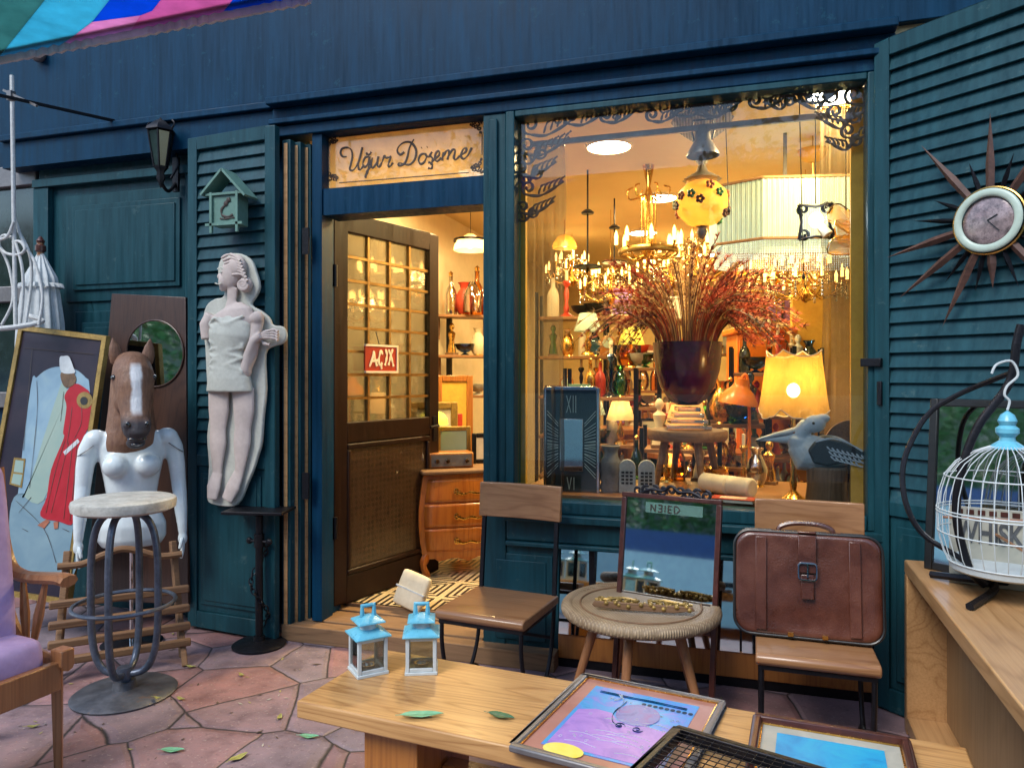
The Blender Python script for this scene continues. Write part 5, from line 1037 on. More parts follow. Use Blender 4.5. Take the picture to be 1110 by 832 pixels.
# small vases and miniatures
def lat(name,label,cat,loc,prof,mat,seg=20,grp=None,**k):
    t=build(name,MB().lathe(prof,seg,**k),mat); t.location=loc; tag(t,label,cat,grp); return t
lat('stone_vase','squat grey ribbed stone vase beside the mirrored clock in the window','vase',onp(662,D+.28),[(0,0),(.048,0),(.055,.02),(.05,.05),(.056,.07),(.052,.10),(.058,.12),(.05,.16),(.038,.18),(.036,.21),(.05,.235),(.045,.24),(.03,.20)],'stone_grey')
for px,lab in ((680,'pale miniature arched window carving, left one of two in the window'),(701,'pale miniature arched window carving, right one of two in the window')):
    t=thing('miniature_window',lab,'ornament',onp(px,D+.27),R(8),'miniature arched windows in the display'); c=MB()
    ar=[(-.042,0),(.042,0),(.042,.13)]+[(.042*cos(a),.13+.04*sin(a)) for a in (.4,.8,1.2,1.57,1.95,2.35,2.75)]+[(-.042,.13)]
    build('arch',MB().prism(ar,-.012,.012),'pale_stone',t,bevel=.003)
    for i in range(3):
        for j in range(4): c.box(-.03+.021*i,-.03+.021*i+.015,-.0145,-.0125,.045+.018*j,.045+.018*j+.011)
    build('grille',c,'shadow_black',t)
# round stool, glass blocks, vase
def stool3(label,loc,zb,w,h,mat='old_wood'):
    t=thing('round_stool',label,'stool',loc); build('seat',MB().lathe([(0,h-.055),(w*.96,h-.055),(w,h-.04),(w,h-.008),(w*.97,h),(0,h)],36),mat,t)
    for k in range(4): a=k*PI/2+.5; build('leg',MB().tube([(w*.6*cos(a),w*.6*sin(a),h-.05),(w*.85*cos(a),w*.85*sin(a),0)],[.022,.016],8),mat,t)
    return t
q0=atd(745,HZ,4.05); stool3('dark round wooden stool standing in the window under the purple vase',V((q0.x,q0.y,PT)),PT,.215,.30)
t=thing('glass_stack','stack of clear glass blocks on the round stool','glass stack',V((q0.x,q0.y,PT+.302)),R(12))
for i in range(4): build('block',MB().box(-.12+.02*i,.12-.02*i,-.08,.08,.033*i,.033*i+.024),'crystal',t,bevel=.003)
vt=PT+.302+.125
vz=thing('purple_vase','large deep purple glass bowl vase full of dried red grass in the window','vase',V((q0.x-.0,q0.y,vt+.005)))
VR=36*4.05/800; VH=.345
build('glass_bowl',MB().lathe([(0,0),(.06,.003),(.10,.03),(.145,.10),(.172,.19),(.182,.27),(VR+.004,VH),(VR-.004,VH),(.176,.27),(.165,.19),(.138,.105),(.09,.035),(0,.012)],48),'vase_glass',vz)
build('dark_stones',MB().lathe([(0,.015),(.085,.036),(.130,.11),(.155,.20),(0,.205)],32),'purple_sand' if 'purple_sand' in MATS else (pm('purple_sand',(.10,.02,.05),.6,var=.5,scale=40).name),vz)
pm('dry_red',(.34,.05,.02),.8,var=.5,scale=6); pm('dry_tan',(.42,.25,.10),.8,var=.4,scale=6); pm('dry_dark',(.12,.035,.02),.8,var=.4,scale=6)
GS=.86; gr=thing('dried_grass','fan of dried red and tan grass stems spreading out of the purple vase','dried plants',V((q0.x,q0.y,vt+.20)))
for mat,n,nm in (('dry_red',120,'red_plumes'),('dry_dark',60,'dark_stems'),('dry_tan',80,'tan_stems')):
    c=MB()
    for i in range(n):
        a=random.uniform(-1.25,1.25); 
        if mat=='dry_red': a=random.choice((random.uniform(.25,1.15),random.uniform(-1.2,-.3),random.uniform(.4,1.1)))
        L_=random.uniform(.36,.68); b_=random.gauss(0,.28); a0=a*.35
        pts=[V((0+.10*a,.10*b_,0)),V((sin(a0)*.22+.08*a,b_*.2,cos(a0)*.24)),V((sin(a*.8)*L_*.62+.05*a,b_*.5,.10+cos(a*.8)*L_*.62)),V((sin(a)*L_,b_*.8,.10+cos(a)*L_*.85-.10*abs(a)**2))]
        pp_=crom(pts,4); c.tube(pp_,[.0022]*(len(pp_)-1)+[.0008],4,caps=False)
        if mat!='dry_dark' or i%2:
            for k in range(int(len(pp_)*.55),len(pp_)):
                for _ in range(11):
                    d_=V((random.gauss(0,.6),random.gauss(0,.6),random.gauss(.5,.5))).normalized()*random.uniform(.012,.038)+ (pp_[k]-pp_[k-1])*.35; s_=d_.orthogonal().normalized()*.0034
                    c.add([pp_[k]-s_,pp_[k]+d_,pp_[k]+s_],[(0,1,2)])
    build(nm,c,mat,gr,recalc=False)
# handkerchief glass lamp
p0=onp(860,D+.27); lm=thing('ruffled_glass_lamp','lit table lamp with ruffled amber glass shade on a brass stem beside the pelican','lamp',p0)
zt=at(860,380,D+.27).z-PT; zb=at(860,450,D+.27).z-PT; k5=(at(898,400,D+.27).x-at(820,400,D+.27).x)/2
build('stem',MB().lathe([(0,0),(.055,0),(.055,.012),(.03,.03),(.014,.05),(.018,.09),(.012,.11),(.015,.18),(.011,.22),(.011,zb+.06),(0,zb+.06)],20),'brass',lm)
m=MB(); vs=[];fs=[]; NR,NS=12,72
for i in range(NR+1):
    t=i/NR
    for k in range(NS):
        a=2*PI*k/NS; sq=max(abs(cos(a)),abs(sin(a))); ck_=(1/sq-1)/(.414)   # 0 at flats, 1 at corners
        r=k5*(.70+.16*t)*(1+(.16+.06*t)*ck_)*(1+.02*sin(13*a)*t)*(1+.03*sin(9*a)*t); z=lerp(zt-.02,zb+.0,t)+ (.02*ck_-.01)*(1-t)**2 -.07*ck_*t**3*0 -.045*t**3*(1-ck_)*-1*0 + .030*ck_*t**4 -.012*(1-ck_)*t**4+.004*sin(11*a+2)*t
        if i==0: z+=.012*ck_
        vs.append(V((r*cos(a+.38),r*sin(a+.38),z)))
for i in range(NR):
    for k in range(NS): fs.append((i*NS+k,i*NS+(k+1)%NS,(i+1)*NS+(k+1)%NS,(i+1)*NS+k))
m.add(vs,fs); trans('crinkled_glass',(.95,.60,.14),.5,.15,thin=.3); nt_=MATS['crinkled_glass'].node_tree; b_n=[n for n in nt_.nodes if n.type=='BSDF_PRINCIPLED'][0]; tl_n=[n for n in nt_.nodes if n.type=='BSDF_TRANSLUCENT'][0]; bn_=bump(nt_,b_n,noise(nt_,coords(nt_,(1,1,.35)),38,5,.7,1.5),1.0,.03); nt_.links.new(bn_.outputs[0],tl_n.inputs['Normal'])
build('shade',m,'crinkled_glass',lm,smooth=180)
top=[vs[k] for k in range(0,NS)]; bot=[vs[NR*NS+k] for k in range(NS)]; build('shade_rim',MB().tube(top,.003,5,closed=True).tube(bot,.003,5,closed=True),'cream',lm)
zbulb=at(860,423,D+.27).z-PT; build('bulb',MB().ell((0,0,zbulb),(.030,.030,.034)),'bulb_warm',lm)
LIGHTS=[]
LIGHTS.append((p0+V((0,-.0,zbulb+.06)),1.6,(1,.6,.2),.03))
# pelican on a post
py_=D+.16; pb=onp(896,py_,PT)
po_=thing('wooden_post','weathered short round wooden mooring post under the pelican','post',pb); zpt=at(896,505,py_).z-PT
build('log',MB().lathe([(0,0),(.088,0),(.092,.02),(.084,zpt*.5),(.088,zpt-.012),(.08,zpt),(0,zpt+.002)],28,flute=.02,nf=9),'post_wood',po_)
pe=thing('pelican','carved and painted blue-white pelican with dark wings sitting on a post in the window','pelican ornament',V((pb.x,pb.y,PT+zpt))); PX=lambda px,py,y=0:V((at(px,py,py_).x-pb.x,y,at(px,py,py_).z-PT-zpt))
pm('pelican_white',(.36,.46,.54),.5,var=.14,scale=14,bmp=.15); pm('pelican_wing',(.012,.022,.032),.5,var=.3,scale=16,bmp=.2); pm('pelican_bill',(.30,.36,.40),.4,var=.3,scale=10)
b=MB(); e=.0041
b.tube([PX(865,480),PX(873,490),PX(893,493),PX(915,492),PX(933,492)],[(14*e,.04),(22*e,.07),(19*e,.075),(13*e,.06),(5*e,.02)],18,up=(0,1,0))
b.tube(crom([PX(872,488),PX(866,478),PX(869,468),PX(876,460),PX(884,456)],4),[(13*e,.045)]*6+[(9*e,.034)]*6+[(8*e,.03)]*5,14,up=(0,1,0))
b.ell(PX(883,459),(12*e,.036,10*e)); b.ell(PX(892,453),(8*e,.02,5*e))
bdyp=build('body',b,'pelican_white',pe,remesh=.005,soften=5)
build('bill',MB().tube([PX(880,461),PX(862,467),PX(842,471),PX(826,475),PX(820,477)],[(5*e,.022),(4.5*e,.020),(3*e,.016),(1.8*e,.010),(1.2*e,.006)],12,up=(0,1,0)),'pelican_bill',pe,smooth=60)
build('pouch',MB().tube([PX(878,470),PX(866,474),PX(850,476),PX(834,476),PX(824,477)],[(7*e,.02),(7*e,.02),(5*e,.015),(2.2*e,.010),(1*e,.004)],12,up=(0,1,0)),'pelican_white',pe,smooth=60)
c=MB(); 
for (x,y,r1,r2) in ((862,468.5,5,.024),(872,465,6.5,.034)): c.ell(PX(x,y),(5*e,r2,2.6*e))
build('face_patch',c,trans('brownp',(.20,.09,.05),0,.5),pe); build('bill_tip',MB().ell(PX(821,477.5),(2.4*e,.008,1.8*e)),'black_plastic',pe)
build('eye',MB().ell(PX(881,458,-.034),(1.6*e,.006,1.6*e)).ell(PX(881,458,.034),(1.6*e,.006,1.6*e)),'eye_black',pe)
for s in(-1,1):
    wgb=MB().slab([PX(x,y,s*.080) for x,y in [(874,486),(882,476),(896,473),(912,476),(928,485),(943,492),(930,497),(912,500),(895,503),(880,500)]],(0,-s*.03,0)); build('wing',wgb,'pelican_wing',pe,bevel=.010)
    f=MB()
    for r_ in range(3):
        for k in range(8-r_): x=894+k*5.2+r_*2; y=482+r_*5+k*1.3; ribbon(f,[(x,y),(x+4,y+4),(x+8,y+5)],.0032,lambda a,b_:PX(a,b_,s*.083))
    ribbon(f,[(882,477),(898,473.5),(914,477),(932,487)],.004,lambda a,b_:PX(a,b_,s*.083)); build('feather_lines',f,'pelican_white',pe)
# round brown plate behind
dpl=onp(921,D+.30); t=thing('round_plate','round mottled brown plate standing on edge behind the pelican','plate',dpl,R(15)); rp_=.125
pz=at(921,484,D+.30).z-PT
d=MB().lathe([(0,-.006),(rp_*.6,-.008),(rp_,0),(rp_,.012),(rp_*.6,.004),(0,.004)],40); d.xf(shift((0,0,pz))@Mx.Rotation(PI/2,4,'X')); build('plate',d,'brown_card',t)
build('stand',MB().box(-.05,.05,-.03,.05,0,max(.01,pz-rp_+.004)).beam((-.03,.03,0),(-.03,.045,pz*.8),.01).beam((.03,.03,0),(.03,.045,pz*.8),.01),'iron',t)
# rolled cushions, booklet, sill board, brass piece
for (pxa,pxb,yy,lab) in ((762,790,D+.42,'cream bolster roll lying in the window, left of the two'),(783,816,D+.36,'cream bolster roll lying in the window, right of the two')):
    a,b_=onp(pxa,yy,PT+.05),onp(pxb,yy-.10,PT+.05); c=V(((a.x+b_.x)/2,(a.y+b_.y)/2,PT)); t=thing('bolster_roll',lab,'cushion',c,0,'bolster rolls in the window'); a=a-c;b_=b_-c
    build('roll',MB().tube([a,a+(b_-a)*.04,a+(b_-a)*.96,b_],[.04,.048,.048,.04],24),'cream',t,bevel=.003); build('piping',MB().tube([a+(b_-a)*.04+V((0,.048*cos(q*.26),.048*sin(q*.26))) for q in range(24)],.003,5,closed=True),'rope',t)
p0=onp(795,D+.155,PT); t=thing('red_booklet','red and white booklet lying flat on the window sill','booklet',p0,R(-10)); build('pages',MB().box(-.095,.095,-.05,.05,.001,.014),'pages',t); build('cover',MB().box(-.1,.1,-.053,.053,.0141,.018),'red_paint',t,bevel=.001); build('cover_panel',MB().box(-.06,.06,-.03,.03,.0182,.0188),'cream',t)
for i,(px,dy,kd,tn) in enumerate(((722,.74,'candlestick','brass'),(736,.80,'bottle','amber'),(758,.82,'figurine','cream'),(775,.76,'bowl','brass'),(806,.80,'candlestick','brass'),(820,.70,'vase','clear'),(834,.80,'figurine','brass'),(690,.80,'bottle','green'))):
    ITEMS.append((kd,tn,onp(px,D+dy),['just left of the round window stool','behind the left legs of the window stool','between the legs of the window stool','behind the right legs of the window stool','behind the right bolster roll','right of the bolster rolls','left of the brass lamp stem','behind the stone window carvings'][i]))
# pendants in the window ---------------------------------------------------
def cord(t,z0,z1,x=0,y=0,r=.0025,mat='black_plastic'): build('cord',MB().tube([(x,y,z0),(x,y,z1)],r,6),mat,t)
q=atd(761,220,3.95); pz0=q.z; t=thing('painted_glass_pendant','hanging lamp with flower painted amber glass globe and fluted glass top in the window','pendant lamp',V((q.x,q.y,pz0)))
f=3.95/800
build('globe',MB().lathe([(.03,-26*f),(.08,-22*f),(.125,-12*f),(.142,0),(.125,12*f),(.08,21*f),(.04,25*f)],36,caps=False),'amber_shade',t,smooth=180)
c=MB(); cols=[]
for k in range(16):
    a=k*2*PI/16+random.uniform(-.1,.1); z=random.uniform(-.085,.075); r=.1435*math.sqrt(max(.1,1-(z/.15)**2))+.001; c0=V((r*cos(a),r*sin(a),z)); n_=V((cos(a),sin(a),z*3)).normalized(); s_=V((-sin(a),cos(a),0)); u_=n_.cross(s_)
    for j in range(5): aa=j*1.257; cc=c0+s_*.015*cos(aa)+u_*.015*sin(aa); c.ell(cc,(.011,.011,.011),seg=6,rings=4,mi=k%3)
build('painted_flowers',c,['red_wood','terracotta','leaf_dark'],t)
build('metal_collar',MB().lathe([(.03,48*f),(.012,44*f),(.02,40*f),(.03,34*f),(.10,25*f),(.085,23*f),(.02,24*f)],24,flute=.05,nf=12).lathe([(.0,-40*f),(.02,-36*f),(.028,-31*f),(.02,-27*f),(.035,-25*f)],20),'grey_metal',t)
trans('frost_glass',(.55,.52,.46),.35,.2,stripes=20,thin=.25); build('glass_ball',MB().lathe([(.012,40*f),(.030,45*f),(.042,51*f),(.030,57*f),(.012,61*f)],24,flute=.08,nf=10),'frost_glass',t)
build('fluted_glass_top',MB().lathe([(.012,60*f),(.05,68*f),(.12,80*f),(.155,90*f),(.148,92*f),(.10,86*f),(.03,82*f)],72,flute=.07,nf=18,caps=False),'frost_glass',t,smooth=180)
cord(t,60*f,CE-pz0-.03); build('ceiling_rose',MB().lathe([(.05,CE-pz0-.002),(.045,CE-pz0-.02),(.01,CE-pz0-.035)],20),'brass',t)
LIGHTS.append((V((q.x,q.y,pz0)),.5,(1,.7,.35),.03))
def bell(label,px,py,Y,s):  # solid bell standing in for an outdoor spotlight reflected in the glass
    q=at(px,py,Y); t=thing('bell_reflection',label,'reflected spotlight',q,0); t.location=q
    build('bell',MB().lathe([(.078*s,-.085*s),(.075*s,-.07*s),(.055*s,-.035*s),(.040*s,-.01*s),(.037*s,.045*s),(.03*s,.06*s),(0,.062*s)],24,caps=False),'grey_metal',t)
    build('bracket',MB().tube([(-.042*s,0,-.01*s),(-.052*s,0,.03*s),(-.045*s,0,.09*s),(.045*s,0,.09*s),(.052*s,0,.03*s),(.042*s,0,-.01*s)],.005*s,6),'iron',t); return t
bell('solid stand-in for a bell spotlight reflected high in the display window',762,150,D+.18,1.0)
t=bell('solid stand-in for a bell spotlight reflected in the lettered glass over the door',419,146,D+.35,.8); cord(t,.08,CE-t.location.z-.002)
# bowl pendants, brass chandelier
def bchand(label,px,d,ytop,ymid,ylow,rr_,cat='chandelier'):
    q=atd(px,ylow,d); f=d/800; t=thing('brass_chandelier',label,cat,q,0,'brass chandeliers hanging in the shop'); Z=lambda py:(ylow-py)*f
    build('column',MB().lathe([(.0,-.05),(.03,-.03),(.045,0),(.02,.02),(.012,.05)]+[(.008,Z(ymid)-.05),(.03,Z(ymid)),(.02,Z(ymid)+.03),(.012,Z(ymid)+.06),(.035,Z(ytop)-.09),(.04,Z(ytop)-.07),(.012,Z(ytop)-.05),(.02,Z(ytop)-.02),(.004,Z(ytop))],18),'brass',t)
    c=MB()
    for k in range(6): a=k*PI/3; c.tube([(.045*cos(a),.045*sin(a),0),(.045*cos(a),.045*sin(a),Z(ymid))],.005,6); c.tube(crom([(.03*cos(a),.03*sin(a),Z(ymid)),(.12*cos(a),.12*sin(a),Z(ymid)-.02),(.14*cos(a),.14*sin(a),Z(ymid)+.04),(.10*cos(a),.10*sin(a),Z(ymid)+.06)],4),.006,6)
    build('rods',c,'brass',t)
    build('ring',MB().tube([(rr_*cos(2*PI*k/48),rr_*sin(2*PI*k/48),0) for k in range(48)],[(.010,.022)]*48,8,closed=True),'old_brass',t)
    for k in range(8):
        a=k*PI/4+.2; build('arm',MB().tube(crom([(.02*cos(a),.02*sin(a),-.02),(rr_*.6*cos(a),rr_*.6*sin(a),-.05),(rr_*1.05*cos(a),rr_*1.05*sin(a),.01),(rr_*1.12*cos(a),rr_*1.12*sin(a),.05)],5),.006,6),'brass',t)
        build('candle_bulb',MB().lathe([(.012,.05),(.012,.09),(.014,.10),(.010,.125),(0,.15)],8,(rr_*1.12*cos(a),rr_*1.12*sin(a),0)),'bulb_dim',t)
    cord(t,Z(ytop),CE-q.z,mat='brass'); return t
bchand('tall brass chandelier with column of rods, left of the painted glass pendant',703,4.9,168,212,273,.19)
def cchand(label,px,py,d,r_,nb=10,tiers=2,cor=True):
    q=atd(px,py,d); t=thing('crystal_chandelier',label,'chandelier',q,0,'crystal chandeliers hanging in the shop')
    c=MB(); g_=MB(); b_=MB(); s=r_/.3
    c.lathe([(0,-.12*s),(.03*s,-.10*s),(.05*s,-.05*s),(.02*s,-.01*s),(.03*s,.05*s),(.015*s,.12*s),(.04*s,.16*s),(.01*s,.2*s)],12)
    for T_ in range(tiers):
        R_=r_*(1-.4*T_); z0=.12*s*T_
        for k in range(nb):
            a=2*PI*k/nb+T_*.3; ca,sa=cos(a),sin(a)
            c.tube(crom([(.02*ca,.02*sa,z0),(R_*.5*ca,R_*.5*sa,z0-.08*s),(R_*.95*ca,R_*.95*sa,z0-.03*s),(R_*ca,R_*sa,z0+.04*s)],3),.006*s,5,caps=False)
            c.lathe([(.02*s,0),(.03*s,.012*s)],8,(R_*ca,R_*sa,z0+.04*s)); b_.lathe([(.011*s,0),(.011*s,.05*s),(.014*s,.065*s),(.0,.11*s)],6,(R_*ca,R_*sa,z0+.05*s))
            for j in range(4): zz=z0+.0*s-.028*s*j; g_.ell((R_*ca,R_*sa,zz),(.011*s,.011*s,.014*s),seg=6,rings=4)
            for j in range(6): t_=j/5; g_.ell((lerp(R_,.02,t_)*ca,lerp(R_,.02,t_)*sa,z0+.02*s+.15*s*t_**2),(.009*s,.009*s,.009*s),seg=6,rings=4)
            a2_=a+PI/nb; 
            for j in range(5): q_=j/4-.5; aa=a+PI*2/nb*(j/4); g_.ell((R_*.98*cos(aa),R_*.98*sin(aa),z0-.05*s*(1-4*q_*q_)),(.008*s,.008*s,.008*s),seg=6,rings=4)
    build('arms',c,'brass',t); build('crystal_drops',g_,'crystal',t); build('candle_bulbs',b_,'bulb_dim',t)
    if cor: cord(t,.2*s,CE-q.z,mat='brass')
    LIGHTS.append((q+V((0,0,.12*s)),2.5,(1,.66,.22),.08)); return t
cchand('gold crystal chandelier glowing just behind the dried grass, centre',752,292,5.3,.28)
cchand('gold crystal chandelier glowing low to the right under the pleated shade',873,312,5.0,.26)
cchand('gold crystal chandelier at the left of the dried grass, near the brass one',662,318,6.2,.26,8)
cchand('small gold crystal chandelier seen far back between the two big ones',812,322,6.8,.3,8)
cchand('gold crystal chandelier hanging low in front of the yellow pillar',838,300,5.9,.24,8)
cchand('gold crystal chandelier far back at the left edge of the shop interior',620,300,7.2,.26,8)
cchand('crystal chandelier hanging far back, just right of the brass column',728,300,7.4,.34,8)
# pleated shade
q=atd(851,236,4.25); f=4.25/800; W2=.40; t=thing('pleated_lampshade','big pale pleated lampshade with clipped corners and a crystal bead fringe','lampshade',q,R(12))
hh_=31*f
oc=[(-.40,-.10),(-.19,-.27),(.40,-.27),(.52,-.15),(.52,.15),(.40,.27),(-.28,.27),(-.40,.15)]
def ringpts(sc_,n=30):
    out=[]
    for i in range(len(oc)):
        a,b_=oc[i],oc[(i+1)%len(oc)]
        L_=math.dist(a,b_); m_=int(L_/.014)
        for j in range(m_): t_=j/m_; out.append((lerp(a[0],b_[0],t_)*sc_,lerp(a[1],b_[1],t_)*sc_))
    return out
rp0=ringpts(1.0); vs=[];fs=[];n=len(rp0)
for zz in (-hh_,hh_):
    for i,(x,y) in enumerate(rp0): k_=1+(.012 if i%2 else -.004); vs.append(V((x*k_,y*k_,zz)))
for i in range(n): fs.append((i,(i+1)%n,(i+1)%n+n,i+n))
build('pleated_cloth',MB().add(vs,fs),'pleat_shade',t,smooth=1,recalc=False)
for zz in(-hh_,hh_): build('trim_band',MB().tube([(x,y,zz) for x,y in ringpts(1.008)],[(.004,.009)]*n,5,closed=True),'old_wood',t)
fr=MB(); ii=0
for i,(x,y) in enumerate(ringpts(.93)):
    if i%1==0:
        for j in range(8): fr.ell((x,y,-hh_-.008-.0135*j),(.0045,.0045,.0065),seg=5,rings=3)
build('bead_fringe',fr,'bead_shade',t); 
build('rod',MB().tube([(0,0,hh_),(0,0,(236-142)*f)],.011,8),'grey_metal',t); build('shade_frame',MB().beam((-.38,0,hh_-.01),(.50,0,hh_-.01),.01).beam((0,-.26,hh_-.01),(0,.26,hh_-.01),.01).lathe([(.03,hh_),(.03,hh_+.03),(.01,hh_+.05)],12),'brass',t)
ztr=(236-142)*f; build('ceiling_bar',MB().box(-.11,.62,-.04,.04,ztr,ztr+.035).beam((.1,0,ztr+.035),(.2,0,CE-q.z-.002),.008).beam((.34,0,ztr+.035),(.24,0,CE-q.z-.002),.008),'grey_metal',t,bevel=.003)
LIGHTS.append((q+V((.15,0,0)),.5,(.85,.97,.9),.1)); LIGHTS.append((q+V((-.2,0,-.10)),.8,(.75,.93,1),.08)); LIGHTS.append((q+V((.3,-.05,-.16)),.9,(.75,.93,1),.05))  # cool ones are added to whiten the shade and its bead fringe
q=atd(881,168,4.3); f=4.3/800; t=thing('glass_bowl_pendant','small upturned mottled glass bowl lamp on a chain, above the pleated shade','pendant lamp',q)
build('bowl',MB().lathe([(.02,-.045),(.055,-.03),(.075,.0),(.082,.03),(.076,.03),(.05,-.02),(.01,-.036)],28,caps=False),'amber_shade',t,smooth=180); build('chain',MB().tube([(0,0,-.045),(0,0,-.20)],.005,6).tube([(0,0,.0),(0,0,CE-q.z)],.003,6),'old_brass',t); build('socket',MB().lathe([(0,-.02),(.02,-.01),(.02,.02),(0,.03)],12),'brass',t)
# bright bulb with iron scroll frame, amber fish lamp
q=at(884,240,D+.33); t=thing('scroll_wall_light','bright white bulb in a dark scrolled iron frame in front of the pleated shade','light',q)
c=MB()
for sx in(-1,1):
    for sz_ in(-1,1): curl(c,(sx*.055,sz_*.06),.028,PI/2*sx,1.3*sx*sz_,.007,lambda x,y:V((x,0,y)))
    c.tube([(sx*.075,0,-.085),(sx*.062,0,0),(sx*.075,0,.085)],.007,6).tube([(-.075,0,sx*.085),(0,0,sx*.07),(.075,0,sx*.085)],.007,6)
build('iron_scroll',c,'iron',t); build('bulb',MB().ell((0,-.03,0),(.032,.032,.036)),'bulb_white',t); build('candle_holder',MB().tube([(.02,-.03,-.03),(.05,-.04,-.075)],[.02,.026],12),'cream',t); cord(t,.085,CE-q.z,y=0)
LIGHTS.append((q+V((0,-.09,0)),.35,(.8,.92,1),.03))
trans('shell_glass',(.75,.34,.03),.5,.2,thin=.35)
q=at(917,250,D+.25); t=thing('amber_shell_lamp','amber glass lamp shaped like a winged shell hanging at the right of the window','pendant lamp',q); X_=lambda px,py,y=0:V((at(px,py,D+.25).x-q.x,y,at(px,py,D+.25).z-q.z))
for s_,(pts) in (('wing',[(896,236),(905,222),(922,228),(936,244),(939,258),(922,252),(908,246)]),('wing',[(900,262),(915,256),(938,256),(936,272),(915,277),(896,276)]),('wing',[(905,240),(925,246),(928,266),(908,264)])):
    n=len(pts); a_=[X_(x,y,random.uniform(-.05,.03)) for x,y in pts]; cen_=sum(a_,V((0,0,0)))/n+V((0,-.05,0)); m=MB().add(a_+[cen_],[(i,(i+1)%n,n) for i in range(n)]); build(s_,m,'shell_glass',t,smooth=10,recalc=False)
    build('wing_rim',MB().tube(crom(a_,3,closed=True),.0035,5,closed=True),'brass',t)
cord(t,.02,CE-q.z)
# drop cords of lights in window
for px,y0,y1,lab in ((790,150,228,'thin dark pull cord with a small bead hanging right of the painted pendant'),(871,140,300,'thin dark cord hanging in front of the pleated shade')):
    a=at(px,y1,D+.30); t=thing('pull_cord',lab,'cord',a); build('cord',MB().tube([(-.02,0,CE-a.z-.001),(0,0,0)],.0025,5),'black_plastic',t); build('bead',MB().ell((0,0,0),(.008,.008,.014)),'black_plastic',t)
# curtains
def curtain(label,pxa,pxb,Y,z0,z1,mat='lace_cloth',waves=7,amp=.03):
    a,b_=at(pxa,400,Y).x,at(pxb,400,Y).x; t=thing('curtain',label,'curtain',V(((a+b_)/2,Y,z0))); n=waves*10; vs=[]
    M_=24
    for j in range(M_+1):
        z=lerp(0,z1-z0,j/M_)
        for i in range(n+1): s=i/n; vs.append(V(((s-.5)*(b_-a)*(1+.05*sin(j*.4)),amp*sin(s*waves*2*PI+.5*sin(j*.35))+.01*sin(j*.9+i*.3),z)))
    fs=[(j*(n+1)+i,j*(n+1)+i+1,(j+1)*(n+1)+i+1,(j+1)*(n+1)+i) for j in range(M_) for i in range(n)]
    o=build('cloth',MB().add(vs,fs),mat,t,recalc=False,smooth=180); build('rings',MB().tube([(-(b_-a)/2,0,z1-z0+.006),((b_-a)/2,0,z1-z0+.006)],.008,6),'brass',t); return t
curtain('sheer brown lace curtain gathered at the right edge of the window',890,945,D+.34,PT+.01,at(905,118,D+.34).z,waves=6)
curtain('narrow sheer lace curtain gathered at the left edge of the window',566,612,D+.22,PT+.01,at(590,160,D+.22).z,waves=5)  # left curtain added where the glass only reflects the street
# ================================================================ SHOP FLOOR FURNITURE
def armch(label,loc,rz,mat):
    t=thing('green_armchair',label,'armchair',loc,rz)
    build('shell',MB().obox((0,.18,.64),(.46,.06,.62),Mx.Rotation(-.25,3,'X')).obox((-.22,0,.50),(.06,.42,.28),Mx.Rotation(.1,3,'Y')).obox((.22,0,.50),(.06,.42,.28),Mx.Rotation(-.1,3,'Y')),mat,t,bevel=.03,sub=1)
    build('seat',MB().box(-.20,.20,-.24,.18,.34,.45),mat,t,bevel=.03,sub=1)
    for sx in(-1,1):
        for sy in(-1,1): build('leg',MB().tube([(sx*.2,sy*.18,.35),(sx*.26,sy*.22,0)],[.02,.012],8),'orange_wood',t)
pa2=atd(704,HZ,5.75)
armch('low green upholstered armchair on the shop floor behind the round window stool',V((pa2.x,pa2.y,FL)),R(-30),'green_cloth')
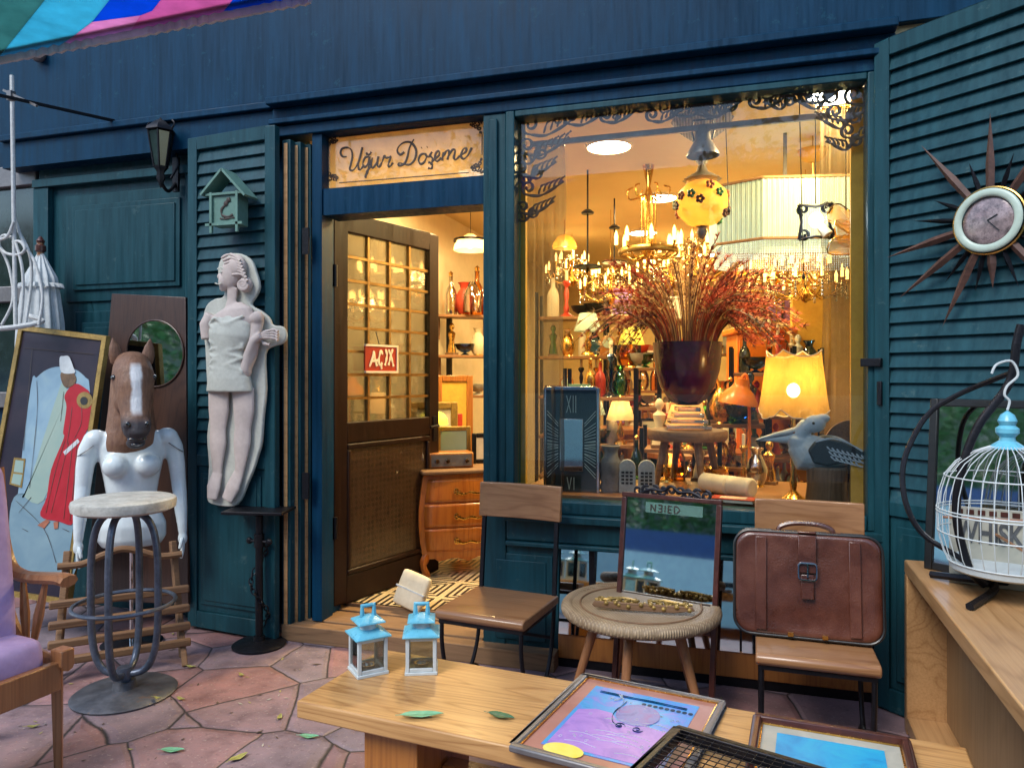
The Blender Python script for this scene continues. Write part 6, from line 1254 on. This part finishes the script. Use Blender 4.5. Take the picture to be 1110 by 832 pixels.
# racks with goods
TINT=['amber','clear','green','blue','cream','brass','dark','red','white']
MT={'amber':'amber_glass','clear':'crystal','green':'green_glass','blue':'blue_glass','cream':'cream','brass':'brass','dark':'iron','red':'red_paint','white':'pale_stone'}
cnt={}
def item(kd,tint,loc,place,s=1.0):
    m=MT[tint]; rz=random.uniform(-.5,.5)
    if kd=='bottle':
        t=thing('bottle',f'{tint} bottle, {place}','bottle',loc,rz); build('body',MB().lathe([(0,0),(.038*s,0),(.040*s,.01),(.040*s,.13*s),(.03*s,.165*s),(.014*s,.19*s),(.013*s,.245*s),(.017*s,.25*s),(0,.25*s)],14),m,t); build('stopper',MB().lathe([(.010*s,.25*s),(.015*s,.27*s),(0,.285*s)],10),'brass',t)
    elif kd=='vase':
        t=thing('vase',f'{tint} vase, {place}','vase',loc,rz); build('body',MB().lathe([(0,0),(.035*s,0),(.06*s,.05*s),(.066*s,.10*s),(.045*s,.16*s),(.025*s,.19*s),(.03*s,.21*s),(.045*s,.23*s),(.038*s,.228*s),(.02*s,.19*s)],16),m,t); build('foot',MB().lathe([(0,-.0),(.045*s,0),(.038*s,.012*s),(0,.013*s)],16),'brass',t)
    elif kd=='candlestick':
        t=thing('candlestick',f'{tint} candlestick, {place}','candlestick',loc,rz); build('stick',MB().lathe([(0,0),(.05*s,0),(.045*s,.012),(.014*s,.03*s),(.02*s,.06*s),(.01*s,.09*s),(.018*s,.15*s),(.01*s,.19*s),(.028*s,.22*s),(.02*s,.235*s),(0,.235*s)],14),m,t); build('candle',MB().lathe([(.011*s,.23*s),(.011*s,.30*s),(0,.305*s)],8),'cream',t)
    elif kd=='bowl':
        t=thing('bowl',f'{tint} footed bowl, {place}','bowl',loc,rz); build('bowl',MB().lathe([(0,.02),(.03*s,.025*s),(.07*s,.05*s),(.09*s,.095*s),(.083*s,.095*s),(.06*s,.06*s),(0,.035*s)],18),m,t); build('foot',MB().lathe([(.04*s,0),(.035*s,.008),(.012*s,.02),(.015*s,.03*s)],12),m,t)
    elif kd=='figurine':
        t=thing('figurine',f'{tint} figurine, {place}','figurine',loc,rz); build('figure',MB().lathe([(0,.02*s),(.04*s,.02*s),(.036*s,.06*s),(.022*s,.12*s),(.032*s,.16*s),(.036*s,.18*s),(.014*s,.20*s),(.012*s,.21*s),(.023*s,.225*s),(.024*s,.245*s),(.012*s,.265*s),(0,.27*s)],14,sy=.75),m,t); build('base',MB().box(-.045*s,.045*s,-.035*s,.035*s,0,.02*s),'old_wood',t,bevel=.002)
    elif kd=='lamp':
        t=thing('table_lamp',f'lit table lamp with {tint} shade, {place}','lamp',loc,rz); sm={'amber':'amber_shade','green':'yellow_shade','cream':'warm_shade','white':'pleat_shade','red':'amber_shade'}.get(tint,'warm_shade'); build('base',MB().lathe([(0,0),(.05*s,0),(.045*s,.015),(.015*s,.03*s),(.03*s,.07*s),(.012*s,.12*s),(.01*s,.2*s),(0,.2*s)],14),'brass',t); build('shade',MB().lathe([(.10*s,.17*s),(.06*s,.30*s)],24,caps=False),sm,t,smooth=180); build('bulb',MB().ell((0,0,.225*s),(.022*s,.022*s,.03*s)),'bulb_dim',t); LIGHTS.append((V(loc)+V((0,0,.24*s)),1.2,(1,.68,.3),.03))
    elif kd=='frame':
        t=thing('picture_frame',f'small {tint} picture frame, {place}','picture frame',loc,rz*.4); w,h=.075*s,.20*s; M_=Mx.Rotation(-.15,4,'X'); build('frame',MB().box(-w,-w+.018,-.008,.008,0,h).box(w-.018,w,-.008,.008,0,h).box(-w+.0185,w-.0185,-.008,.008,0,.018).box(-w+.0185,w-.0185,-.008,.008,h-.018,h).xf(M_),m if tint not in('amber','clear','green','blue') else 'gold_frame',t); build('picture',MB().box(-w+.0185,w-.0185,-.003,.003,.0185,h-.0185).xf(M_),random.choice(['art_sage','art_purple','mirror_glass','mat_grey']),t)
    elif kd=='books':
        t=thing('book_stack',f'stack of old books, {place}','books',loc,rz); z=0
        for k in range(4): h=random.uniform(.018,.03); w=random.uniform(.06,.085); build('book',MB().box(-w,w,-.05,.05,z+.0005,z+h),random.choice(['red_wood','mint','terracotta','pages','cool_cast_blue']),t,bevel=.002); z+=h
    elif kd=='clock':
        t=thing('mantel_clock',f'{tint} mantel clock, {place}','clock',loc,rz*.4); build('case',MB().prism([(-.07*s,0),(.07*s,0),(.06*s,.11*s)]+[(.06*s*cos(a),.11*s+.06*s*sin(a)) for a in (.5,1.05,1.57,2.1,2.64)]+[(-.06*s,.11*s)],-.03,.03),'orange_wood' if tint!='dark' else 'iron',t,bevel=.004); d=MB().lathe([(0,0),(.042*s,0),(.045*s,.004),(0,.006)],24).xf(shift((0,-.031,.11*s))@Mx.Rotation(PI/2,4,'X')); build('dial',d,'clock_white',t)
    return t
for a_ in ITEMS: item(a_[0],a_[1],a_[2],'standing in the window '+a_[3],.9)
KD=['bottle','vase','candlestick','bowl','figurine','lamp','frame','books','clock','vase','candlestick','figurine','bowl']
ORD=['first','second','third','fourth','fifth','sixth','seventh']
def rack(nm,px,d,w,h,ns,per,mat='shelf_wood',rz=None,lev=None,dp=.30,z0=None,prange=KD):
    q=atd(px,HZ,d); rz=facing(q)*.6 if rz is None else rz; q.z=FL if z0 is None else z0
    t=thing('display_rack',f'{nm}','shelf rack',q,rz)
    f=MB(); 
    for sx in(-1,1):
        for sy in(-1,1): f.box(sx*w/2-.014,sx*w/2+.014,sy*dp/2-.014,sy*dp/2+.014,0,h)
    build('uprights',f,'iron' if mat=='shelf_wood' else mat,t)
    M_=wm(t); zs_=[h*(k+.35)/ns for k in range(ns)]
    names=['bottom','second','third','fourth','fifth','top'] if ns==6 else (['bottom','lower','middle','upper','top'] if ns==5 else ['bottom','lower','upper','top'] if ns==4 else ['bottom','middle','top'])
    for k,z in enumerate(zs_):
        build('shelf',MB().box(-w/2-.012+.027,w/2-.015,-dp/2,dp/2,z-.012,z+.012),mat,t,bevel=.002)
        for i in range(per):
            x=lerp(-w/2+.07,w/2-.07,(i+.5)/per)+random.uniform(-.015,.015); kd=random.choice(prange); tn=random.choice(TINT)
            lvl=zs_[k+1]-z if k+1<ns else .5; s=min(random.uniform(.95,1.35),(lvl-.03)/.30)
            loc=M_@V((x,random.uniform(-.07,.02),z+.0125)); item(kd,tn,loc,f'{ORD[i]} along the {names[k]} shelf of the {nm.split(",")[0]}',max(.5,s))
    return t
rack('tall left rack, crowded wooden display rack seen behind the mirrored clock',638,6.3,.85,2.0,6,6)
rack('narrow middle rack, wooden display rack behind the dried grass',702,7.2,.8,2.05,6,6)
rack('wide back rack, crowded wooden display rack straight behind the purple vase',776,8.0,1.25,2.1,6,7)
rack('second near rack, open shelf of small goods between stool and orange lamp',826,5.3,.42,1.5,5,4,prange=['candlestick','bottle','vase','lamp','bowl','figurine'])
rack('stepped side rack, open shelf of small goods under the right of the dried grass',862,5.6,.36,1.5,5,4,prange=['candlestick','bottle','vase','bowl','figurine','clock'])
rack('short rack, open shelf of goods straight behind the stool legs',738,5.0,.5,.95,4,5,prange=['candlestick','vase','bowl','figurine','bottle','lamp'])
rack('slim middle rack, open shelf behind the left side of the vase',690,5.9,.36,1.55,5,4)
rack('right back rack, crowded wooden display rack behind the ruffled lamp',846,6.9,.8,2.0,6,6)
rack('low near rack, open shelf of brass and glass right of the round stool',792,5.0,.46,1.15,4,5,prange=['candlestick','bottle','vase','figurine','bowl'])
rack('low left rack, open shelf of mixed goods between clock and armchair',652,5.4,.5,1.35,4,5)
# cupboards
def cupboard(label,px,d,w,h,dp,mat,rz=0,doors=2):
    q=atd(px,HZ,d); q.z=FL; t=thing('cupboard',label,'cupboard',q,rz); build('carcass',MB().box(-w/2,w/2,-dp/2,dp/2,.05,h),mat,t,bevel=.006); build('cornice',MB().box(-w/2-.03,w/2+.03,-dp/2-.03,dp/2+.03,h+.001,h+.05),mat,t,bevel=.010)
    for k in range(doors):
        a=lerp(-w/2,w/2,k/doors)+.015; b_=lerp(-w/2,w/2,(k+1)/doors)-.015; o=build('door',MB().box(a,b_,-dp/2-.016,-dp/2-.001,.09,h-.03).box(a+.05,b_-.05,-dp/2-.024,-dp/2-.0165,.15,h-.09),mat,t,bevel=.006); build('knob',MB().ell((b_-.03 if k==0 else a+.03,-dp/2-.03,h*.5),(.014,.014,.014)),'brass',o)
    build('plinth',MB().box(-w/2+.02,w/2-.02,-dp/2+.02,dp/2-.02,0,.049),'dark_wood',t)
cupboard('tall orange painted cupboard behind the orange desk lamp',822,5.9,.42,1.62,.40,'orange_paint',R(12),1)
cupboard('low orange wooden cupboard behind the green armchair',664,5.7,.5,.85,.4,'orange_wood',R(20))
q=atd(878,HZ,5.9); t=thing('yellow_pillar','square yellow painted pillar at the right behind the ruffled lamp','pillar',V((q.x,q.y,FL))); build('shaft',MB().box(-.14,.14,-.14,.14,.12,CE-FL-.10),'yellow_wall',t); build('base',MB().box(-.16,.16,-.16,.16,0,.119),'yellow_wall',t,bevel=.01); build('capital',MB().box(-.17,.17,-.17,.17,CE-FL-.099,CE-FL-.002),'yellow_wall',t,bevel=.01)
# orange desk lamp
q=atd(805,HZ,4.75); zc=atd(805,438,4.75).z; t=thing('orange_desk_lamp','orange metal desk lamp with a round bell shade left of the ruffled lamp','lamp',V((q.x,q.y,PT-.30))); 
tt=thing('side_table','small wooden side table holding the orange desk lamp','side table',V((q.x,q.y,FL))); build('top',MB().box(-.2,.2,-.2,.2,PT-.30-FL-.03,PT-.302-FL),'old_wood',tt,bevel=.004)
for sx in(-1,1):
    for sy in(-1,1): build('leg',MB().beam((sx*.17,sy*.17,0),(sx*.17,sy*.17,PT-.30-FL-.03),.03),'old_wood',tt)
zr=zc-(PT-.30)
build('base',MB().lathe([(0,0),(.09,0),(.085,.02),(0,.03)],24),'orange_paint',t); build('arm',MB().tube(crom([(0,0,.02),(.04,0,zr*.5),(.03,0,zr+.16),(-.02,0,zr+.14)],6),.010,8),'orange_paint',t)
sh_=MB().lathe([(.125,0),(.118,.03),(.09,.08),(.055,.11),(.045,.13),(.045,.165),(.0,.17)],28,caps=False); sh_.xf(shift((-.03,0,zr))@Mx.Rotation(.15,4,'Y')); build('shade',sh_,'orange_paint',t)
# candlestick-like hanging lamps top left
for i,(px,pt_,pb_,d,lab) in enumerate(((637,232,290,5.0,'thin dark hanging lamp with a small top disc, left of the brass chandelier'),(666,248,285,5.8,'thin dark hanging rod lamp between the two at the left'))):
    q=atd(px,pb_,d); f=d/800; t=thing('rod_pendant',lab,'pendant lamp',q,0,'thin rod lamps'); zt=(pb_-pt_)*f
    build('rod',MB().tube([(0,0,0),(0,0,CE-q.z-.002)],.006,6),'iron',t); build('disc',MB().lathe([(0,0),(.10,0),(.10,.01),(.02,.02),(0,.03)],24).lathe([(.04,zt),(.045,zt+.01),(.02,zt+.03)],14),'iron',t); build('drop',MB().lathe([(0,-.06),(.015,-.04),(.008,0)],10),'brass',t)
for i,(px,py,d) in enumerate(((612,262,6.6),(655,240,7.5),(800,300,6.2),(824,286,7.6),(780,268,8.6))):
    q=atd(px,py,d); t=thing('glass_pendant',['small amber glass pendant at the far left of the shop interior','small amber glass pendant hanging behind the two thin rod lamps','amber glass pendant hanging just right of the purple vase plumes','small amber glass pendant behind the fringe of the pleated shade','farthest amber glass pendant, deep in the shop'][i],'pendant lamp',q,0,'amber glass pendants')
    build('shade',MB().lathe([(.11,-.06),(.105,-.02),(.07,.04),(.03,.06)],20,caps=False),'amber_shade',t,smooth=180); build('bulb',MB().ell((0,0,-.02),(.03,.03,.03)),'bulb_dim',t); build('cord',MB().tube([(0,0,.05),(0,0,CE-q.z-.002)],.005,5),'brass',t); LIGHTS.append((q+V((0,0,-.08)),1.5,(1,.7,.3),.04))
# bright white lamp far left
q=atd(637,368,5.9); item('lamp','white',V((q.x,q.y,q.z-.12)),'glowing on a shelf left of the dried grass',1.1)
# a table crowded with small brass things right mid
q=atd(760,HZ,5.6); q.z=FL; tb=thing('round_table','round wooden table crowded with small goods behind the window stool','table',q); build('top',MB().lathe([(0,.70),(.5,.70),(.5,.735),(0,.735)],40),'orange_wood',tb); build('column',MB().lathe([(.2,0),(.19,.03),(.05,.08),(.04,.35),(.06,.6),(.1,.70)],18),'orange_wood',tb)
k=0
WH=['nearest the window','at the left edge','at the right edge','in the middle','at the back','left of the middle','right of the middle','at the back left','at the back right']
for (x,y) in ((0,-.38),(-.38,0),(.38,0),(0,0),(0,.36),(-.2,-.15),(.2,-.12),(-.25,.25),(.25,.26)):
    item(KD[(k*4+2)%13],TINT[(k*5+1)%9],q+V((x,y,.736)),f'on the round table {WH[k]}',1.15); k+=1
q=atd(715,HZ,6.4); cupboard('dark wooden cupboard far back below the dried grass',722,6.7,.5,1.0,.4,'orange_wood',R(15))
# ================================================================ THROUGH THE DOOR
# bombe chest
q=atd(500,HZ,5.0); q.z=FL; chst=thing('bombe_chest','curvy orange wood bombe chest of three drawers behind the open door','chest of drawers',q,facing(q)+R(14))
chst.location=V((q.x,q.y,FL)); cz=[.0,.10,.22,.36,.50,.62,.66]; hw,hd=.30,.19
def prof_(z): return 1+.13*sin(PI*min(1,max(0,(z-.08)/.6)))-.03
def body_(z0,z1,x0,x1,off,n=8):
    vs=[];fs=[]
    m_=10
    for j in range(n+1):
        z=lerp(z0,z1,j/n); s=prof_(z)
        for i in range(m_+1): x=lerp(x0,x1,i/m_); vs.append(V((x*s,-hd*s-off-.03*cos(x/hw*PI*.5),z)))
    k=len(vs)
    return vs,[(j*(m_+1)+i,j*(m_+1)+i+1,(j+1)*(m_+1)+i+1,(j+1)*(m_+1)+i) for j in range(n) for i in range(m_)]
c=MB(); n=12; out=[]
for j in range(n+1):
    z=lerp(.12,.66,j/n); s=prof_(z); row=[V((lerp(-hw,hw,i/10)*s,-hd*s-.03*cos(lerp(-1,1,i/10)*PI*.5),z)) for i in range(11)]+[V((hw*s,hd,z)),V((-hw*s,hd,z))]; out.append(row)
vs=[p for r_ in out for p in r_]; m_=13; fs=[(j*m_+i,j*m_+(i+1)%m_,(j+1)*m_+(i+1)%m_,(j+1)*m_+i) for j in range(n) for i in range(m_)]+[tuple(range(m_))[::-1],tuple(n*m_+i for i in range(m_))]
build('carcass',c.add(vs,fs),'chest_wood',chst,smooth=50)
for k in range(3):
    vs,fs=body_(.17+k*.158,.17+k*.158+.145,-hw*.9,hw*.9,.008); o=build('drawer',MB().add(vs,fs),'chest_wood',chst,recalc=False); sol=o.modifiers.new('s','SOLIDIFY'); sol.thickness=.012
    hd_=MB(); z=.24+k*.158; yy=-hd*prof_(z)-.045
    for sx in(-1,1): curl(hd_,(sx*.09,z),.022,0,1.2*sx,.0055,lambda x,y:V((x,yy,y)))
    ribbon(hd_,[(-.10,z),(-.05,z-.02),(0,z-.01),(.05,z-.02),(.10,z)],.007,lambda x,y:V((x,yy-.008,y))); build('drawer_pull',hd_,'brass',o)
build('top',MB().box(-.315,.315,-.245,.20,.661,.69),'old_wood',chst,bevel=.01)
for sx in(-1,1):
    build('leg',MB().tube(crom([(sx*.27,-.17,.15),(sx*.30,-.19,.08),(sx*.26,-.17,.0)],4),[.03]*4+[.022]*4+[.014],8),'chest_wood',chst); build('leg',MB().tube([(sx*.27,.15,.15),(sx*.27,.16,0)],[.025,.014],8),'chest_wood',chst)
build('apron',MB().prism([(-.26,.15),(.26,.15),(.2,.10),(.08,.12),(0,.09),(-.08,.12),(-.2,.10)],-.2,-.18),'chest_wood',chst,bevel=.004)
Mc=wm(chst)
def onc(x,y,z=.691): return Mc@V((x,y,z))
t=thing('radio','small old wooden radio with pale dials on the bombe chest','radio',onc(-.10,-.06),chst.rotation_euler.z); build('case',MB().box(-.15,.15,-.08,.08,0,.10),'orange_wood',t,bevel=.008); build('front_panel',MB().box(-.135,.135,-.086,-.0805,.012,.088),'grey_metal',t)
for x in(-.10,-.03,.10): d=MB().lathe([(0,0),(.017,0),(.014,.014),(0,.015)],16).xf(shift((x,-.0865,.05))@Mx.Rotation(PI/2,4,'X')); build('dial',d,'chrome',t)
t=thing('green_dome_lamp','lit lamp with a yellow-green glass dome shade on the bombe chest','lamp',onc(-.16,.05,.793)); t.location=onc(-.17,.12); build('stem',MB().lathe([(0,0),(.05,0),(.05,.01),(.01,.03),(.01,.30),(0,.30)],14),'brass',t); build('shade',MB().lathe([(.105,.27),(.10,.31),(.075,.345),(.03,.365),(0,.37)],28,caps=False),'yellow_shade',t,smooth=180); build('bulb',MB().ell((0,0,.30),(.025,.025,.03)),'bulb_dim',t); LIGHTS.append((onc(-.17,.12,.691+.32),2.5,(.9,.85,.3),.02))
for (x,y,s,nm,lab,mt_) in ((-.03,.10,1.35,'gold','ornate gold picture frame standing behind the radio on the chest','gold_frame'),(.19,.06,1.1,'dark','dark framed picture standing at the right end of the chest','iron')):
    t=thing('picture_frame',lab,'picture frame',onc(x,y),chst.rotation_euler.z); w,h=.09*s,.19*s; build('frame',MB().box(-w,-w+.03,-.01,.01,0,h).box(w-.03,w,-.01,.01,0,h).box(-w+.0305,w-.0305,-.01,.01,0,.03).box(-w+.0305,w-.0305,-.01,.01,h-.03,h),mt_,t,bevel=.006); build('picture',MB().box(-w+.0305,w-.0305,-.004,.004,.0305,h-.0305),'art_sage' if s>1.2 else 'pages',t)
# wrapped parcel, shelf rack at left wall, wall lamp etc
t=thing('wrapped_parcel','cream cloth wrapped flat parcel leaning low behind the open door','parcel',V(atz(441,662,FL)),R(-12)); build('cloth',MB().obox((0,.05,.10),(.20,.05,.20),Mx.Rotation(-.35,3,'X')@Mx.Rotation(.2,3,'Y')),'cream',t,bevel=.02,sub=1); build('cord',MB().obox((0,.05,.10),(.202,.054,.008),Mx.Rotation(-.35,3,'X')@Mx.Rotation(.2,3,'Y')),'rope',t)
q=atd(503,HZ,6.6); 
def wshelf(lab,px,py,d,w,items,rz=R(35)):
    p=atd(px,py,d); t=thing('wall_shelf',lab,'shelf',p,rz); build('board',MB().box(-w/2,w/2,-.11,.11,-.022,0),'shelf_wood',t,bevel=.003); [build('bracket',MB().beam((q_*(w/2-.05),.08,-.022),(q_*(w/2-.05),.08,-.2),.02),'shelf_wood',t) for q_ in(-1,1)]
    for i,(k_,tn,s) in enumerate(items): item(k_,tn,wm(t)@V((lerp(-w/2+.08,w/2-.08,(i+.5)/len(items)),0,.001)),f'{ORD[i]} on the {lab.split(",")[0]}',s)
wshelf('upper wall shelf, wooden, on the plaster wall seen through the doorway',503,342,6.2,.5,[('bottle','clear',1.3),('vase','red',1.2),('bottle','amber',1.5)])
wshelf('middle wall shelf, wooden, on the plaster wall seen through the doorway',504,385,6.2,.5,[('figurine','brass',1),('bowl','blue',1),('vase','cream',1)])
wshelf('lower wall shelf, wooden, seen through the doorway',504,428,6.2,.5,[('bowl','white',1.0),('bowl','cream',1.0),('bowl','white',1.0)])
t=thing('shelf_upright','dark iron upright carrying the wall shelves beyond the door','upright',V(atd(487,HZ,6.25)*1)); t.location.z=FL; build('post',MB().box(-.02,.02,-.02,.02,0,1.85),'iron',t); build('foot',MB().box(-.04,.04,-.04,.04,0,.01),'iron',t)
p=atd(510,262,5.9); t=thing('enamel_pendant','hanging lamp with shallow cream glass shade seen at the top right of the doorway','pendant lamp',p); build('shade',MB().lathe([(.135,-.07),(.13,-.03),(.10,.02),(.04,.05),(.03,.06)],30,caps=False),'warm_shade',t,smooth=180); build('band',MB().lathe([(.137,.0),(.134,.02)],30,caps=False),'iron',t); build('bulb',MB().ell((0,0,-.02),(.03,.03,.035)),'bulb_dim',t); cord(t,.05,CE-p.z); LIGHTS.append((p+V((0,0,-.09)),4,(1,.72,.35),.04))
p=atd(510,330,5.6); t=thing('glass_bell_lantern','clear glass bell lantern with wire frame standing on the upper wall shelf','lantern',p); p_=at(510,342,1);t.location=atd(512,338,6.1); build('bell',MB().lathe([(.07,0),(.075,.12),(.05,.2),(.02,.23)],20,caps=False),'crystal',t); c=MB()
for k in range(6): a=k*PI/3; c.tube([(.078*cos(a),.078*sin(a),0),(.078*cos(a),.078*sin(a),.14),(.02*cos(a),.02*sin(a),.25)],.003,5)
build('wire',c,'iron',t)
# tall frames leaning along the left wall, seen through the door glass
for i,(px,d,w,h,mt_,am,lab) in enumerate(((386,5.7,.36,1.1,'gold_frame','pages','tall gold framed pale panel leaning by the left wall behind the door glass'),(412,6.1,.3,1.3,'orange_wood','yellow_wall','orange wood framed mirror leaning behind the lower door glass'),(438,5.9,.22,1.0,'red_paint','art_red','red framed red panel leaning behind the door glass'))):
    q=atd(px,HZ,d); q.x=max(q.x,XL+.25); t=thing('leaning_frame',lab,'frame',V((q.x,q.y,FL)),facing(q)+R(10)); build('frame',MB().box(-w/2,-w/2+.05,-.02,.02,0,h).box(w/2-.05,w/2,-.02,.02,0,h).box(-w/2+.0505,w/2-.0505,-.02,.02,0,.05).box(-w/2+.0505,w/2-.0505,-.02,.02,h-.05,h),mt_,t,bevel=.006); build('panel',MB().box(-w/2+.0505,w/2-.0505,-.005,.005,.0505,h-.0505),am,t)
# doormat / inner step board
# ceiling lights
k=0
for px,py,lab in ((660,157,'nearest round ceiling downlight, seen through the top left of the window'),(715,213,'second round ceiling downlight, behind the brass chandelier'),(697,251,'third round ceiling downlight, farther back at the left'),(768,275,'fourth round ceiling downlight, farthest back'),(430,120,None),(905,100,None)):  # the last two are extra downlights added to brighten the shop
    p=atz(px,py,CE-.0); 
    if px==430: p=V((-1.70,4.75,CE))  # added downlight, placed to brighten the doorway and the transom film
    if p.y<D+.4: p=V((1.0,D+1.1,CE))
    if p.y>YB-.4: p.y=YB-.5
    t=thing('ceiling_downlight',lab or ('round ceiling downlight added to light the doorway' if px<500 else 'extra round ceiling downlight added at the right inside the shop'),'ceiling light',V((p.x,p.y,CE-.001))); build('diffuser',MB().lathe([(0,-.016),(.125,-.016),(.13,-.01),(.13,-.006)],40,caps=False),'disc_light',t); build('ring',MB().lathe([(.131,-.018),(.143,-.012),(.145,-.001),(.131,-.001)],40,caps=False),'cream',t)
    LIGHTS.append((V((p.x,p.y,CE-.05)),(17 if k<2 else 24),(1,.70,.27),'disk')); k+=1
# ================================================================ LIGHT AND CAMERA
IK=1.25
for i,(p,e,c,s) in enumerate(LIGHTS):
    if s=='disk':
        l=bpy.data.lights.new('downlight','AREA'); l.shape='DISK'; l.size=.24; l.spread=R(175)
    else:
        l=bpy.data.lights.new('lamp_and_fill_light','POINT'); l.shadow_soft_size=s
    l.energy=e*IK; l.color=c; o=bpy.data.objects.new('lamp_and_fill_light' if s!='disk' else 'downlight',l); COL.objects.link(o); o.location=p
SE,SR=R(48),R(205)
w=bpy.data.worlds.new('World'); sc.world=w; w.use_nodes=True; nt=w.node_tree; bg=nt.nodes['Background']; sk=nt.nodes.new('ShaderNodeTexSky'); sk.sky_type='NISHITA'; sk.sun_disc=False; sk.sun_elevation=SE; sk.sun_rotation=SR; sk.air_density=1.2; sk.dust_density=.5; sk.ozone_density=1.2
nt.links.new(sk.outputs[0],bg.inputs[0]); bg.inputs[1].default_value=.15
sl_=bpy.data.lights.new('sun','SUN'); sl_.energy=1.7; sl_.angle=R(28); sl_.color=(1,.95,.88); so_=bpy.data.objects.new('sun',sl_); COL.objects.link(so_); so_.rotation_euler=Euler((R(90)-SE,0,R(-25)),'XYZ')
cam=bpy.data.cameras.new('camera'); co=bpy.data.objects.new('camera',cam); COL.objects.link(co); co.location=(0,0,H); co.rotation_euler=(R(90),0,YAW); cam.sensor_width=36; cam.lens=36*FPX/1110; cam.shift_y=(HZ-416)/1110*-1*-1; cam.clip_end=300; cam.clip_start=.05
sc.camera=co
sc.view_settings.view_transform='Standard'; sc.view_settings.look='None'; sc.view_settings.exposure=.95; sc.view_settings.gamma=1
cy=sc.cycles; cy.use_denoising=True; cy.max_bounces=10; cy.transparent_max_bounces=24; cy.glossy_bounces=4; cy.transmission_bounces=6; cy.diffuse_bounces=4; cy.sample_clamp_indirect=6; cy.caustics_reflective=False; cy.caustics_refractive=False
try: cy.use_light_tree=True
except: pass
